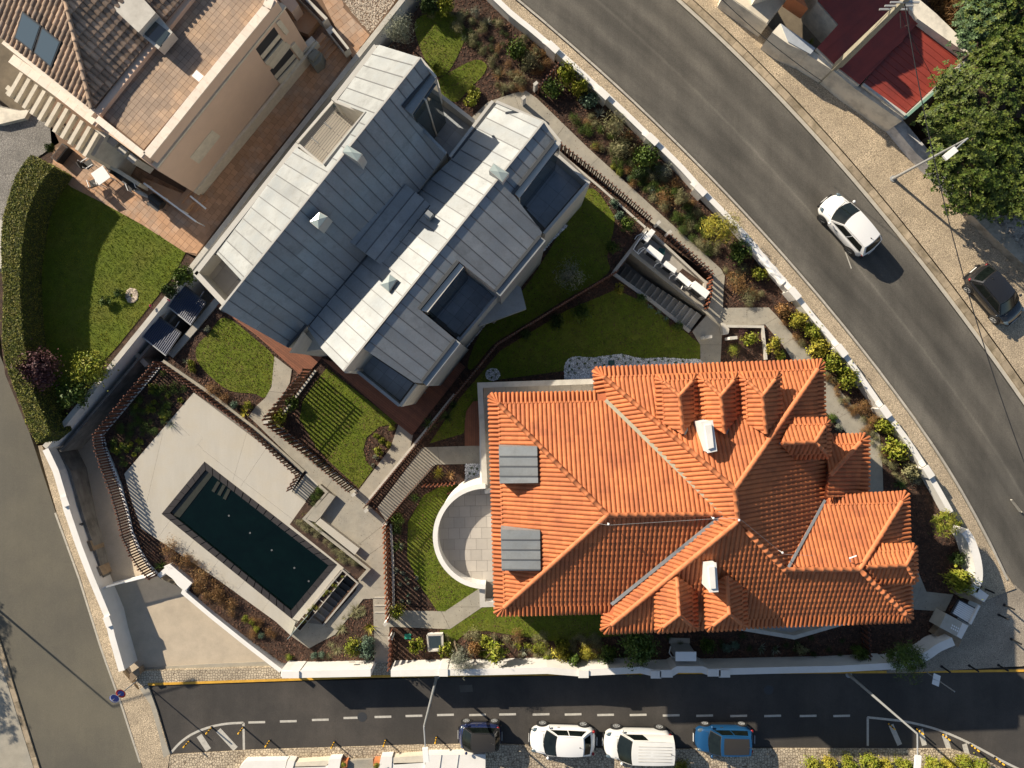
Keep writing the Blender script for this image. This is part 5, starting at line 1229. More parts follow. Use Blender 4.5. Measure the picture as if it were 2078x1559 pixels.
# walls under the eaves and dormer cheeks
wl = MB()
for poly, zt in (([(1012,820),(1215,818),(1215,1222),(1018,1226)], 6.2), ([(1225,768),(1652,752),(1655,1020),(1822,1018),(1828,1240),(1240,1258)], 6.2), ([(1655,900),(1740,898),(1742,1020),(1655,1022)], 5.6)):
    wl.prism([P2(p, zt) for p in poly], 0.0, zt)
wl.build('wall', 'white', oh)
dmb = MB()
for poly in dw: dmb.prism([P2(p, 7.5) for p in poly], 6.2, 7.42)
dmb.build('dormer_wall', 'white', oh)
def gutter(a, b, w=.17, m='grey_metal', lift=.13):
    p, q = P(*a), P(*b); MB().beam(p + Vector((0,0,lift)), q + Vector((0,0,lift)), w, .02).build('valley_gutter', m, oh)
gutter((1228,812,6.55), (1463,1039,ZA), .19, 'old_concrete', .15); gutter((1240,1225,6.55), (1463,1045,ZA), .17, 'zinc', .15); gutter((1598,1150,ZC), (1672,1014,6.4), .14, 'zinc', .14)
for a, b in (((1350,846,7.9),(1384,880,8.45)), ((1433,842,7.9),(1470,878,8.45)), ((1516,842,7.9),(1555,878,8.45)), ((1403,850,7.9),(1388,882,8.4)), ((1487,848,7.9),(1472,880,8.4)), ((1580,898,8.2),(1602,918,7.75)), ((1345,1195,7.8),(1373,1170,8.2)), ((1385,1178,8.1),(1396,1194,7.8))): gutter(a, b, .10, 'zinc', .10)
for quad, zt in (([(1012,906),(1090,906),(1092,980),(1014,981)], 7.75), ([(1016,1075),(1096,1077),(1097,1158),(1018,1158)], 7.75)):
    d = Plane((quad[0][0],quad[0][1],zt-.06), (quad[1][0],quad[1][1],zt+.04), (quad[2][0],quad[2][1],zt+.04)); mb = MB(); plane_prism(mb, d, quad, 6.3, .04); mb.build('dormer_box', 'zinc', oh)
    poly_rib(oh, d, quad, [(1012,quad[0][1]),(1090,quad[0][1])], .50, cross=9, name='dormer_panel', rib=.05)
def chimney(quad, zt, z0):
    MB().pp(quad, z0, zt - .12).build('chimney', 'white', oh)
    cx = sum(p[0] for p in quad)/4; cy = sum(p[1] for p in quad)/4
    MB().pp([(cx+(x-cx)*1.10, cy+(y-cy)*1.06) for x, y in quad], zt - .12, zt - .04).build('chimney_cap', 'white', oh)
    MB().pp([(cx+(x-cx)*.62, cy+(y-cy)*.80) for x, y in quad], zt - .04, zt + .06).build('chimney_crown', 'white', oh)
chimney([(1424,858),(1446,855),(1454,914),(1436,918)], 9.75, 7.5)
chimney([(1433,1146),(1453,1144),(1457,1200),(1440,1201)], 9.5, 7.4)
# terrace on the north and west side
TZ = 3.3
MB().prism([P2(p, TZ) for p in [(972,780),(1215,772),(1215,1200),(1012,1210),(1008,1225),(980,1225),(978,990),(974,980)]], 0.0, TZ).build('terrace_block', 'white', oh)
tt = MB().pp([(980,785),(1212,779),(1212,840),(1030,850),(1030,1200),(1010,1225),(985,1225),(986,1190),(986,1000),(982,985)], TZ - .3, TZ + .01).build('terrace_bed', 'joint', oh)
pave(tt, [(981,786),(1212,780),(1212,830),(1020,835),(1022,985),(983,985)], TZ + .01, (.62, .62), 1.5, 'porcelain', limit=60, name='terrace_tile', gap=.012)
cx, cy = P2((985,1089), 4.3); Rr = 2.78
semi = [(cx + Rr*math.cos(a), cy + Rr*math.sin(a)) for a in [math.pi/2 + math.pi*i/24 for i in range(25)]]
x1 = P2((1030,1000), TZ)[0]
MB().prism(semi + [(x1, cy - Rr), (x1, cy + Rr)], 0.0, TZ).build('bay_block', 'white', oh)
bt = MB().prism(semi + [(x1, cy - Rr), (x1, cy + Rr)], TZ - .1, TZ + .012).build('bay_bed', 'joint', oh)
def to_px(x, y, z): s = (H - z)/F; return (CX + x/s, CY - y/s)
pave(bt, [to_px(x, y, TZ+.012) for x, y in semi + [(x1, cy - Rr), (x1, cy + Rr)]], TZ + .012, (.62, .62), 1.0, 'porcelain', limit=120, name='terrace_tile', bond=.5)
rim = [(cx + Rr*math.cos(a), cy + Rr*math.sin(a)) for a in [math.pi*0.50 + math.pi*i/32 for i in range(33)]]
x2 = P2((978,1000), 4.0)[0]
MB().prism(strip(rim, .20), 0.0, TZ + .95).build('terrace_parapet', 'white', oh); MB().prism(strip(rim, .26), TZ + .95, TZ + 1.0).build('parapet_cap', 'white', oh)
for pl_ in ([(1212,774),(974,782),(980,900),(984,992)], [(978,1188),(979,1227),(1012,1226)]):
    l = [P2(p, TZ + .68) for p in pl_]; MB().prism(strip(l, .24), 0.0, TZ + .62).build('terrace_parapet', 'white', oh); MB().prism(strip(l, .30), TZ + .62, TZ + .68).build('parapet_cap', 'cap', oh)
l = [P2(p, TZ + .3) for p in [(984,997),(1004,994)]]; MB().prism(strip(l, .2), TZ, TZ + .6).build('terrace_parapet', 'white', oh)
l = [P2(p, 3.4) for p in [(1470,1270),(1612,1294),(1722,1262)]]; MB().prism(strip(l, .22), 0.0, 3.4).build('bay_parapet', 'cap', oh)
MB().pp([(1470,1262),(1612,1288),(1722,1255),(1720,1240),(1480,1240)], 0.0, 2.9).build('bay_block', 'slate_tile', oh)
for p in ((912,1020),(906,1030)):
    c = P(*p, 2.6); MB().box((c.x, c.y, 2.6), (.12, .3, .5), rz=R(-45)).build('wall_spout', 'white', oh)
# little lightning-wire holders on the ridges
lw = thing('ridge_wire', 'thin wire with short holders running over the orange roof ridges', 'wire', tuple(P(1232,1062,8.9)))
MB().tube([P(1210,1062,9.3), P(1235,1066,9.6), P(1450,1053,9.8), P(1500,1052,10.2), P(1590,1125,9.0), P(1650,1128,8.5)], .007, 4).build('wire', 'grey_metal', lw)
for p in ((1235,1064,9.6),(1448,1052,9.8),(1500,1056,10.2),(1588,1122,9.0)): c = P(*p); MB().tube([c - Vector((0,0,.5)), c], .02, 5).build('holder', 'white_metal', lw); MB().mesh(*ell((c.x, c.y, c.z), (.06,.06,.05))).build('cap', 'white_metal', lw)
ar = thing('roof_aerial', 'small bent white roof aerial near the east ridge of the orange roof', 'aerial', tuple(P(1730,1135,8))); MB().tube([P(1726,1140,8.2), P(1724,1133,8.5), P(1738,1128,8.5)], .035, 6).build('bracket', 'white_metal', ar)

# ================================================================== grey standing-seam house
gh = thing('grey_house', 'modern house with pale grey metal-panelled double-gabled roof and sunken roof terraces', 'house', tuple(P(760,470,0)))
Z1, Z2 = 8.9, 8.1
W1 = Plane((447,628,Z1), (853,118,Z1+.8), (555,360,6.3)); S1 = Plane((447,628,Z1), (853,118,Z1+.8), (740,527,5.9))
W2 = Plane((697,753,Z2), (1103,248,Z2), (740,527,5.9)); S2 = Plane((697,753,Z2), (1103,248,Z2), (975,628,6.9))
for nm, p_ in (('W1', W1), ('S1', S1), ('W2', W2), ('S2', S2)): print(nm, 'pitch', round(math.degrees(math.acos(p_.n.z)), 1), 'sun', round(p_.n.dot(tosun), 2))
w1p = [(853,118),(492,571),(437,512),(603,300),(655,335),(742,230),(683,207),(770,92)]
s1p = [(447,628),(853,118),(873,150),(818,220),(905,311),(847,390),(623,663),(585,706)]
w2p = [(1103,248),(697,753),(653,708),(625,667),(847,390),(915,325),(1007,208)]
s2p = [(738,708),(1103,248),(1125,283),(1040,393),(1100,472),(1008,592),(930,530),(850,627),(925,690),(855,778),(840,776)]
WZ = 3.6
for nm, pl_, pp_, in (('wall', W1, w1p), ('wall', S1, s1p), ('wall', W2, w2p), ('wall', S2, s2p)):
    mb = MB(); plane_prism(mb, pl_, pp_, 0.0, .03); mb.build(nm, 'house_concrete', gh)
poly_rib(gh, W1, w1p, None, .72, cross=6, phase=.2); poly_rib(gh, S1, s1p, None, .62, cross=2.4)
poly_rib(gh, W2, w2p, None, .72, cross=6, phase=.3); poly_rib(gh, S2, s2p, None, .62, cross=2.6, phase=.1)
for a, b in (((447,628),(853,118)), ):
    MB().beam(W1.at(*a) + Vector((0,0,.05)), W1.at(*b) + Vector((0,0,.05)), .09, .05).build('ridge_cap', 'zinc_edge', gh)
MB().beam(W2.at(697,753) + Vector((0,0,.05)), W2.at(1103,248) + Vector((0,0,.05)), .09, .05).build('ridge_cap', 'zinc_edge', gh)
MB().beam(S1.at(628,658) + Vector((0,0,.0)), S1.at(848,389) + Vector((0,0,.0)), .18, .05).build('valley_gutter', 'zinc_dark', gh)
def coping(pts, z, w, name='coping', m='zinc_edge', z0=None, parent=gh):
    l = [P2(p, z) for p in pts]; MB().prism(strip(l, w), z - .12 if z0 is None else z0, z).build(name, m, parent)
def slot(a, b, z, w=.10): coping([a, b], z, w, 'gutter_slot', 'zinc_dark')
# west eave box gutters: coping strip outside a dark slot
e1 = 6.35
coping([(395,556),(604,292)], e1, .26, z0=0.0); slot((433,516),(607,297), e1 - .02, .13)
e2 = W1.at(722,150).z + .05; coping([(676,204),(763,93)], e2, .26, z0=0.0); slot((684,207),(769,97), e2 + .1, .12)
coping([(763,93),(853,119)], e2 + .1, .10, z0=e2-.4); coping([(853,118),(884,156)], S1.at(868,137).z, .12)
coping([(659,333),(742,231)], W1.at(700,285).z + .1, .24); slot((658,336),(744,228), W1.at(700,285).z + .12, .10)
coping([(606,294),(655,335)], W1.at(630,315).z + .08, .14); coping([(680,205),(741,230)], W1.at(710,218).z + .08, .14)
# balcony with pale boards and railing
bz = 4.7
bal = [(590,298),(700,200),(760,226),(664,352)]
MB().pp([(596,300),(690,190),(765,222),(665,352)], 0.0, bz).build('balcony_floor_slab', 'zinc_dark', gh)
pave(gh, [(612,305),(690,212),(752,232),(668,348)], bz, (1.9, .14), 51.4, 'light_boards', limit=80, name='balcony_board', gap=.02, bond=.4, stuffname='balcony_boards')
rz_ = bz + .15
MB().beam(P(603,290,rz_+.9), P(678,203,rz_+.9), .14, .06).build('handrail', 'zinc_edge', gh)
ra, rb = P(607,296,bz), P(682,209,bz); ra.z = rb.z = bz
rt_a, rt_b = P(603,290,rz_+.9), P(678,203,rz_+.9)
for k in range(34):
    t = (k+.5)/34; p = rt_a.lerp(rt_b, t); MB().beam((p.x, p.y, bz), p, .035, .035).build('baluster', 'dark_metal', gh)
for k in (.35, .68): p = P(612,318,bz).lerp(P(690,226,bz), k); MB().box((p.x, p.y, bz+.06), (.5, .06, .08), rz=R(-38)).build('drain_bar', 'grey_metal', gh)
MB().prism(strip([P2((676,215), 5.5), P2((738,238), 5.5)], .10), bz, 5.6).build('balcony_window', 'glass', gh)
# lower-left glazed light court
lc = [(392,556),(437,512),(492,571),(462,614)]
MB().pp(lc, 0.0, 5.1).build('court_floor', 'zinc', gh)
coping([(396,553),(456,618)], e1, .28, z0=0.0)
pave(gh, [(400,550),(438,512),(492,571),(462,612)], 5.1, (1.0, 1.0), 51.4, 'porcelain', limit=30, name='court_tile')
# gable ends
MB().prism([(S1.at(*p).x, S1.at(*p).y) for p in [(585,706),(623,664),(633,672),(660,710),(592,716)]], 0.0, 5.0).build('gable_block', 'house_concrete', gh)
slot((583,704),(620,660), S1.at(600,683).z + .10, .12)
MB().face([P(587,716,6.4), P(660,722,3.0), P(615,672,6.4)]).build('gable_facet', 'house_concrete', gh)
# terrace one (upper right)
DL1 = S1.at(846,186).z; DL2 = S2.at(1083,338).z; DL3 = S2.at(890,579).z; print('DL', DL1, DL2, DL3, S1.at(585,706).z, W2.at(653,708).z)
t1z = 3.9
MB().pp([(852,250),(893,196),(968,256),(915,330)], 0.0, t1z).build('terrace_slab', 'joint', gh)
pave(gh, [(856,250),(894,200),(964,257),(915,320)], t1z, (.85, .85), 51.4, 'slate_tile', limit=60, name='terrace_tile')
coping([(893,193),(972,254),(916,328)], 4.95, .20, z0=t1z - .2, m='zinc_edge')
coping([(816,218),(905,311)], S1.at(860,265).z + .06, .14, m='zinc')
MB().pp([(873,151),(886,158),(836,232),(819,219)], 5.9, DL1).build('dormer_lintel', 'zinc', gh); slot((817,217),(871,148), DL1 + .14, .15)
MB().prism(strip([P2((838,232), DL1-.1), P2((884,170), DL1-.1)], .12), t1z, DL1-.12).build('terrace_window', 'glass', gh)
MB().prism(strip([P2((861,203), DL1-.1), P2((863,200), DL1-.1)], .16), t1z, DL1-.1).build('window_frame', 'cap', gh)
MB().prism([P2(p, 6.2) for p in [(878,168),(887,158),(893,178),(884,186)]], t1z, 6.2).build('terrace_pier', 'house_concrete', gh)
slot((919,321),(1005,209), W2.at(960,266).z + .12, .13); coping([(913,318),(1000,205)], W2.at(960,262).z + .15, .16)
coping([(1007,206),(1103,247)], W2.at(1050,226).z + .14, .14); coping([(1103,247),(1137,288)], 7.2, .16)
# terrace two (right)
t2z = 4.0
MB().pp([(1040,400),(1125,295),(1197,367),(1103,478)], 0.0, t2z).build('terrace_slab', 'joint', gh)
pave(gh, [(1047,403),(1122,320),(1187,369),(1106,463)], t2z, (.85, .85), 51.4, 'slate_tile', limit=60, name='terrace_tile')
coping([(1128,312),(1194,370),(1104,474)], 5.1, .17, z0=0.0, m='zinc_edge')
MB().pp([(1126,284),(1139,290),(1054,402),(1043,392)], 5.9, DL2 - .03).build('dormer_lintel', 'zinc_edge', gh); slot((1040,393),(1124,286), DL2 + .12, .15)
MB().prism(strip([P2((1053,400), DL2-.1), P2((1133,299), DL2-.1)], .12), t2z, DL2-.1).build('terrace_window', 'glass', gh)
# terrace three (lower middle)
t3z = 4.3
MB().pp([(850,627),(930,530),(1010,602),(934,692)], 0.0, t3z).build('terrace_slab', 'joint', gh)
pave(gh, [(872,632),(940,552),(1004,603),(931,682)], t3z, (.62, .62), 51.4, 'slate_tile', limit=90, name='terrace_tile')
coping([(942,540),(1007,601),(933,690),(928,684)], 5.3, .14, z0=0.0, m='zinc')
MB().pp([(854,630),(933,534),(941,542),(868,634)], 6.0, DL3 - .03).build('dormer_lintel', 'zinc_edge', gh); slot((850,627),(929,530), DL3 + .12, .16)
MB().prism(strip([P2((866,634), DL3-.1), P2((941,544), DL3-.1)], .12), t3z, DL3-.1).build('terrace_window', 'glass', gh)
# terrace four (bottom)
t4z = 4.3
MB().pp([(722,752),(738,708),(842,776),(812,826)], 0.0, t4z).build('terrace_slab', 'joint', gh)
pave(gh, [(730,748),(740,712),(838,778),(812,814)], t4z, (.62, .62), 51.4, 'slate_tile', limit=60, name='terrace_tile')
coping([(724,753),(810,823)], 5.2, .16, z0=0.0, m='zinc'); coping([(812,824),(845,780)], 5.6, .16, z0=0.0, m='house_concrete')
coping([(697,753),(737,708)], 6.9, .10, m='zinc_edge'); coping([(699,755),(725,750)], 5.9, .12, z0=0, m='house_concrete')
# eave copings of the south-east slope
slot((855,775),(922,690), S2.at(888,732).z + .09, .14); coping([(862,780),(930,693)], S2.at(895,737).z + .04, .30, z0=0.0, m='zinc')
slot((1005,590),(1095,480), S2.at(1050,535).z + .09, .14); coping([(1011,598),(1103,485)], S2.at(1056,540).z + .04, .30, z0=0.0, m='zinc')
# cross volume between the two gables
XP = Plane((803,358,6.95), (701,484,6.95), (874,417,6.6)); xq = [(803,358),(880,420),(783,545),(701,484)]
mb = MB(); plane_prism(mb, XP, xq, 4.0, .03); mb.build('link_block', 'zinc', gh)
poly_rib(gh, XP, xq, [(701,484),(803,358)], .62, cross=8, name='link_panel')
slot((873,417),(777,541), 6.70, .09); coping([(884,424),(789,550)], 6.72, .20, z0=5.0, m='zinc')
SP = Plane((791,347,6.9), (687,477,6.9), (803,358,7.15)); 
MB().face([P(789,346,6.75), P(686,477,6.75), P(702,486,6.97), P(804,358,6.97)][::-1]).build('link_side', 'zinc_seam', gh)
MB().face([P(789,346,6.75), P(686,477,6.75), P(702,486,6.97), P(804,358,6.97)]).build('link_side', 'zinc', gh)
def rooflight(quad, zt, z0, m='glass_sky'):
    a = [Vector((*P2(p, zt), zt)) for p in quad]; c = sum(a, Vector())/4
    MB().prism([(p.x, p.y) for p in a], z0, zt).build('rooflight_curb', 'zinc_edge', gh)
    top = c + Vector((0,0,.10)); g = MB()
    for i in range(4): g.face([a[i].lerp(c, .06) + Vector((0,0,.01)), a[(i+1) % 4].lerp(c, .06) + Vector((0,0,.01)), top])
    g.build('rooflight_glass', m, gh)
def zs(p_, q): return sum(p_.at(*a).z for a in q)/4
for q, p_ in (([(703,293),(735,313),(726,328),(694,308)], S1), ([(648,430),(665,440),(646,465),(628,450)], S1), ([(1001,331),(1033,352),(1020,370),(992,346)], W2), ([(791,556),(806,567),(789,593),(771,578)], W2)): z_ = zs(p_, q); rooflight(q, z_ + .55, z_ - .9)
c = P(712,278,8.6); MB().box((c.x, c.y, 8.35), (.42, .42, .5), rz=R(51)).build('vent_box', 'zinc', gh)
c = P(880,440,8.0); MB().box((c.x-.3, c.y+.2, 7.2), (.34, .34, .9), rz=R(51)).build('vent_box', 'zinc', gh)
# thin canopy at the lower right
cp = MB(); cp.prism([P2(p, 3.2) for p in [(1057,583),(1068,627),(970,663),(985,640),(1035,572)]], 2.75, 3.2); cp.build('entrance_canopy', 'zinc', gh)
MB().prism([P2(p, 3.0) for p in [(985,640),(1035,572),(1050,585),(1000,648)]], 0, 2.9).build('porch_wall', 'house_concrete', gh)
c = P(861,795,2.4); MB().mesh([(c.x, c.y, 2.6), (c.x+.12, c.y-.04, 2.3), (c.x+.04, c.y-.14, 2.3)], [(0,1,2)]).build('wall_lamp', 'dark_metal', gh)

# ================================================================== beige neighbour house
bh = thing('beige_house', 'beige neighbour house with brown tiled roof and large square-tiled roof terrace', 'house', tuple(P(330,200,0)))
RZ = 6.1
MB().prism([P2(p, 5.6) for p in [(206,262),(318,345),(578,18),(540,-30),(300,-350),(60,-100)]], 0.3, 5.55).build('wall', 'house_pink', bh)
tb = MB().pp([(190,225),(292,306),(545,0),(515,-40),(470,-250),(300,60)], 5.5, RZ + .012).build('terrace_bed', 'terracotta_joint', bh)
pave(tb, [(195,225),(292,304),(546,-2),(520,-40),(470,-110),(390,-60),(300,65)], RZ + .012, (.30, .30), 50, 'terracotta_worn', limit=290, name='paving_tile', gap=.016, origin=(292,304))
def pcap(pts, z, w, z0, m='parapet', name='parapet_stone', step=.62, parent=bh, body='house_pink'):
    l = [P2(p, z) for p in pts]; MB().prism(strip(l, w - .06), z0, z - .06).build('parapet_wall', body, parent)
    rs = resample([Vector((*p, 0)) for p in l], step)
    for (a, d), (b, _) in zip(rs[:-1], rs[1:]):
        c = (a+b)/2; L = (b-a).length
        if L > .1: dd = (b-a).normalized(); MB().box((c.x, c.y, z - .03), (L - .008, w, .06), rz=math.atan2(dd.y, dd.x)).build(name, m, parent)
pcap([(297,316),(420,163),(552,2),(520,-42)], 6.6, .46, 5.4)
pcap([(196,240),(292,316)], 6.6, .36, 5.4)
pcap([(22,118),(110,182),(198,250)], 5.9, .50, .3)
# ledge below the parapet, plinth, openings on the long wall
MB().beam(P(314,338,5.7), P(576,10,5.7), .34, .12).build('cornice', 'stone_trim', bh)
MB().beam(P(400,394,.9), P(648,92,.9), .16, .9).build('plinth', 'stone_trim', bh)
for p, q in (((470,265),(436,318)),): pass
wallA, wallB = Vector(P2((318,345), 5.6)), Vector(P2((578,18), 5.6)); wd = (wallB - wallA).normalized(); wn = Vector((wd.y, -wd.x))
def onwall(px, py):
    """pixel on the long wall face -> distance along and height"""
    best = None
    A3 = Vector((wallA.x, wallA.y, 0)); n3 = Vector((wn.x, wn.y, 0)); d = Vector(((px-CX)/F, -(py-CY)/F, -1)); c0 = Vector((0,0,H)); t = (A3 - c0).dot(n3) / d.dot(n3); return c0 + d*t
wA3 = Vector((wn.x, wn.y, 0))
def wall_patch(pts, off, name, m, z=None):
    q = [onwall(*p) + wA3*off for p in pts]; mb = MB(); b = [p - wA3*(off + .02) for p in q]; n = len(q); nn = (q[1]-q[0]).cross(q[2]-q[0])
    if nn.dot(wA3) < 0: q = q[::-1]; b = b[::-1]
    mb.face(q)
    for i in range(n): mb.face([q[i], b[i], b[(i+1) % n], q[(i+1) % n]])
    mb.build(name, m, bh)
wall_patch([(430,264),(447,276),(403,332),(385,320)], .03, 'wall_panel', 'stone_trim')
for w4 in ([(556,55),(572,80),(535,125),(519,100)], [(588,98),(602,118),(562,163),(548,143)]): 
    wall_patch(w4, .012, 'window_opening', 'dark_metal'); 
    wall_patch([tuple(Vector(w4[2]).lerp(Vector(w4[1]), 0)), w4[1], (w4[1][0]+5, w4[1][1]+6), (w4[2][0]+5, w4[2][1]+6)], .10, 'window_sill', 'stone_trim')
    a = Vector(w4[3]).lerp(Vector(w4[2]), .55); b = Vector(w4[0]).lerp(Vector(w4[1]), .55); wall_patch([tuple(a), tuple(b), (b.x+5, b.y+6), (a.x+5, a.y+6)], .03, 'window_frame', 'stone_trim')
wall_patch([(578,36),(600,60),(570,96),(548,72)][:0] or [(580,85),(590,93),(553,139),(543,131)], .05, 'wall_band', 'stone_trim')
wall_patch([(566,38),(584,62),(578,70),(558,45)], .10, 'buttress', 'stone_trim'); wall_patch([(596,84),(617,112),(607,120),(588,94)], .12, 'buttress', 'stone_trim')
# tiled roof
T2 = TileRoof(bh, m='tile_old', mu='tile_under', w=.30, L=.42, r=.085, eave=.02, flare=.0, quota=250)
T2.mu = 'terracotta_joint'
ht, hb = (118,-60,9.4), (188,222,6.6)
T2.face([(188,222,6.5), (120,-60,8.3), (300,-230,8.3), (470,-115,6.5)], eaves=[])
T2.face([(188,222,6.5), (5,78,6.5), (-220,-110,6.5), (-60,-220,8.3), (120,-60,8.3)], eaves=[])
for a, b in (((188,222,6.55),(120,-60,8.3)),): T2.ridge(P(*a), P(*b), r=.12, m='tile_old', world=True)
T2.finish()
MB().pp([(190,226),(200,236),(474,-108),(462,-118)], RZ-.5, 6.4).build('roof_edge_wall', 'house_pink', bh)
MB().prism(strip([P2(p, 6.25) for p in [(8,82),(110,162),(190,230)]], .42), 5.6, 6.25).build('gutter_ledge', 'parapet', bh)
def skylight(quad, z):
    pl_ = Plane((188,222,6.5), (5,78,6.5), (120,-60,8.3)); q = [pl_.at(*p) + pl_.n*.14 for p in quad]; b = [p - pl_.n*.2 for p in q]; mb = MB(); mb.face(q)
    for i in range(4): mb.face([q[i], b[i], b[(i+1) % 4], q[(i+1) % 4]])
    mb.build('skylight_frame', 'dark_metal', bh); c = sum(q, Vector())/4
    MB().face([p.lerp(c, .10) + pl_.n*.012 for p in q]).build('skylight_glass', 'glass_blue', bh)
skylight([(50,24),(88,53),(70,106),(34,78)][::-1], 0); skylight([(90,55),(128,86),(108,138),(73,108)][::-1], 0)
MB().pp([(222,10),(266,-30),(316,26),(281,66)], 6.6, 7.35).build('stair_tower', 'cap', bh)
MB().pp([(281,66),(316,26),(350,66),(321,100)], 6.3, 6.95).build('tower_front', 'cap', bh); MB().pp([(288,66),(306,36),(344,66),(325,95)], 6.9, 6.98).build('tower_glass', 'glass', bh)
c = P(405,158,RZ); MB().box((c.x, c.y, RZ+.12), (.4, .5, .2), rz=R(50)).build('roof_light', 'white_metal', bh)
# pergola beams over the lower terrace
for k in range(11):
    x = 47 + 15.3*k; y = 150 + 12.1*k; a = P(x, y, 4.9); u = P(x - 27, y + 47, 4.9) - a
    MB().beam(a, a + u, .20, .26).build('pergola_beam', 'stone_trim', bh)
MB().beam(P(16,178,4.6), P(178,306,4.6), .26, .22).build('pergola_lintel', 'stone_trim', bh)
for x, y in ((22,190),(70,228),(118,266),(166,304)): c = P(x, y, 4.5); MB().box((c.x, c.y, 2.6), (.34, .34, 4.0), rz=R(50)).build('pergola_column', 'stone_trim', bh)
MB().pp([(188,262),(218,270),(190,318),(166,300)], .5, 4.2).build('porch_block', 'cap', bh)
for k in range(3):
    x, y = 228 + 20*k, 288 + 17*k; c = P(x, y, 3.9); MB().box((c.x, c.y, 3.0), (.38, .5, 1.8), rz=R(50)).build('porch_pier', 'cap', bh)
MB().beam(P(196,318,1.4), P(292,380,1.4), .22, 1.1).build('terrace_balustrade_wall', 'stone_trim', bh)
# upper-right wing
MB().pp([(535,-20),(570,-60),(655,30),(625,70),(598,60)], .3, 1.0).build('wing_step', 'terracotta', bh)
MB().pp([(545,-80),(530,-40),(566,-2),(592,26),(606,10)], .3, 2.0).build('wing_wall', 'house_pink', bh)

# ================================================================== neighbour ground: terracotta yard, steps, patio
YZ = 0.45
structure('neighbour_yard', [(105,300),(110,350),(205,408),(290,455),(375,512),(398,520),(470,425),(520,360),(660,185),(820,-15),(880,-95),(700,-250),(200,-120),(100,240)], YZ, .6, 'terracotta_joint')
yd = [o for o in bpy.data.objects if o.name == 'neighbour_yard'][0]
pave(yd, [(398,518),(520,356),(718,116),(655,40),(600,110),(655,95),(408,402)], YZ, (.36, .36), 52, 'terracotta', limit=290, gap=.014, bond=.5)
pave(yd, [(112,300),(105,345),(145,380),(205,410),(290,457),(375,512),(400,515),(430,470),(395,400),(300,352),(200,300)], YZ + .002, (.36, .36), 50, 'terracotta', limit=280, gap=.014)
structure('upper_yard', [(600,-60),(640,-50),(660,-20),(712,118),(722,112),(750,70),(775,40),(800,0),(840,-60),(700,-140)], YZ + .30, .5, 'terracotta_joint')
uy = [o for o in bpy.data.objects if o.name == 'upper_yard'][0]
pave(uy, [(640,-30),(690,75),(716,118),(750,72),(700,20),(690,-20),(700,-60)], YZ + .30, (.42, .42), 40, 'terracotta', limit=200, gap=.014, bond=.5)
structure('gravel_yard', [(690,-5),(705,12),(733,48),(752,68),(775,45),(800,5),(850,-60),(760,-80)], YZ + .33, .3, 'terracotta_joint')
gp = scatter_pts([(690,-5),(733,48),(752,68),(800,5),(850,-60),(760,-80)], YZ + .33, 420); stones('gravel', gp, YZ + .34, .075, 'gravel')
pb = thing('planter_box', 'long white planter trough between the brown yard and the upper orange paving', 'planter', tuple(P(630,30,YZ)))
for i, q in enumerate(([(598,-5),(606,-12),(668,48),(660,56)],)): pass
MB().beam(P(604,-10,1.25), P(664,50,1.25), .42, .9).build('trough', 'cap', pb); MB().beam(P(606,-8,1.72), P(656,42,1.72), .20, .05).build('trough_soil', 'mulch', pb)
MB().beam(P(670,62,1.1), P(706,108,1.1), .42, .7).build('trough', 'cap', pb); MB().beam(P(674,68,1.47), P(702,103,1.47), .20, .05).build('trough_soil', 'mulch', pb)
ys = thing('yard_steps', 'four brown tiled steps between the lower and upper yard beside the grey cover', 'steps', tuple(P(665,95,YZ)))
for k in range(4): c = P(652 + 6*k, 92 + 5*k, YZ); MB().box((c.x, c.y, YZ + .07*(4-k)), (1.05, .30, .14*(4-k)), rz=R(50)).build('stair_step', 'terracotta', ys)
bq = thing('covered_barbecue', 'barbecue under a grey fitted cover beside the yard steps', 'barbecue', tuple(P(638,118,YZ)))
MB().prism([P2(p, 1.5) for p in [(622,116),(640,98),(652,106),(650,122),(635,134)]], YZ, 1.35).build('cover', 'bbq', bq); MB().prism([P2(p, 1.6) for p in [(624,114),(640,99),(649,105),(634,124)]], 1.34, 1.6).build('cover_top', 'bbq', bq)
yw = thing('garden_wall_stub', 'short rounded stone wall next to the covered barbecue', 'wall', tuple(P(628,98,YZ))); MB().beam(P(612,112,1.1), P(640,84,1.1), .34, .8).build('stub', 'cap', yw)
# patio: steps, railing, furniture
ps = thing('patio_steps', 'small tiled steps with a white handrail down to the brown side yard', 'steps', tuple(P(400,410,YZ)))
for k in range(4): c = P(385 + 7*k, 402 + 8*k - 4*k, YZ); MB().box((c.x, c.y, YZ + .08*(4-k)), (.30, 1.1, .15*(4-k)), rz=R(-40)).build('stair_step', 'terracotta', ps)
MB().pp([(285,362),(382,402),(402,415),(360,430),(296,385)][:0] or [(288,360),(378,396),(392,410),(375,428),(290,378)], YZ, YZ + .55).build('patio_landing', 'terracotta', ps)
MB().beam(P(292,372,1.9), P(398,450,1.6), .10, .06).build('handrail', 'white_metal', ps); MB().beam(P(386,398,1.5), P(418,424,1.4), .10, .05).build('handrail', 'white_metal', ps)
for t in (0, .33, .66, 1): p = P(292,372,1.9).lerp(P(398,450,1.6), t); MB().beam((p.x, p.y, YZ), p, .05, .05).build('rail_post', 'white_metal', ps)
tbl = thing('patio_table', 'small square white garden table on the neighbour patio', 'table', tuple(P(204,356,YZ)), R(35))
MB().box((0,0,.72), (.85,.85,.04)).build('table_top', 'white_metal', tbl, local=True)
for x, y in ((-.36,-.36),(.36,-.36),(.36,.36),(-.36,.36)): MB().box((x,y,.35), (.05,.05,.70)).build('leg', 'white_metal', tbl, local=True)
tbl.location = (*P2((204,356), 1.2), YZ)
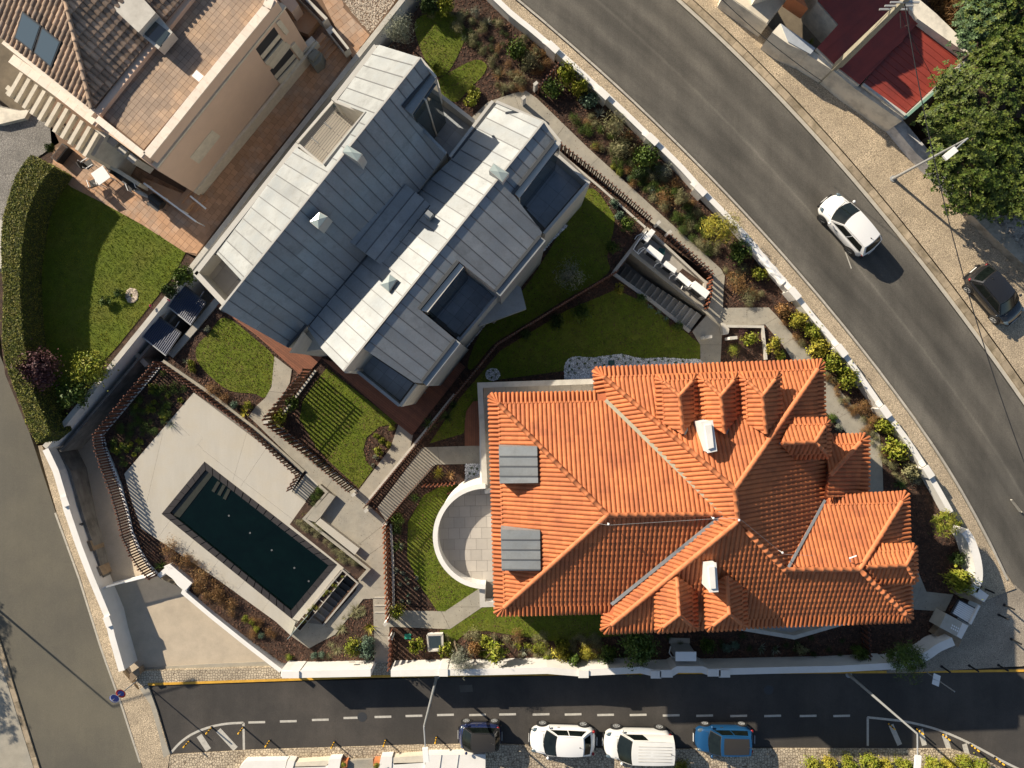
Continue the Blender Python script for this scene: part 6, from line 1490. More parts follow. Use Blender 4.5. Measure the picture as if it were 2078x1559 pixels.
def chair(label, px, py, rz, seat='black'):
    r_ = thing('garden_chair', label, 'chair', (*P2((px,py), .9), YZ), R(rz), 'chairs on the neighbour patio')
    MB().box((0,0,.42), (.48,.46,.03)).build('seat', seat, r_, local=True); MB().beam((-.24,.23,.44), (-.24,.23,.46), .02, .02)
    b = MB(); b.mesh([(-.23,.22,.45),(.23,.22,.45),(.23,.38,.95),(-.23,.38,.95),(-.23,.25,.45),(.23,.25,.45),(.23,.41,.95),(-.23,.41,.95)], [(0,1,2,3),(7,6,5,4),(0,4,5,1),(1,5,6,2),(2,6,7,3),(3,7,4,0)]); b.build('backrest', seat, r_, local=True)
    for x in (-.25,.25):
        for y in (-.22,.24): MB().beam((x,y,0), (x,y,.62 if y < 0 else .95), .03, .03).build('leg', 'white_metal', r_, local=True)
        MB().beam((x,-.24,.63), (x,.28,.66), .04, .03).build('armrest', 'white_metal', r_, local=True)
chair('dark seated garden chair left of the white table', 180, 333, 125); chair('white framed garden chair below the white table', 190, 372, 200); chair('dark garden chair right of the white table beside the low wall', 224, 340, -50); chair('white framed chair with dark sling between the table and the black barrel', 268, 378, 20)
lo_ = thing('patio_lounger', 'dark padded lounger beside the low patio wall', 'lounger', (*P2((248,358), .8), YZ), R(-38)); MB().box((0,0,.35), (1.1,.55,.10)).build('cushion', 'black', lo_, local=True); MB().box((0,0,.2), (1.1,.6,.06)).build('frame', 'dark_metal', lo_, local=True); MB().box((-.55,0,.55), (.10,.55,.42)).build('backrest', 'black', lo_, local=True)
for x in (-.5,.5): MB().box((x,0,.1), (.05,.55,.2)).build('leg', 'dark_metal', lo_, local=True)
gr = thing('charcoal_grill', 'black kettle barrel grill with side shelf beside the white handrail', 'grill', (*P2((322,410), 1.0), YZ), R(-38))
g_ = MB(); g_.tube([(-.45,0,.75),(-.42,0,.75),(.42,0,.75),(.45,0,.75)], [.12,.27,.27,.12], 14); g_.build('barrel', 'black', gr, local=True); MB().box((0,-.38,.70), (.8,.24,.03)).build('shelf', 'dark_metal', gr, local=True)
for x in (-.4,.4):
    for y in (-.2,.2): MB().beam((x,y,0),(x*.9,y,.7), .03,.03).build('leg', 'dark_metal', gr, local=True)
kt = thing('round_planter', 'round black pot beside the barrel grill', 'pot', (*P2((308,402), .8), YZ)); k_ = MB(); k_.tube([(0,0,0),(0,0,.45)], [.14,.2], 14); k_.build('pot_body', 'black', kt, local=True); k_ = MB(); k_.tube([(0,0,.45),(0,0,.46)], .17, 12); k_.build('soil', 'mulch', kt, local=True)
um = thing('folded_parasol', 'folded pale fabric parasol lying on the patio', 'parasol', (*P2((286,392), .7), YZ), R(-25)); u_ = MB(); u_.tube([(-.5,0,.15),(-.2,.02,.18),(.3,0,.16),(.55,-.04,.15)], [.05,.14,.12,.03], 9); u_.build('folded_cloth', 'cap', um, local=True); u_ = MB(); u_.tube([(-.9,0,.15),(.6,0,.15)], .02, 6); u_.build('pole', 'white_metal', um, local=True)
tr = thing('trough_planter', 'dark rectangular planter trough between the hedge and the patio', 'planter', (*P2((117,308), 1.2), YZ), R(52)); MB().box((0,0,.3), (1.1,.42,.6)).build('trough', 'black', tr, local=True); MB().box((0,0,.61), (1.0,.32,.02)).build('soil', 'mulch', tr, local=True)

# ================================================================== red-roofed building over the road
rh = thing('red_roof_house', 'low cream building with dark red corrugated metal roofs across the road', 'house', tuple(P(1780,120,0)))
PB_ = Plane((1755,172,2.1), (1835,232,2.0), (1966,115,2.25)); rb_ = [(1751,170),(1835,232),(1966,115),(1855,35)]
PA_ = Plane((1695,133,2.2), (1728,165,2.2), (1811,-5,2.6)); ra_ = [(1655,-30),(1660,3),(1701,50),(1658,97),(1695,133),(1745,172),(1868,42),(1850,20),(1780,-60)]
for pl_, q in ((PB_, rb_), (PA_, ra_)): mb = MB(); plane_prism(mb, pl_, [(p[0]*1, p[1]) for p in q], .1, .12); mb.build('wall', 'cream', rh)
poly_rib(rh, PB_, rb_, [(1855,35),(1751,170)][::-1] and [(1751,170),(1855,35)][:0] or [(1751,128),(1835,195)], .36, m='red_roof', seam='red_roof', cross=9, name='roof_sheet', rib=.07, gap=.0)
poly_rib(rh, PA_, ra_, [(1695,133),(1850,0)], .36, m='red_roof', seam='red_roof', cross=9, name='roof_sheet', rib=.07, gap=.0)
MB().beam(P(1750,172,2.25), P(1838,236,2.2), .16, .18).build('parapet_edge', 'cap', rh)
MB().beam(P(1838,236,2.2), P(1970,112,2.4), .14, .18).build('parapet_edge', 'cap', rh); MB().beam(P(1835,240,2.4), P(2010,88,2.4), .16, .10).build('green_gutter', 'steel_green', rh)
MB().pp([(1862,38),(1966,112),(1978,104),(1900,28),(1820,-40),(1800,-40)], .1, 2.9).build('rear_wall', 'cream', rh)
MB().prism([P2(p, 2.1) for p in [(1567,66),(1583,48),(1625,78),(1640,108),(1600,90)]], .1, 2.1).build('wall', 'cream', rh)
MB().prism([P2(p, 1.9) for p in [(1567,66),(1580,58),(1695,133),(1740,172),(1836,240),(1830,246),(1735,180),(1690,143)]], .1, 1.9).build('front_wall', 'cream', rh)
MB().pp([(1585,48),(1655,98),(1645,110),(1600,85)], 2.1, 2.16).build('porch_slab', 'slate_tile', rh)
c = P(1597,94,1.5); MB().tube([(c.x, c.y, 1.5), (c.x-.05, c.y-.05, 1.5)], .12, 12).build('wall_vent', 'black', rh)
an_ = thing('annex', 'tan flat-roofed annex at the top edge of the picture above the footway', 'building', tuple(P(1540,10,.1)))
MB().pp([(1470,-12),(1557,50),(1592,4),(1560,-60),(1500,-100)], .1, 1.6).build('wall', 'cream', an_)
MB().pp([(1474,-12),(1556,47),(1588,4),(1560,-55),(1500,-92)], 1.6, 1.65).build('roof_slab', 'stone_trim', an_)
MB().pp([(1602,-8),(1640,18),(1618,-30)], 1.6, 2.7).build('awning', 'ridge', an_)
bb = thing('tall_house', 'tall house standing beyond the top edge and shading the red roofs', 'house', tuple(P(1600,-100,.1)))
MB().prism([P2(p, 2.5) for p in [(1666,-52),(1600,-28),(1535,-5),(1535,-330),(1666,-330)]], .1, 6.1).build('wall', 'cream', bb)
MB().prism([P2(p, 2.5) for p in [(1672,-48),(1600,-22),(1529,2),(1529,-336),(1672,-336)]], 6.1, 6.2).build('roof', 'stone_trim', bb)
MB().prism([P2(p, 2.5) for p in [(1590,-22),(1606,-28),(1598,-44),(1582,-38)]], 6.1, 7.0).build('chimney', 'cream', bb)
def wall_windows(root, a, b, zt, ts, z0, z1, w=1.1, m='white'):
    A, B = Vector(P2(a, zt)), Vector(P2(b, zt)); d = (B-A).normalized(); n = Vector((d.y, -d.x)); ang = math.atan2(d.y, d.x)
    for t in ts:
        c = A.lerp(B, t) + n*.02; zc = (z0+z1)/2; f = MB().box((c.x, c.y, zc), (w+.16, .10, z1-z0+.16), rz=ang).build('window', m, root)
        g = c + n*.055; MB().box((g.x, g.y, zc), (w, .02, z1-z0), rz=ang).build('pane', 'glass', f); MB().box((g.x+n.x*.015, g.y+n.y*.015, zc), (.05, .02, z1-z0), rz=ang).build('mullion', m, f)
for z0, z1 in ((1.0, 2.4), (4.1, 5.4)):
    wall_windows(oh, (1240,1258), (1828,1240), 6.2, (.08, .24, .62, .78, .92), z0, z1); wall_windows(oh, (1828,1240), (1822,1018), 6.2, (.25, .7), z0, z1)
    wall_windows(oh, (1652,752), (1225,768), 6.2, (.12, .35, .6, .85), z0, z1); wall_windows(oh, (1018,1226), (1215,1222), 6.2, (.3, .7), z0, z1)
wall_windows(oh, (1012,820), (1018,1226), 6.2, (.12, .5, .85), 3.5, 5.6, 1.4)
wall_windows(gh, (925,690), (855,778), 5.0, (.5,), 1.0, 2.6, 1.6, 'dark_metal'); wall_windows(gh, (1100,472), (1008,592), 5.0, (.3, .7), 1.0, 2.6, 1.4, 'dark_metal')
# ================================================================== decks, pebble beds, small garden things
def deck(pts, z, angle, lab=None, curve=0):
    pts = catmull(pts, curve) if curve else pts
    b = structure('timber_deck', pts, z - .03, .25, 'black'); w = [P2(p, z) for p in pts]; c, s = math.cos(R(angle)), math.sin(R(angle)); o = w[0]
    loc = [((x-o[0])*c + (y-o[1])*s, -(x-o[0])*s + (y-o[1])*c) for x, y in w]; y0 = min(p[1] for p in loc); y1 = max(p[1] for p in loc); k = y0; bw = .125; n = 0
    while k < y1:
        pc = clip(clip(loc, 0, 1, -k), 0, -1, k + bw - .012); k += bw
        if len(pc) < 3 or abs(area2(pc)) < .01: continue
        MB().prism([(o[0] + x*c - y*s, o[1] + x*s + y*c) for x, y in pc], z - .03, z + random.uniform(-.002, .002)).build('deck_board', 'deck', b)
deck([(425,612),(480,570),(600,640),(670,700),(652,727),(616,768),(520,680)], .10, -38)
deck([(652,727),(700,742),(812,815),(920,725),(945,745),(836,884),(806,860)], .10, -38)
deck([(985,812),(960,815),(946,835),(943,860),(943,905),(985,905)], .10, 90)
deck([(905,1003),(945,978),(985,972),(985,1000),(930,1005)], .10, 40)
def pebbles(name, pts, sm=4, lab=None):
    pts = catmull(pts, sm) if sm else pts; MB().prism([P2(p, .04) for p in pts], -.2, .04).build('pebble_bed', 'pebble_base', kind='structure')
    stones('white_pebbles', scatter_pts(pts, .04, 520), .035, .075, 'pebble')
pebbles('p', [(1146,770),(1147,738),(1165,724),(1200,726),(1230,722),(1262,719),(1300,727),(1345,726),(1390,729),(1425,733),(1425,775),(1290,790),(1150,790)], 4)
pebbles('p', [(1000+15*math.cos(a*.5236), 760+13*math.sin(a*.5236)) for a in range(12)], 0)
pebbles('p', [(944,941),(975,941),(975,980),(944,980)], 0)
pebbles('p', [(1153,458),(1120,490),(1030,600),(1000,640),(960,690),(922,738),(915,730),(950,690),(1040,560),(1145,455)], 0)
for i, (x, y) in enumerate([(1157,732),(1175,727),(1156,743),(1171,739),(1187,738),(1161,750),(1175,748),(1196,729),(1208,736),(1195,746),(1219,730),(1226,741),(1154,756),(1168,757),(1209,748),(1266,722),(1281,729),(1295,735),(1306,728),(1317,735),(1330,731),(1344,729),(1255,728),(1270,737),(1356,733),(1371,736),(1386,733),(1290,745),(1240,724),(1400,738),(993,757),(1001,752),(1006,760),(998,766),(957,950),(968,952),(953,961),(962,962),(969,970),(952,972),(1412,740)]):
    place_ = 'large white pebble bed' if i < 30 or i == 40 else ('round white pebble patch' if i < 34 else 'square white pebble patch')
    plant('seedling', 'tiny dark grass tuft planted in the ' + place_, x, y, 6.5, 'tiny', 'leaf_green', h=.17, z=.04, group='grass tufts in the ' + place_, cat='seedling', small=True)
for lab, q, m, z in [('green plastic valve lid in the white pebble bed', [(1235,732),(1247,731),(1247,741),(1234,741)], 'teal_dark', .09), ('bright green square valve lid in the bark bed by the street wall', [(821,1287),(834,1287),(834,1297),(821,1297)], 'teal', .07)]:
    v = thing('valve_box', lab, 'valve lid', tuple(P(*q[0], 0))); MB().pp(q, 0.0, z).build('lid_body', m, v); cx = sum(p[0] for p in q)/4; cy = sum(p[1] for p in q)/4; MB().pp([(cx+(a-cx)*.8, cy+(b-cy)*.8) for a, b in q], z, z+.012).build('lid', m, v)
gk = thing('glass_roof_hatch', 'square glass hatch with white frame in the bark bed near the street wall', 'skylight', tuple(P(883,1305,0)))
MB().prism([P2(p, .45) for p in [(867,1289),(898,1288),(899,1319),(870,1321)]], 0, .40).build('hatch_frame', 'white', gk); MB().pp([(871,1293),(894,1292),(895,1314),(873,1316)], .39, .44).build('hatch_glass', 'glass', gk)
for a, b in (((867,1289),(898,1288)), ((898,1288),(899,1319)), ((899,1319),(870,1321)), ((870,1321),(867,1289))): MB().beam(P(*a, .45), P(*b, .45), .09, .09).build('frame_bar', 'cap', gk)
bx = thing('grey_cabinet', 'grey utility cabinet behind the street wall in deep shade', 'cabinet', tuple(P(1383,1310,0)))
MB().pp([(1373,1325),(1411,1325),(1411,1340),(1373,1340)], 0, 1.55).build('cabinet_body', 'grey_metal', bx); MB().pp([(1371,1323),(1413,1323),(1413,1342),(1371,1342)], 1.55, 1.6).build('cabinet_lid', 'white_metal', bx)
MB().pp([(1358,1295),(1400,1296),(1400,1306),(1358,1306)], 0, .08).build('plinth', 'raw_concrete', bx); MB().tube([P(1361,1312,.3), P(1358,1325,.5), P(1364,1334,.5), P(1372,1334,.6)], .035, 6).build('cable_duct', 'white_metal', bx)
sb = thing('flower_bed_wall', 'low rectangular concrete wall round the small flower bed right of the gate path', 'wall', tuple(P(1500,660,0)))
MB().prism(strip([P2(p, .25) for p in [(1466,662),(1548,663),(1555,730)]], .14), -.1, .22).build('wall_body', 'concrete_pale', sb); MB().prism(strip([P2(p, .25) for p in [(1466,662),(1548,663),(1555,730)]], .16), .22, .25).build('cap', 'cap', sb)
MB().pp([(1464,655),(1472,657),(1480,668),(1478,678),(1468,680)], 0, .5).build('stone_block', 'concrete_pale', sb)
# corner gate with letter box wall
cg = thing('corner_gate', 'white slatted pedestrian gate with grey letter box panel at the street corner', 'gate', tuple(P(1935,1250,ZS)))
def zz(x, y): return (1880 + x/6.495, 1160 + y/6.495)
MB().pp([zz(420,325), zz(715,435), zz(570,712), zz(300,555)], ZS, ZS+.15).build('gate_sill', 'concrete_pale', cg)
for k in range(8):
    t = (k+.5)/8; a = Vector(zz(440,375)).lerp(Vector(zz(345,550)), t); b = Vector(zz(650,495)).lerp(Vector(zz(560,680)), t)
    MB().beam(P(a.x, a.y, .95), P(b.x, b.y, .95), .10, .05).build('gate_slat', 'white_metal', cg)
for a, b in ((zz(425,372), zz(665,495)), (zz(325,548), zz(560,690)), (zz(425,372), zz(325,548)), (zz(665,495), zz(560,690))): MB().beam(P(*a, .98), P(*b, .98), .06, .08).build('gate_frame', 'dark_metal', cg)
MB().beam(P(*zz(690,445), 1.2), P(*zz(570,690), 1.2), .14, .12).build('gate_head', 'white', cg)
MB().pp([zz(262,552), zz(556,712), zz(462,890), zz(172,735)], ZS, 1.05).build('letterbox_wall', 'kerb_pale', cg)
lb = MB().pp([zz(475,680), zz(556,712), zz(462,890), zz(400,850)], 1.05, 1.065).build('letterbox_coping', 'white', cg)
u_ = (Vector(zz(400,730)) - Vector(zz(330,690))) / 3; v_ = Vector((-8/6.5*1.2, 34/6.5))
for r_ in range(2):
    for k in range(4):
        p = Vector(zz(340,695)) + Vector((26,14)) / 6.495 * k + Vector((-12,34)) / 6.495 * r_
        MB().pp([(p.x, p.y), (p.x + 15/6.495, p.y + 8/6.495), (p.x + 9/6.495, p.y + 30/6.495), (p.x - 6/6.495, p.y + 22/6.495)], 1.05, 1.075).build('letter_slot', 'white_metal', cg)
for q in ([zz(415,235), zz(700,320), zz(770,345), zz(715,440), zz(420,320), zz(380,290)], [zz(170,735), zz(465,900), zz(420,1000), zz(330,960), zz(95,830)]):
    MB().pp(q, ZS, .55).build('stone_pier', 'rust_stone', cg)
# base blocks of rough stone by the drive
rs_ = thing('stone_end_block', 'rough brown stone block at the foot of the west wall by the driveway', 'stone block', tuple(P(270,1378,ZS)))
MB().pp([(263,1368),(281,1356),(284,1368),(264,1387)], ZS, -.2).build('stone', 'rust_stone', rs_)
for y0, y1 in ((1100,1118),(1152,1168)):
    MB().pp([(167+(y0-1100)*.36,y0),(182+(y0-1100)*.36,y0-2),(190+(y0-1100)*.36,y1),(176+(y0-1100)*.36,y1+2)], -1.8, -.05).build('stone_block', 'rust_stone', ww)

# ================================================================== street furniture
def street_lamp(label, base, z0, top_px, zt, head_px, zh, m='grey_metal', group='street lamps', headsize=(.75,.30,.12)):
    b = P(*base, z0); t = P(*top_px, zt); t = Vector((b.x, b.y, zt)) if top_px == base else t; h = P(*head_px, zh)
    r_ = thing('street_lamp', label, 'street lamp', tuple(b), group=group)
    MB().tube([b, b + Vector((0,0,.9)), t], [.11, .085, .05], 10).build('pole', m, r_)
    MB().tube([t, h], [.04, .035], 8).build('arm', m, r_)
    d = (h - t).normalized(); ang = math.atan2(d.y, d.x)
    hd = MB(); hd.box((h.x, h.y, h.z), headsize, rz=ang); hd.build('lamp_head', 'white_metal', r_); MB().box((h.x, h.y, h.z-.075), (headsize[0]*.7, headsize[1]*.7, .04), rz=ang).build('lamp_glass', 'lamp_lens', r_)
    MB().tube([b, b + Vector((0,0,.05))], .2, 10).build('base_plate', m, r_)
def toppx(base, z0, zt): s = (H - z0)/(H - zt); return (CX + (base[0]-CX)*s, CY + (base[1]-CY)*s)
b = (1812,363); street_lamp('street lamp leaning arm over the footway below the big green trees', b, .12, toppx(b, .12, 7.1), 7.1, (1928,312), 7.4)
b = (887,1371); t_ = toppx(b, ZS, 5.7); street_lamp('street lamp rising from the street wall left of the parked cars', b, ZS, t_, 5.7, (864,1532), 5.9)
b = (1722,1369); t_ = toppx(b, ZS, 6.6); street_lamp('street lamp at the right end of the street wall with a long grey arm', b, ZS, t_, 6.6, (1862,1548), 6.8)
b = (-95,1160); street_lamp('street lamp just outside the left edge casting a long shadow on the west street', b, ZS, toppx(b, ZS, 5.9), 5.9, (-120,1170), 6.0)
# old concrete pole with wires
cp_ = thing('utility_pole', 'old square concrete utility pole in front of the red roofed house', 'utility pole', tuple(P(1672,163,.12)))
bs = P(1668,165,.12); tp = Vector((bs.x, bs.y, 9.4)); mb = MB()
w0, w1 = .23, .14; vs = [(bs.x+a*w0, bs.y+b_*w0*.7, .12) for a, b_ in ((-1,-1),(1,-1),(1,1),(-1,1))] + [(bs.x+a*w1, bs.y+b_*w1*.7, 9.4) for a, b_ in ((-1,-1),(1,-1),(1,1),(-1,1))]
mb.mesh(vs, [(0,1,5,4),(1,2,6,5),(2,3,7,6),(3,0,4,7),(4,5,6,7)]); mb.build('pole_shaft', 'old_concrete', cp_)
for k in range(3): MB().beam(tp + Vector((-.7, .1*k-.1, -.3-.5*k)), tp + Vector((.7, .1*k-.1, -.3-.5*k)), .08, .08).build('cross_arm', 'grey_metal', cp_)
MB().tube([tp + Vector((.2,-.3,-.4)), tp + Vector((.5,-.9,-.8)), tp + Vector((.2,-1.0,-1.0)), tp + Vector((.1,-.2,-.9))], .02, 5).build('cable_loop', 'black', cp_)
def wire(label, a, b, sag, r=.018):
    pts = [a.lerp(b, t/24) - Vector((0,0,sag*4*(t/24)*(1-t/24))) for t in range(25)]; w_ = thing('overhead_wire', label, 'wire', tuple(a)); MB().tube(pts, r, 5).build('wire', 'black', w_)
wire('overhead wire hanging from the concrete pole over the parked black car', tp - Vector((0,0,.35)), P(2150,1120,8.6), 1.3, .026)
wire('overhead wire leaving the concrete pole towards the top of the picture', tp - Vector((0,0,.3)), P(1500,-260,9.0), .4)
wire('overhead wire from the concrete pole over the bright red roof', tp - Vector((0,0,.9)), P(1930,215,3.1), .2, .014)
wire('low wire along the footway over the curved road', P(1380,-90,7.5), P(1668,165,7.0), .5, .02)
# signs
sg = thing('road_sign', 'round blue and red signs on one grey pole at the street corner', 'road sign', tuple(P(282,1378,ZS)))
b = P(283,1378,ZS); MB().tube([b, (b.x, b.y, 2.2)], .035, 8).build('sign_pole', 'grey_metal', sg)
def disc(c, n, r, m, name, th=.02):
    c = Vector(c); n = Vector(n).normalized(); a = n.cross(Vector((0,0,1))).normalized(); u = a.cross(n); mb = MB(); K = 24
    p = [c + (a*math.cos(6.283*k/K) + u*math.sin(6.283*k/K))*r for k in range(K)]; mb.face([q + n*th for q in p]); mb.face([q for q in reversed(p)])
    for k in range(K): mb.face([p[k], p[(k+1)%K], p[(k+1)%K] + n*th, p[k] + n*th])
    mb.build(name, m, sg)
nrm = (.62, .72, .05)
disc((b.x, b.y, 1.95), nrm, .30, 'blue', 'sign_disc'); disc((b.x+.014, b.y+.016, 1.95), nrm, .29, 'white_metal', 'sign_rim', .006); disc((b.x+.018, b.y+.02, 1.95), nrm, .25, 'blue', 'sign_face', .008)
disc((b.x, b.y, 1.30), nrm, .30, 'red', 'sign_disc'); disc((b.x+.016, b.y+.018, 1.30), nrm, .20, 'blue', 'sign_face', .010)
s2 = thing('square_sign', 'white square sign seen from behind on a pole by the street corner', 'road sign', tuple(P(1895,1368,ZS)))
b = P(1880,1364,ZS); tp2 = Vector((b.x, b.y, 2.0)); MB().tube([b, tp2], .035, 8).build('sign_pole', 'grey_metal', s2)
sgp = MB(); c = P(1900,1379,1.9); u1 = P(1896,1366,2.0) - P(1894,1388,1.8); 
sgp.face([P(1895,1366,2.05), P(1909,1372,2.05), P(1905,1394,1.7), P(1891,1388,1.7)]); sgp.face([P(1895,1366,2.03), P(1891,1388,1.68), P(1905,1394,1.68), P(1909,1372,2.03)]); sgp.build('sign_plate', 'lamp_lens', s2); MB().beam(P(1893,1378,1.86), P(1906,1382,1.86), .05, .03).build('bracket', 'grey_metal', s2)
def bollard_tpl(name, label, cols, h, r, group):
    o = thing(name, label, 'bollard', (0,0,0), 0, group); n = len(cols)
    for i, m in enumerate(cols): MB().tube([(0,0,h*i/n), (0,0,h*(i+1)/n)], r, 10).build('band', m, o, local=True)
    MB().mesh(*ell((0,0,h), (r*1.05, r*1.05, .04))).build('cap', cols[-1], o, local=True); MB().tube([(0,0,0),(0,0,.02)], r*1.7, 10).build('foot', 'dark_metal', o, local=True); return o
yb = [(548,1502,'first black and yellow bollard right of the striped triangle on the south street'),(679,1505,'second black and yellow bollard along the cobbled edge of the south street'),(783,1501,'third black and yellow bollard left of the middle street lamp'),(886,1495,'fourth black and yellow bollard between the street lamp and the small dark car'),
      (948-0,1484,None),(494,1476,'black and yellow bollard at the right corner of the left painted triangle'),(430,1476,'black and yellow bollard on the curved line of the left painted triangle'),(385,1503,'leftmost black and yellow bollard by the start of the painted triangle'),
      (1801,1467,'first black and yellow bollard of the right painted triangle from the left'),(1858,1477,'second black and yellow bollard of the right painted triangle'),(1911,1489,'third black and yellow bollard of the right painted triangle'),(1969,1511,'fourth black and yellow bollard of the right painted triangle'),(2019,1538,'last black and yellow bollard near the lower right corner')]
tpl = None
for x, y, lab in yb:
    if lab is None: continue
    if tpl is None: tpl = bollard_tpl('striped_bollard', lab, ['black','amber','black','amber','black','amber'], .82, .05, 'black and yellow bollards'); o = tpl
    else: o = copy_tree(tpl)
    o['label'] = lab; o.location = P(x, y, ZS)
tpl = None
for x, y, lab in [(1911,1353,'leftmost black bollard along the yellow line below the corner gate'),(1967,1351,'middle black bollard along the yellow line'),(2026,1350,'right black bollard along the yellow line'),(2052,1297,'black bollard standing alone in the shaded corner pavement'),(2027,1248,'black bollard at the edge of the sunlit patch on the corner'),(1998,1195,'black bollard beside the end pier of the curved wall'),(2038,1228,'black bollard in the sunlit strip by the curved road')]:
    if tpl is None: tpl = bollard_tpl('black_bollard', lab, ['black','black'], .85, .055, 'black bollards on the corner pavement'); o = tpl
    else: o = copy_tree(tpl)
    o['label'] = lab; o.location = P(x, y, ZS + .12)

# ================================================================== cars
M['car_white'] = mat('car_white', (0.80, 0.80, 0.78), 0.25, coat=0.8, spec=0.5); M['car_van'] = mat('car_van_white', (0.72, 0.72, 0.69), 0.35, coat=0.4, var=.05, vscale=2)
M['car_black'] = mat('car_black', (0.018, 0.018, 0.019), 0.22, coat=1.0); M['car_navy'] = mat('car_navy', (0.012, 0.02, 0.07), 0.22, coat=1.0); M['car_blue'] = mat('car_blue', (0.010, 0.060, 0.155), 0.28, coat=0.5)
M['tail_red'] = mat('tail_red', (0.25, 0.01, 0.012), 0.25)
M['sunroof'] = mat('dark_sunroof', (0.035, 0.032, 0.028), 0.3, coat=.3)
c1 = make_car('white hatchback driving up the curved road with dark rear window', 'car_white', L=4.05, W=1.78, Ht=1.58, belt=1.0, hood=.86, xa=1.02, xb=.28, xc=-1.50, xd=-1.92, roofw=.72, wr=.34, wheels=(1.24,-1.26), name='moving_car', bow=.22, rim='dark_metal')
place(c1, 1712, 462, -.02, (-98,-112)); c1.location.z = ZN(c1.location.x, c1.location.y) - .02
c2 = make_car('black hatchback parked on the footway of the curved road', 'car_black', L=3.85, W=1.72, Ht=1.50, belt=.95, hood=.82, xa=1.0, xb=.30, xc=-1.30, xd=-1.78, roofw=.70, wr=.31, wheels=(1.20,-1.22), bow=.2)
place(c2, 2004, 602, .1, (86,100)); c2.location.z = ZN(c2.location.x, c2.location.y) + .12
c3 = make_car('small dark blue two-seat car parked on the south street', 'car_navy', L=2.55, W=1.55, Ht=1.50, belt=.95, hood=.85, xa=.95, xb=.42, xc=-.92, xd=-1.18, roofw=.72, wr=.28, wheels=(.86,-.88), split=(), tritone='car_black', roof_m='sunroof', bow=.15)
place(c3, 975, 1484, ZS, (-1,0)); c3.location.z = ZS
c4 = make_car('white hatchback parked with two wheels on the cobbles next to the van', 'car_white', L=4.02, W=1.73, Ht=1.46, belt=.92, hood=.80, xa=1.05, xb=.38, xc=-1.15, xd=-1.72, roofw=.70, wr=.31, wheels=(1.27,-1.26), bow=.18)
place(c4, 1141, 1492, ZS, (-1,-.03))
c5 = make_car('white delivery van with ribbed roof parked between the white and blue cars', 'car_van', L=4.15, W=1.80, Ht=1.82, belt=1.08, hood=.95, xa=1.18, xb=.50, xc=-1.98, xd=-2.04, roofw=.80, wr=.31, wheels=(1.30,-1.38), van=True, rear_glass=False, bow=.18, rim='grey_metal', name='delivery_van', cat='van')
for y in (-.45,-.27,-.09,.09,.27,.45): MB().beam((.2, y, 1.845), (-1.8, y, 1.845), .018, .012).build('roof_rib', 'cap', c5, local=True)
place(c5, 1291, 1499, ZS, (-1,-.02))
c6 = make_car('blue hatchback with large dark sunroof parked at the right end of the row', 'car_blue', L=3.55, W=1.60, Ht=1.54, belt=.94, hood=.82, xa=.98, xb=.42, xc=-1.35, xd=-1.55, roofw=.76, wr=.28, wheels=(1.12,-1.16), roof_glass='sunroof', bow=.12)
place(c6, 1464, 1490, ZS, (-1,-.01))

# ================================================================== bottom edge: neighbour's white wall and trees
bw = thing('south_building', 'white low building edge with flower boxes cut by the bottom of the picture', 'building', tuple(P(740,1600,ZS)))
for q, zt in (([(486,1557),(497,1545),(582,1543),(576,1570),(486,1600)], -.2), ([(584,1543),(598,1545),(590,1575),(575,1575)], -.15), ([(668,1541),(692,1540),(682,1600),(655,1600)], -.15), ([(773,1536),(796,1535),(792,1600),(760,1600)], -.15), ([(868,1532),(985,1531),(985,1600),(850,1600)], -.1)):
    MB().pp(q, ZS, zt).build('wall', 'white', bw)
MB().pp([(590,1548),(672,1543),(660,1556),(592,1558)], ZS, -.2).build('recess', 'stone_trim', bw); MB().pp([(792,1538),(862,1533),(860,1548),(800,1552)], ZS, -.2).build('recess', 'stone_trim', bw)
MB().pp([(592,1556),(668,1554),(668,1700),(560,1700)], ZS, -.2).build('wall', 'white', bw); MB().pp([(796,1549),(862,1547),(862,1700),(790,1700)], ZS, -.2).build('wall', 'white', bw)
MB().pp([(706,1544),(757,1541),(760,1700),(700,1700)], ZS, -.5).build('doorstep', 'concrete', bw)
for q in ([(692,1547),(705,1545),(704,1557),(690,1559)], [(759,1543),(771,1543),(770,1553),(757,1555)]): MB().pp(q, ZS, -.25).build('flower_box', 'ridge', bw)
for x in (893, 928): MB().beam(P(x+3,1532,-.08), P(x-3,1575,-.08), .03, .03).build('wall_joint', 'grey_metal', bw)

# ---- neighbour lawn, hedge, and street greenery on the left
lawn('lawn', [(108,352),(205,410),(290,457),(376,513),(352,560),(300,625),(240,700),(190,755),(130,830),(100,880),(70,800),(50,700),(45,600),(60,450),(85,380)], z=YZ - .02, sm=0, dens=260)
MB().prism([P2(p, YZ - .05) for p in [(-300,200),(110,300),(108,352),(376,513),(398,528),(200,775),(95,900),(60,880),(10,760),(-10,600),(-300,500)]], -3.2, YZ - .06).build('neighbour_ground', 'mulch', kind='structure')
structure('cobbled_drive', [(-400,-100),(0,215),(60,228),(105,255),(120,290),(60,330),(20,400),(-5,470),(-20,560),(-500,560)], YZ, .6, 'cobble_grey')
structure('drive_edge', [(-100,180),(0,218),(40,225),(60,222),(50,240),(0,252),(-100,240)], YZ + .3, .6, 'cream')
hg = thing('hedge', 'thick curved clipped hedge between the neighbour lawn and the drive', 'hedge', tuple(P(45,500,YZ)))
hA = catmull([(60,314),(32,352),(12,410),(4,445),(0,500),(2,546),(5,600),(3,700),(20,770),(40,820),(55,865),(72,900)], 3, closed=False)
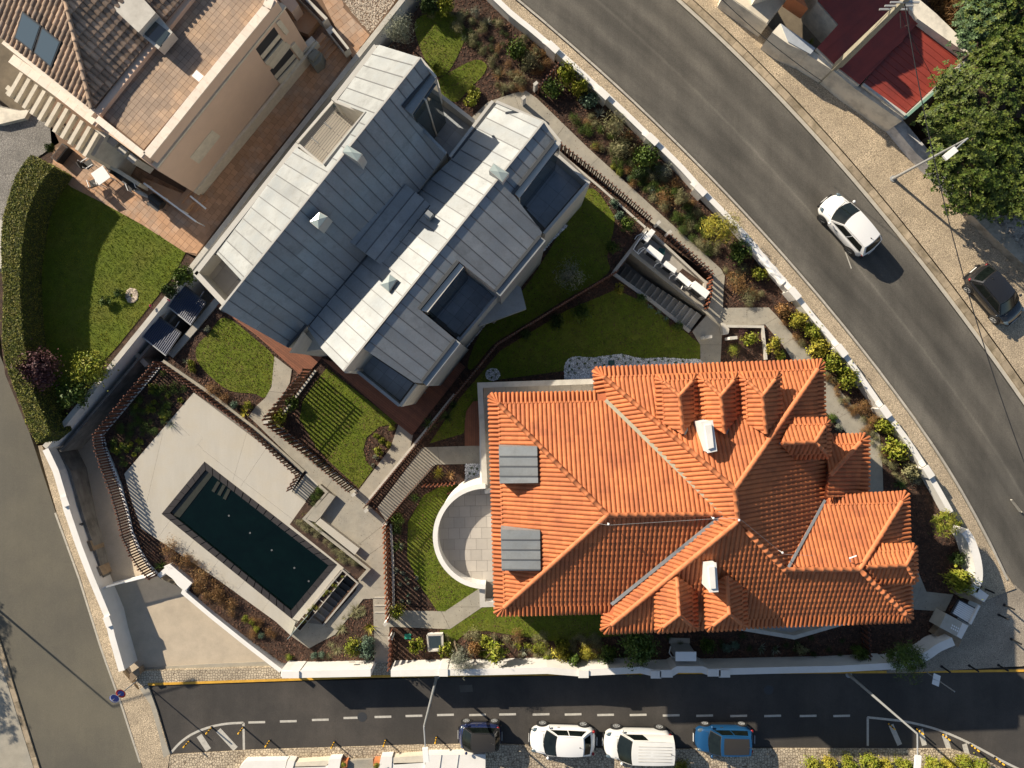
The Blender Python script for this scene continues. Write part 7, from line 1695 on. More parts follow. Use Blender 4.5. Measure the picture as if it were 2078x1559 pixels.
hB = catmull([(104,338),(80,372),(60,410),(50,447),(42,500),(37,550),(39,620),(47,700),(58,750),(66,795),(85,840),(100,878)], 3, closed=False)
ztop = YZ + 2.0; wA = [P2(p, ztop) for p in hA]; wB = [P2(p, ztop) for p in hB]
MB().prism(wA + wB[::-1], YZ - .1, ztop - .10).build('hedge_core', 'hedge_base', hg)
poly = hA + hB[::-1]; tp_ = scatter_pts(poly, ztop, 900); n = len(tp_)
zz_ = np.full(n, ztop - .09); edge = np.array(wA + wB[::-1]); side_pts = []
ring = wA + wB[::-1]
for i in range(len(ring)):
    a = np.array(ring[i]); b = np.array(ring[(i+1) % len(ring)]); k = int(np.linalg.norm(b-a)*1.6*500)
    t = RNG.random((k,1)); side_pts.append(np.c_[a + (b-a)*t + RNG.normal(size=(k,2))*.03, YZ + RNG.random(k)*1.95])
P3 = np.concatenate([np.c_[tp_, zz_ + RNG.normal(size=n)*.02]] + side_pts)
def leaf_quads(p, ls, m, parent, name='leaves', asp=.5, up=.8, kind='stuff', local=False):
    n = len(p); nr = RNG.normal(size=(n,3)) * .6 + np.array([0,0,up]); nr /= np.linalg.norm(nr, axis=1)[:,None]; t = np.cross(nr, RNG.normal(size=(n,3))); t /= np.linalg.norm(t, axis=1)[:,None]+1e-9; b = np.cross(nr, t)
    s = (ls*(.6+.8*RNG.random(n)))[:,None]; v = np.stack([p-t*s, p-b*s*asp, p+t*s, p+b*s*asp], 1).reshape(-1,3); return npmesh(name, v, np.arange(4*n).reshape(n,4), m, parent=parent, kind=kind, local=local)
leaf_quads(P3 - np.array([*hg.location]), .045, 'leaf_hedge', hg, local=True)
MB().pp([(-30,446),(17,446),(12,520),(8,545),(-30,545)], YZ, YZ+1.2).build('gate_pier', 'cap', thing('drive_pier', 'pale stone pier at the left edge beside the hedge', 'pier', tuple(P(0,490,YZ))))
# ---- rock garden circle
rg = thing('stone_ring', 'small ring of beige stones with a stake in the neighbour lawn', 'stone ring', tuple(P(266,600,YZ)))
ringpts = np.array([P2((267 + 11*math.cos(a)*q, 600 + 13*math.sin(a)*q), YZ) for a in np.linspace(0, 6.28, 46) for q in (.45, .75, 1.0)]); stones('ring_stones', ringpts, YZ, .16, 'gravel', parent=rg)
# ================================================================== planting
NEb = [ # top bed and roadside bed, from the top of the picture down
 ('agave_plant','silvery spiky agave just inside the top of the roadside wall',988,40,13,'agave','leaf_silver',.6),
 ('shrub','bright green leafy shrub at the very top of the picture by the wall',905,12,17,'bush','leaf_bright',.9),
 ('shrub','dark leafy shrub at the top left of the bark bed',870,12,18,'bush','leaf_dark',1.0),
 ('shrub','silvery low shrub in the shaded top bed',965,25,13,'wispy','leaf_silver',.6),
 ('shrub','dark green bushy shrub near the roadside wall at the top',1048,98,20,'bush','leaf_green',1.0),
 ('shrub','olive green shrub beside the top roadside wall pier',1075,120,20,'wispy','leaf_olive',.9),
 ('grass_clump','brown grass clump right of the small sunlit lawn',1014,148,22,'tuft','leaf_brown',.5),
 ('grass_clump','tan grass clump under the brown grass by the path bend',1022,178,20,'tuft','leaf_olive',.5),
 ('grass_clump','dry heath clump beside the small slatted screen',1055,160,20,'heath','leaf_olive',.5),
 ('flowering_plant','bright yellow green leafy plant above the path corner',962,186,15,'loose','leaf_bright',.45),
 ('flowering_plant','yellow green leafy plant nearest the path corner',955,207,14,'loose','leaf_bright',.4),
 ('shrub','small green shrub at the corner of the grey house roof',888,140,12,'bush','leaf_bright',.6),
 ('shrub','low pale ground plant in the shaded top bed',945,78,12,'wispy','leaf_dark',.3),
 ('shrub','yellow green shrub under the slatted screen against the wall',1150,150,19,'bush','leaf_bright',1.2),
 ('shrub','dark yellow shrub overlapping the roadside wall below the screen',1177,176,18,'bush','leaf_bright',1.1),
 ('shrub','dark green shrub striped by the screen shadow',1120,178,19,'bush','leaf_green',.7),
 ('shrub','pale grey green shrub by the second wall pier',1198,203,16,'bush','leaf_blue',.8),
 ('shrub','silver leaved shrub below the second wall pier',1218,228,15,'agave','leaf_silver',.6),
 ('shrub','wispy pale shrub leaning against the roadside wall',1247,252,30,'wispy','leaf_olive',1.3),
 ('shrub','dry wispy tan shrub in the middle of the roadside bed',1262,302,24,'wispy','leaf_olive',.9),
 ('shrub','small rust red shrub between two wispy shrubs',1275,277,11,'bush','leaf_brown',.6),
 ('shrub','dark green bushy shrub in the middle of the roadside bed',1312,318,24,'dense','leaf_green',1.2),
 ('shrub','pale feathery shrub by the third wall pier',1350,345,17,'wispy','leaf_silver',.8),
 ('shrub','dark low shrub left of the feathery shrub',1296,352,16,'dense','leaf_dark',.6),
 ('shrub','olive yellow upright shrub against the wall by the fourth pier',1385,402,18,'shoots','leaf_olive',1.2),
 ('shrub','reddish low shrub above the olive yellow one',1370,372,13,'heath','leaf_brown',.5),
 ('heather','low brown heather patch in the shaded lower roadside bed',1350,400,24,'heath','leaf_brown',.5),
 ('heather','dark brown heather patch left of the yellow shrub',1400,440,22,'heath','leaf_dark',.5),
 ('shrub','tiny round green shrub beside the long path',1258,350,8,'dense','leaf_bright',.3),
 ('shrub','tiny yellow shrub above the round green one',1246,338,7,'dense','leaf_bright',.25),
 ('shrub','tiny grey shrub beside the long path',1277,362,6,'dense','leaf_blue',.2),
 ('shrub','tiny pale shrub further down the long path',1322,385,8,'dense','leaf_blue',.25),
 ('shrub','tiny yellow green shrub near the middle of the path',1208,296,7,'dense','leaf_bright',.25),
 ('heather','wide brown heather patch below the yellow shrub',1500,575,26,'heath','leaf_brown',.6),
 ('heather','olive heather patch beside the path bend',1520,600,20,'heath','leaf_olive',.5),
 ('shrub','green leafy shrub overlapping the plastic covered wall',1503,510,22,'bush','leaf_green',1.1),
 ('shrub','yellow green shrub below the leafy wall shrub',1540,553,15,'bush','leaf_bright',.7),
 ('shrub','orange brown shrub at the start of the clipped row',1590,630,15,'bush','leaf_brown',.7),
 ('shrub','pale yellow variegated round shrub below the orange brown one',1619,648,20,'dense','leaf_yellow',.9),
 ('shrub','yellow green shrub second after the variegated one',1650,672,18,'dense','leaf_bright',.8),
 ('shrub','yellowish shrub with orange tips in the roadside row',1664,706,21,'bush','leaf_yellow',.8),
 ('shrub','fresh green leafy shrub beside the tiled roof corner',1690,735,21,'bush','leaf_bright',1.0),
 ('shrub','large bright green leafy shrub below the roof corner',1718,768,22,'bush','leaf_bright',1.0),
 ('shrub','rust red feathery shrub first of two',1755,826,17,'heath','leaf_brown',.8),
 ('shrub','rust orange feathery shrub second of two',1773,852,16,'heath','leaf_brown',.7),
 ('shrub','green yellow shrub just below the rust coloured pair',1799,868,17,'bush','leaf_bright',.8),
 ('shrub','round green yellow shrub in the middle of the right bed',1822,910,22,'bush','leaf_bright',.9),
 ('shrub','grey green shrub beside a wall pier on the right',1848,957,18,'bush','leaf_olive',.8),
 ('shrub','small silver shrub below the grey green one',1862,976,12,'wispy','leaf_silver',.5),
 ('strap_plant','dark strappy plant in the shade of the tiled roof',1832,985,18,'strap','leaf_green',.6),
 ('shrub','round bright green shrub at the corner gate',1950,1180,24,'bush','leaf_bright',1.6),
 ('shrub','dark low shrub under the corner pine',1945,1135,15,'bush','leaf_dark',.7),
 ('flowering_plant','pale green flowering plant in the small walled bed',1523,688,17,'loose','leaf_bright',.6),
 ('flowering_plant','reddish plant in the upper part of the small walled bed',1508,676,12,'heath','leaf_purple',.5),
 ('flowering_plant','yellow green low plant in the small walled bed',1490,710,16,'heath','leaf_bright',.4),
 ('flowering_plant','tall yellow flowering plant outside the small walled bed',1572,700,18,'loose','leaf_yellow',.8),
 ('flowering_plant','yellow green plant close to the tiled roof edge',1585,722,12,'loose','leaf_bright',.5),
 ('shrub','round silver plant in the narrow bed beside the right path',1690,848,9,'dense','leaf_green',.3),
 ('shrub','small pale plant in the narrow bed beside the right path',1702,868,8,'dense','leaf_silver',.25)]
CB = [
 ('olive_shrub','soft grey olive shrub in the dark lawn beside the stair',1155,558,30,'wispy','leaf_silver',1.6),
 ('shrub','round green shrub on the dark side of the dividing fence',1178,636,18,'bush','leaf_green',1.0),
 ('shrub','small dark shrub left of the round green one by the fence',1130,652,16,'bush','leaf_dark',.8),
 ('shrub','dark shrub low on the dividing fence',1066,677,12,'bush','leaf_dark',.6),
 ('shrub','green leafy shrub above the stair enclosure',1274,458,15,'bush','leaf_green',.9),
 ('shrub','dark green round shrub left of the stair enclosure',1242,502,14,'dense','leaf_green',.9),
 ('shrub','small pale shrub beside the upper lawn',1257,438,10,'bush','leaf_blue',.4),
 ('shrub','low silver shrub at the tip of the upper lawn',1246,412,9,'bush','leaf_blue',.4),
 ('flowering_plant','yellow flowering plant beside the stair wall',1256,587,13,'loose','leaf_yellow',.6),
 ('shrub','green shrub beside the middle of the stair wall',1301,607,12,'bush','leaf_green',.5),
 ('shrub','blue grey round plant beside the stair wall',1320,622,9,'agave','leaf_blue',.35),
 ('shrub','second blue grey round plant further down the stair wall',1337,634,9,'agave','leaf_blue',.35),
 ('shrub','third blue grey round plant below the stair wall',1352,645,9,'agave','leaf_blue',.35),
 ('shrub','dark red plant near the foot of the stair wall',1362,656,10,'heath','leaf_purple',.4),
 ('shrub','green plant at the foot of the stair wall',1377,663,10,'bush','leaf_green',.4),
 ('shrub','green and yellow shrub under the dividing fence beside the gravel',870,862,20,'strap','leaf_green',.7),
 ('grass_clump','dark grass clump between the timber deck and the dividing fence',905,845,24,'tuft','leaf_dark',.6),
 ('grass_clump','dark strappy clump beside the curved timber deck',918,822,17,'strap','leaf_dark',.6),
 ('strap_plant','yellow striped strappy plant beside the short path to the terrace',888,960,18,'strap','leaf_yellow',.5),
 ('strap_plant','brown tinged strappy plant left of the square pebble patch',912,966,17,'strap','leaf_brown',.5),
 ('strap_plant','green strappy plant below the striped path',842,1012,16,'strap','leaf_green',.5),
 ('strap_plant','green strappy plant in the bed of the round terrace lawn',808,1110,18,'strap','leaf_green',.6),
 ('shrub','dark bushy plant at the top of the round terrace bed',805,1055,13,'bush','leaf_green',.6),
 ('shrub','dark round plant in the round terrace bed',806,1075,10,'bush','leaf_dark',.5),
 ('shrub','grey plant low in the round terrace bed',824,1175,8,'agave','leaf_blue',.3),
 ('shrub','pale small plant in the round terrace bed',828,1208,7,'agave','leaf_blue',.3),
 ('shrub','yellow green leafy shrub at the lower left corner of the striped lawn',568,848,14,'bush','leaf_bright',.7),
 ('shrub','green shrub half way up the left fence of the striped lawn',593,818,14,'bush','leaf_green',.7),
 ('strap_plant','yellow agave beside the path to the pool court',493,837,15,'agave','leaf_yellow',.5),
 ('shrub','bushy green plant left of the yellow agave',503,822,9,'bush','leaf_bright',.4),
 ('shrub','small grey plant left of the yellow agave',475,822,8,'bush','leaf_blue',.35),
 ('heather','brown heather in the bark bed below the upper left lawn',430,790,18,'heath','leaf_brown',.4),
 ('heather','olive brown heather beside the terrace kerb',455,808,15,'heath','leaf_brown',.35),
 ('shrub','small green plant at the corner of the light well',388,738,8,'bush','leaf_bright',.4),
 ('shrub','pale plant between the light well and the upper left lawn',375,733,9,'agave','leaf_silver',.4),
 ('shrub','tiny yellow green plant left of the lawn',390,750,7,'bush','leaf_bright',.3),
 ('shrub','small white flowered plant beside the upper light well',420,668,7,'loose','leaf_silver',.35),
 ('shrub','small shrub in the oval bed nearest the timber deck',794,868,7,'dense','leaf_bright',.3),
 ('shrub','small shrub in the middle of the oval bed',775,895,7,'dense','leaf_bright',.3),
 ('shrub','small shrub at the upper edge of the oval bed',763,884,7,'dense','leaf_bright',.3),
 ('shrub','small shrub near the path side of the oval bed',788,903,6,'dense','leaf_bright',.3),
 ('shrub','largest bright plant in the oval bed',768,916,11,'loose','leaf_bright',.5),
 ('shrub','pale plant at the bottom of the oval bed',763,928,7,'loose','leaf_silver',.3),
 ('shrub','tiny pale plant at the left tip of the oval bed',757,945,5,'loose','leaf_silver',.25),
 ('shrub','round green shrub beside the end of the reddish fence',804,1242,14,'dense','leaf_bright',1.1),
 ('shrub','round yellow green shrub beside the narrow walkway',715,1316,19,'dense','leaf_bright',.9),
 ('shrub','round blue green shrub against the street wall',741,1322,17,'dense','leaf_blue',.9),
 ('shrub','small blue green shrub above the larger round one',748,1302,12,'dense','leaf_blue',.7),
 ('strap_plant','yellow striped agave beside the narrow walkway',749,1275,17,'agave','leaf_yellow',.55),
 ('grass_clump','olive grass clump in the triangular bed beside the stair path',720,1240,20,'tuft','leaf_olive',.35),
 ('grass_clump','second olive grass clump in the triangular bed',690,1280,20,'tuft','leaf_olive',.35),
 ('grass_clump','golden grass clump beside the round yellow green shrub',682,1322,16,'tuft','leaf_olive',.4),
 ('shrub','small blue plant by the street wall below the pool',653,1330,7,'dense','leaf_blue',.3),
 ('shrub','second small blue plant by the street wall',637,1331,7,'dense','leaf_blue',.3),
 ('shrub','tiny green plant beside the street wall pier',587,1334,7,'dense','leaf_bright',.25),
 ('shrub','leafy bright green shrub between the valve lid and the glass hatch',843,1310,18,'loose','leaf_bright',.9),
 ('shrub','leafy bright green shrub right of the glass hatch',905,1318,16,'loose','leaf_bright',.9),
 ('shrub','orange tinged shrub right of the hanging olive',962,1316,13,'bush','leaf_brown',.7),
 ('shrub','tan low shrub where the small south lawn ends',965,1290,18,'heath','leaf_olive',.5),
 ('shrub','bright upright shrub along the street wall left of the bare stem',985,1300,15,'loose','leaf_bright',.8),
 ('shrub','rust brown shrub at the edge of the roof shadow',1050,1290,18,'heath','leaf_brown',.6),
 ('agave_plant','silver agave against the street wall in half shade',1062,1325,12,'agave','leaf_silver',.5),
 ('shrub','yellow shrub against the street wall at the shadow edge',1140,1325,17,'bush','leaf_yellow',.7),
 ('shrub','pale yellow shrub with a bare stick beside the shadow edge',1193,1325,17,'wispy','leaf_yellow',.9),
 ('shrub','green shrub leaning over the street wall at the shadow edge',1166,1340,12,'loose','leaf_green',1.2),
 ('shrub','green low patch along the south lawn edge',1100,1312,20,'heath','leaf_bright',.4),
 ('shrub','dark leafy shrub under the south roof dormers',1233,1327,17,'bush','leaf_green',1.0),
 ('shrub','small green shrub right of the grey cabinet',1436,1312,14,'bush','leaf_green',.9),
 ('shrub','low grey shrub under the bay parapet',1475,1315,10,'dense','leaf_blue',.3),
 ('shrub','second low grey shrub under the bay parapet',1492,1310,10,'dense','leaf_blue',.3),
 ('agave_plant','silver spiky plant against the street wall right of the cabinet',1547,1318,14,'agave','leaf_silver',.5),
 ('agave_plant','silver spiky plant further right along the street wall',1576,1322,14,'agave','leaf_silver',.5),
 ('shrub','dark shrub against the fence at the right end of the street wall',1745,1325,15,'bush','leaf_green',1.0),
 ('shrub','thin yellow green shrub right of the silver plants',1630,1318,12,'loose','leaf_olive',.6),
 ('heather','orange brown heather bush at the left tip of the pool bed',345,1112,22,'heath','leaf_brown',.6),
 ('heather','orange brown heather bush below the shoulder of the drive wall',375,1140,24,'heath','leaf_brown',.6),
 ('heather','third brown heather bush along the pool bed',408,1172,24,'heath','leaf_brown',.6),
 ('heather','fourth brown heather bush along the pool bed',440,1203,22,'heath','leaf_brown',.55),
 ('heather','last brown heather bush of the pool bed row',468,1228,18,'heath','leaf_brown',.45),
 ('strap_plant','green agave at the end of the curved fence by the gate',322,1150,16,'agave','leaf_green',.5),
 ('shrub','small green plant in the pool bed near its middle',498,1256,7,'dense','leaf_bright',.3),
 ('shrub','small green plant in the pool bed, next one right',511,1262,7,'dense','leaf_bright',.3),
 ('shrub','small green plant in the pool bed near the wall pier',520,1277,7,'dense','leaf_bright',.3),
 ('shrub','small grey plant at the lower end of the pool bed',530,1290,6,'dense','leaf_blue',.25),
 ('strap_plant','bright agave at the upper corner of the pool planter',616,1040,9,'agave','leaf_bright',.35),
 ('strap_plant','bright green agave in the middle of the pool planter',682,1132,10,'agave','leaf_bright',.4),
 ('strap_plant','yellow strappy plant in the striped bed near the fence corner',302,832,14,'agave','leaf_yellow',.5),
 ('agave_plant','grey blue spiky agave at the edge of the pale terrace',345,862,14,'agave','leaf_silver',.5),
]
for nm, lab, x, y, r, k, m, h in NEb + CB:
    r *= 1.18; h *= 1.25
    plant(nm, lab, x, y, r, k, m, h, cat={'agave_plant':'agave','grass_clump':'grass clump','heather':'heather','strap_plant':'strappy plant','flowering_plant':'flowering plant'}.get(nm, 'shrub'))
# rows of small plants nobody could tell apart
g = random.Random(5)
def filler(poly, n, label, group, m, kind='dense', r=(5, 8), h=.25, z=0.0, name='bedding_plant', cat='bedding plant'):
    pts = scatter_pts(poly, z, 30); idx = list(range(len(pts))); g.shuffle(idx)
    for i in idx[:n]:
        x, y = pts[i]; s = (H - z)/F; plant(name, label, CX + x/s, CY - y/s, g.uniform(*r), kind, m, h*g.uniform(.7, 1.3), z, group, cat, small=True)
filler([(330,752),(388,800),(250,950),(215,890)], 60, 'small green plant in the striped bed beside the curved fence', 'small plants in the striped bed', 'leaf_green', 'heath', (7, 13), .35, name='heath_plant', cat='heath plant')
filler([(330,752),(388,800),(250,950),(215,890)], 22, 'small yellow green plant in the striped bed beside the curved fence', 'yellow green plants in the striped bed', 'leaf_bright', 'loose', (6, 9), .3, name='leafy_plant', cat='leafy plant')
filler([(600,1058),(620,1050),(740,1155),(726,1168)], 30, 'low olive plant in the planter between pool and bench', 'low plants in the pool planter', 'leaf_olive', 'heath', (7, 11), .28, .2, name='heath_plant', cat='heath plant')
filler([(628,1012),(650,990),(655,1000),(628,1040)], 12, 'low green plant in the short arm of the pool planter', 'plants in the short planter arm', 'leaf_green', 'heath', (7, 11), .28, .2, name='heath_plant', cat='heath plant')
filler([(690,1165),(700,1170),(618,1268),(606,1262)], 16, 'low green plant in the square planters at the end of the pool', 'plants in the square planters', 'leaf_bright', 'heath', (4, 6), .2, .1, name='heath_plant', cat='heath plant')
filler([(1150,230),(1200,240),(1330,330),(1440,450),(1440,520),(1340,430),(1220,310)], 60, 'low dark heath plant scattered in the roadside bed', 'low heath plants in the roadside bed', 'leaf_green', 'heath', (9, 16), .45, name='heath_plant', cat='heath plant')
filler([(1150,215),(1215,240),(1330,330),(1450,450),(1520,540),(1560,620),(1500,620),(1440,520),(1340,430),(1220,310)], 40, 'wispy olive plant scattered in the roadside bed', 'wispy olive plants in the roadside bed', 'leaf_olive', 'wispy', (9, 16), .5, name='wispy_plant', cat='wispy plant')
filler([(1150,215),(1215,240),(1330,330),(1450,450),(1520,540),(1560,620),(1500,620),(1440,520),(1340,430),(1220,310)], 30, 'rusty brown heath plant scattered in the roadside bed', 'rusty heath plants in the roadside bed', 'leaf_brown', 'heath', (9, 15), .4, name='heath_plant', cat='heath plant')
filler([(860,20),(1000,30),(1080,90),(1120,130),(1060,180),(1000,185),(985,110)], 34, 'green wispy plant in the top bark bed', 'wispy plants in the top bed', 'leaf_olive', 'wispy', (9, 15), .45, name='wispy_plant', cat='wispy plant')
filler([(1000,90),(1100,90),(1120,130),(1060,180),(1000,185)], 26, 'low brown plant in the top bark bed', 'low brown plants in the top bed', 'leaf_brown', 'heath', (8, 13), .3, name='heath_plant', cat='heath plant')
filler([(1560,620),(1600,650),(1800,900),(1850,1000),(1820,980),(1700,800)], 26, 'low brown plant under the roadside shrub row', 'low brown plants under the shrub row', 'leaf_brown', 'heath', (8, 13), .4, name='heath_plant', cat='heath plant')
filler([(1590,650),(1620,670),(1800,905),(1850,990),(1810,960),(1690,790)], 30, 'low green plant under the roadside shrub row', 'low green plants under the shrub row', 'leaf_olive', 'heath', (8, 13), .4, name='heath_plant', cat='heath plant')
filler([(850,20),(1000,30),(1050,90),(990,120),(940,80)], 14, 'low dark plant in the shaded top bed', 'low dark plants in the top bed', 'leaf_dark', 'heath', (8, 12), .3, name='heath_plant', cat='heath plant')
filler([(720,180),(735,165),(620,310),(470,480),(460,480)], 14, 'small green plant in the narrow strip behind the grey house', 'plants in the strip behind the grey house', 'leaf_dark', 'bush', (6, 9), .5, name='leafy_plant', cat='leafy plant')
filler([(550,830),(640,925),(715,990),(700,985),(620,930),(570,880)], 12, 'low plant along the lower fence of the striped lawn', 'low plants along the striped lawn fence', 'leaf_dark', 'heath', (6, 8), .3, name='heath_plant', cat='heath plant')
filler([(900,1290),(1230,1290),(1230,1335),(900,1335)], 40, 'low green plant in the sunny bed along the street wall', 'low plants along the street wall', 'leaf_olive', 'heath', (9, 15), .4, name='heath_plant', cat='heath plant')
filler([(910,1300),(1230,1300),(1230,1335),(910,1335)], 16, 'bright leafy plant in the sunny bed along the street wall', 'bright plants along the street wall', 'leaf_bright', 'loose', (8, 13), .5, name='leafy_plant', cat='leafy plant')
filler([(680,1240),(740,1230),(750,1330),(640,1335)], 16, 'olive grass tuft in the triangular bed beside the narrow walkway', 'grass tufts in the triangular bed', 'leaf_olive', 'tuft', (9, 14), .3, name='grass_tuft', cat='grass tuft')
filler([(300,1100),(370,1120),(560,1290),(520,1300),(380,1180),(330,1140)], 22, 'low brown heath plant in the pool bed', 'low heath plants in the pool bed', 'leaf_brown', 'heath', (9, 15), .4, name='heath_plant', cat='heath plant')
filler([(1260,1290),(1730,1290),(1730,1335),(1260,1335)], 22, 'low dark plant in the shaded bed along the street wall', 'dark plants along the street wall', 'leaf_dark', 'heath', (8, 11), .3, name='heath_plant', cat='heath plant')
filler([(800,1100),(830,1100),(860,1220),(805,1225)], 10, 'low pale plant in the bark bed of the round terrace lawn', 'pale plants in the round terrace bed', 'leaf_silver', 'loose', (5, 7), .25, name='leafy_plant', cat='leafy plant')
# trees and tall shrubs
small_tree('olive_tree', 'silvery olive tree against the division wall at the top of the picture', 812, 60, 36, 2.8, 'leaf_silver', trunk_px=(822,88), kind='wispy', n=2600)
small_tree('olive_tree', 'grey green olive tree hanging over the street wall', 932, 1338, 32, 2.4, 'leaf_silver', trunk_px=(922,1300), kind='wispy', n=2400)
small_tree('yellow_pine', 'bright yellow feathery conifer beside the road', 1463, 462, 44, 2.2, 'leaf_yellow', trunk_px=(1440,468), n=2600)
small_tree('young_pine', 'yellow green young pine at the right end of the tiled house', 1918, 1062, 36, 2.4, 'leaf_bright', trunk_px=(1895,1045), n=1900)
small_tree('young_pine', 'dark young pine leaning over the wall beside the corner gate', 1838, 1335, 50, 2.4, 'leaf_green', trunk_px=(1815,1310), n=2600)
small_tree('strawberry_tree', 'bare stemmed leafy small tree in the bed by the street wall', 1005, 1322, 34, 2.0, 'leaf_bright', trunk_px=(1003,1290), kind='loose', n=700)
small_tree('broadleaf_tree', 'broad dark green tree under the south dormers of the tiled house', 1295, 1318, 42, 2.2, 'leaf_green', trunk_px=(1298,1300), kind='dense', n=3200)
small_tree('purple_tree', 'dark purple leaved tree at the end of the neighbour lawn', 84, 752, 42, 2.6, 'leaf_purple', z=YZ, trunk_px=(92,752), kind='dense', n=3600)
small_tree('golden_bush', 'large golden green bush against the division wall', 185, 748, 40, 1.9, 'leaf_bright', z=YZ, trunk_px=(190,742), kind='dense', n=3800)
small_tree('laurel_bush', 'dark green bush below the golden one against the wall', 150, 800, 34, 1.9, 'leaf_green', z=YZ, trunk_px=(155,795), kind='bush', n=1700)
plant('shrub', 'yellow green shrub at the lower end of the neighbour hedge', 75, 845, 26, 'bush', 'leaf_bright', 1.3, YZ)
plant('climber', 'dark climbing plant with pink flowers over the division wall', 372, 560, 26, 'bush', 'leaf_green', 1.4, YZ)
plant('climber', 'dark leafy climber left of the pink flowers on the wall', 345, 590, 20, 'bush', 'leaf_dark', 1.2, YZ)
plant('shrub', 'light green low plant beside the ring of stones', 240, 598, 14, 'loose', 'leaf_green', .5, YZ)
plant('shrub', 'pale green low plant in the middle of the neighbour lawn', 210, 612, 17, 'loose', 'leaf_green', .5, YZ)
plant('shrub', 'small green plant beside the patio balustrade', 101, 300, 11, 'bush', 'leaf_green', .7, YZ)
for i, (x, y) in enumerate([(346,593),(345,611),(308,623)]):
    fl = thing('pink_flower', ['small pink bloom on the wall above the upper collector','larger pink bloom hanging beside the upper collector','pink bloom at the foot of the division wall on the lawn side'][i], 'flower', tuple(P(x, y, 1.1)))
    v, f = leaf_cloud(26, 4, .35, 'flower', i); npmesh('petals', v*.16, f, 'flower', parent=fl, local=True)
# white plastic sheet over the wall and bed
ps_ = thing('plastic_sheet', 'crumpled white plastic sheet draped over the roadside wall', 'sheet', tuple(P(1530,510,.9)))
gs_ = np.random.default_rng(4); nn = 16; vs = []; A_, B_ = Vector((1505,475)), Vector((1590,575))
for i in range(nn+1):
    for j in range(5):
        p = A_.lerp(B_, i/nn) + Vector((9*(j-2)/2*.75, -9*(j-2)/2*.66))*(1+.12*math.sin(i*1.7)); zz2 = 0.99 - .25*((j-2)/2)**2 + gs_.normal()*.02; vs.append(tuple(P(p.x, p.y, zz2)))
MB().mesh(vs, [(i*5+j, (i+1)*5+j, (i+1)*5+j+1, i*5+j+1) for i in range(nn) for j in range(4)]).build('sheet_cloth', 'white_metal', ps_)

# ---- big trees at the upper right, hedge along the bottom, scrub
def big_tree(label, px, py, r_px, h, n, seed, m='leaf_tree', ls=.115, trunk=True, name='large_tree', group=None, zc=None):
    z0 = .3; zc = h*.72 if zc is None else zc; s = (H - zc)/F; r = r_px*s; c = P(px, py, zc); root = thing(name, label, 'tree', (c.x, c.y, z0), 0, group); gg = np.random.default_rng(seed)
    rr_ = random.Random(seed); T = MB(); T.tube([(0,0,0),(0.1,0,h*.3),(0,0.1,h*.7)], [.22,.16,.08], 8)
    for k in range(9): a = rr_.random()*6.28; T.tube([(0,0,h*.35),(math.cos(a)*r*.4, math.sin(a)*r*.4, h*.6),(math.cos(a)*r*.85, math.sin(a)*r*.85, h*.8)], [.10,.06,.02], 5)
    T.build('trunk', 'bark', root, local=True)
    K = int(70 * (r/3)**2) + 20; d = gg.normal(size=(K,3)); d[:,2] = np.abs(d[:,2])*.9 - .15; d /= np.linalg.norm(d, axis=1)[:,None]
    rad = .60 + .42*gg.random(K); cc = d*rad[:,None]*np.array([r, r, h*.42]) + np.array([0,0,h*.58])
    # rosettes: leaves radiating from shoot tips
    R_ = int(n * 1.35) // 9; k = gg.integers(0, K, R_); tip = cc[k] + gg.normal(size=(R_,3))*np.array([.34,.34,.22]); V = []; 
    up = np.array([0,0,1.0]); axis = (tip - np.array([0,0,h*.45])); axis /= np.linalg.norm(axis, axis=1)[:,None]; axis = axis*.6 + up*.7 + gg.normal(size=(R_,3))*.25; axis /= np.linalg.norm(axis, axis=1)[:,None]
    t1 = np.cross(axis, gg.normal(size=(R_,3))); t1 /= np.linalg.norm(t1, axis=1)[:,None]; t2 = np.cross(axis, t1); allv = []
    for q in range(9):
        a = q*2.4 + gg.random(R_)*.5; sc = ls*(.7+.6*gg.random(R_)); dr = t1*np.cos(a)[:,None] + t2*np.sin(a)[:,None]; dd = dr*.9 + axis*(.5 - .07*q); dd /= np.linalg.norm(dd, axis=1)[:,None]; sd = np.cross(axis, dr)
        L = dd*(sc*1.5)[:,None]; Wd = sd*(sc*.38)[:,None]; b = tip + dr*.02
        allv.append(np.stack([b, b + L*.5 - Wd, b + L - axis*(sc*.12)[:,None], b + L*.5 + Wd], 1))
    v = np.concatenate(allv).reshape(-1,3); npmesh('crown', v, np.arange(len(v)).reshape(-1,4), m, parent=root, local=True)
MB().prism([P2(p, .3) for p in [(1800,-80),(1880,20),(1980,110),(1860,245),(1960,400),(2060,520),(2400,800),(2700,400),(2400,-300)]], -.5, .30).build('tree_bank', 'mulch', kind='structure')
big_tree('dense green tree filling the right edge below the red roof', 2030, 215, 128, 4.6, 26000, 11)
big_tree('dense green tree hanging over the street lamp', 1985, 330, 95, 4.0, 15000, 12)
big_tree('blue green tree behind the red roofed house at the top', 2000, 55, 62, 3.8, 9000, 13, 'leaf_bluetree')
big_tree('tall green tree in the upper right corner', 2075, 30, 95, 5.0, 12000, 14)
big_tree('green tree at the right edge above the parked black car', 2085, 370, 85, 4.0, 10000, 15)
big_tree('green tree touching the corner of the red roof', 1922, 262, 44, 3.4, 4600, 16)
for i, (x, y, r, h, m) in enumerate([(-400,1110,45,4.4,'leaf_green'), (-372,1215,42,4.2,'leaf_green'), (-340,1315,40,4.0,'leaf_green')]):
    big_tree(['row tree left of the west street farthest up', 'row tree left of the west street in the middle', 'row tree left of the west street nearest the bottom'][i], x, y, r, h, 5000, 30+i, m, name='street_tree')
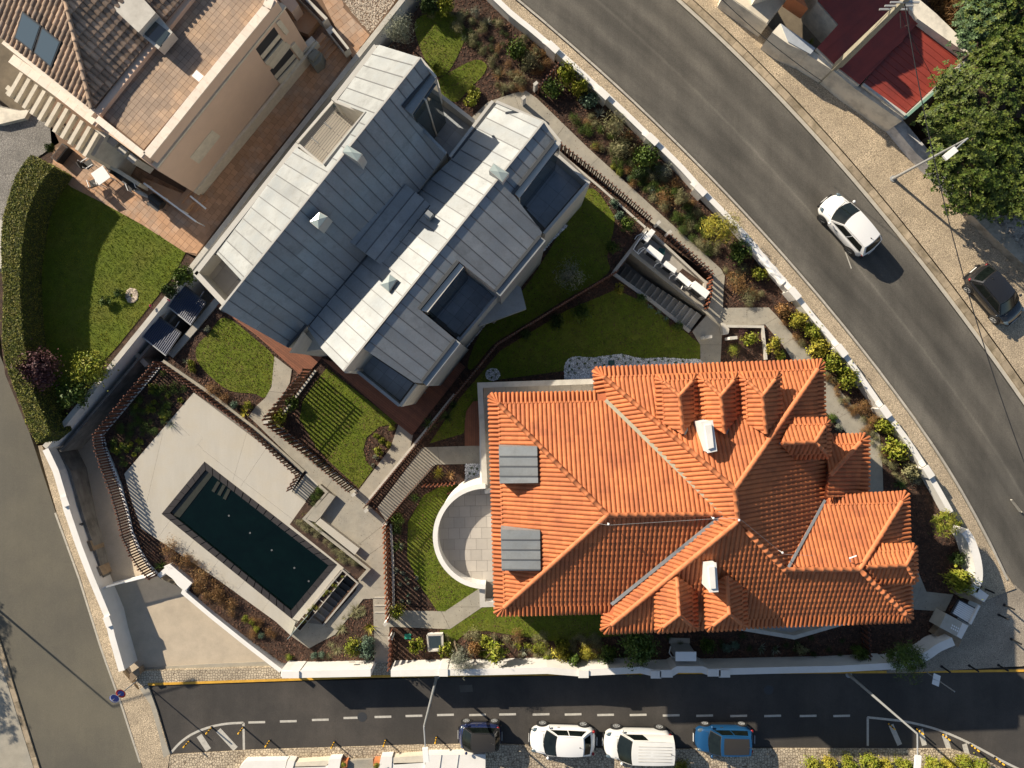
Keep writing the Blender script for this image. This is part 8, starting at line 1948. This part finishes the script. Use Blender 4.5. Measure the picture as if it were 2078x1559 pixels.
brs = scatter_pts([(1880,0),(1935,-20),(1945,70),(1915,60)], .3, 250); blades('dry_undergrowth', brs, .3, .6, .05, 'leaf_brown', 1.2)
rub = scatter_pts([(1990,440),(2078,440),(2200,560),(2090,540)], .3, 90); stones('rubble', rub, .3, .35, 'gravel')
lw_ = thing('footway_wall', 'low stained white retaining wall under the large trees', 'wall', tuple(P(1880,320,.1)))
MB().prism([P2(p, 1.0) for p in [(1808,250),(1832,243),(1880,300),(1925,335),(1985,400),(1965,412),(1900,352),(1860,312)]], .0, 1.0).build('wall_body', 'stain_white', lw_)
lw2 = thing('footway_wall', 'broken grey retaining wall at the right edge above the black car', 'wall', tuple(P(2010,470,.1)))
MB().prism([P2(p, .8) for p in [(1972,436),(1992,425),(2020,450),(2090,520),(2200,620),(2200,650),(2070,530),(2015,480)]], .0, .8).build('wall_body', 'old_wall', lw2)
for i, (x, y, r, m) in enumerate([(1385,1560,17,'leaf_bright'), (1650,1556,20,'leaf_bright'), (1685,1552,18,'leaf_yellow'), (1725,1553,22,'leaf_bright'), (1765,1550,22,'leaf_bright'), (1800,1556,18,'leaf_yellow'), (1835,1553,20,'leaf_bright'), (1895,1555,20,'leaf_bright'), (1925,1552,16,'leaf_yellow'), (1955,1547,17,'leaf_bright'), (1990,1555,18,'leaf_bright')]):
    o_ = ['single', 'first', 'second', 'third', 'fourth', 'fifth', 'sixth', 'seventh', 'eighth', 'ninth', 'tenth'][i]
    plant('garden_shrub', ('single green shrub at the bottom edge right of the van' if i == 0 else o_ + ' green shrub from the left in the row at the bottom right edge'), x, y, r, 'dense', m, 1.2, ZS, None if i == 0 else 'shrubs along the bottom right edge')
for x, y, lab in [(698,1552,'small green plant in the left flower box at the bottom edge'), (764,1553,'small green plant in the right flower box at the bottom edge')]: plant('bedding_plant', lab, x, y, 7, 'bush', 'leaf_bright', .3, .2, cat='bedding plant')
plant('bedding_plant', 'green palm like plant in the shaded courtyard of the red roofed house', 1648, 82, 12, 'agave', 'leaf_bright', .6, .15, cat='plant')
print('objects', len(bpy.data.objects))
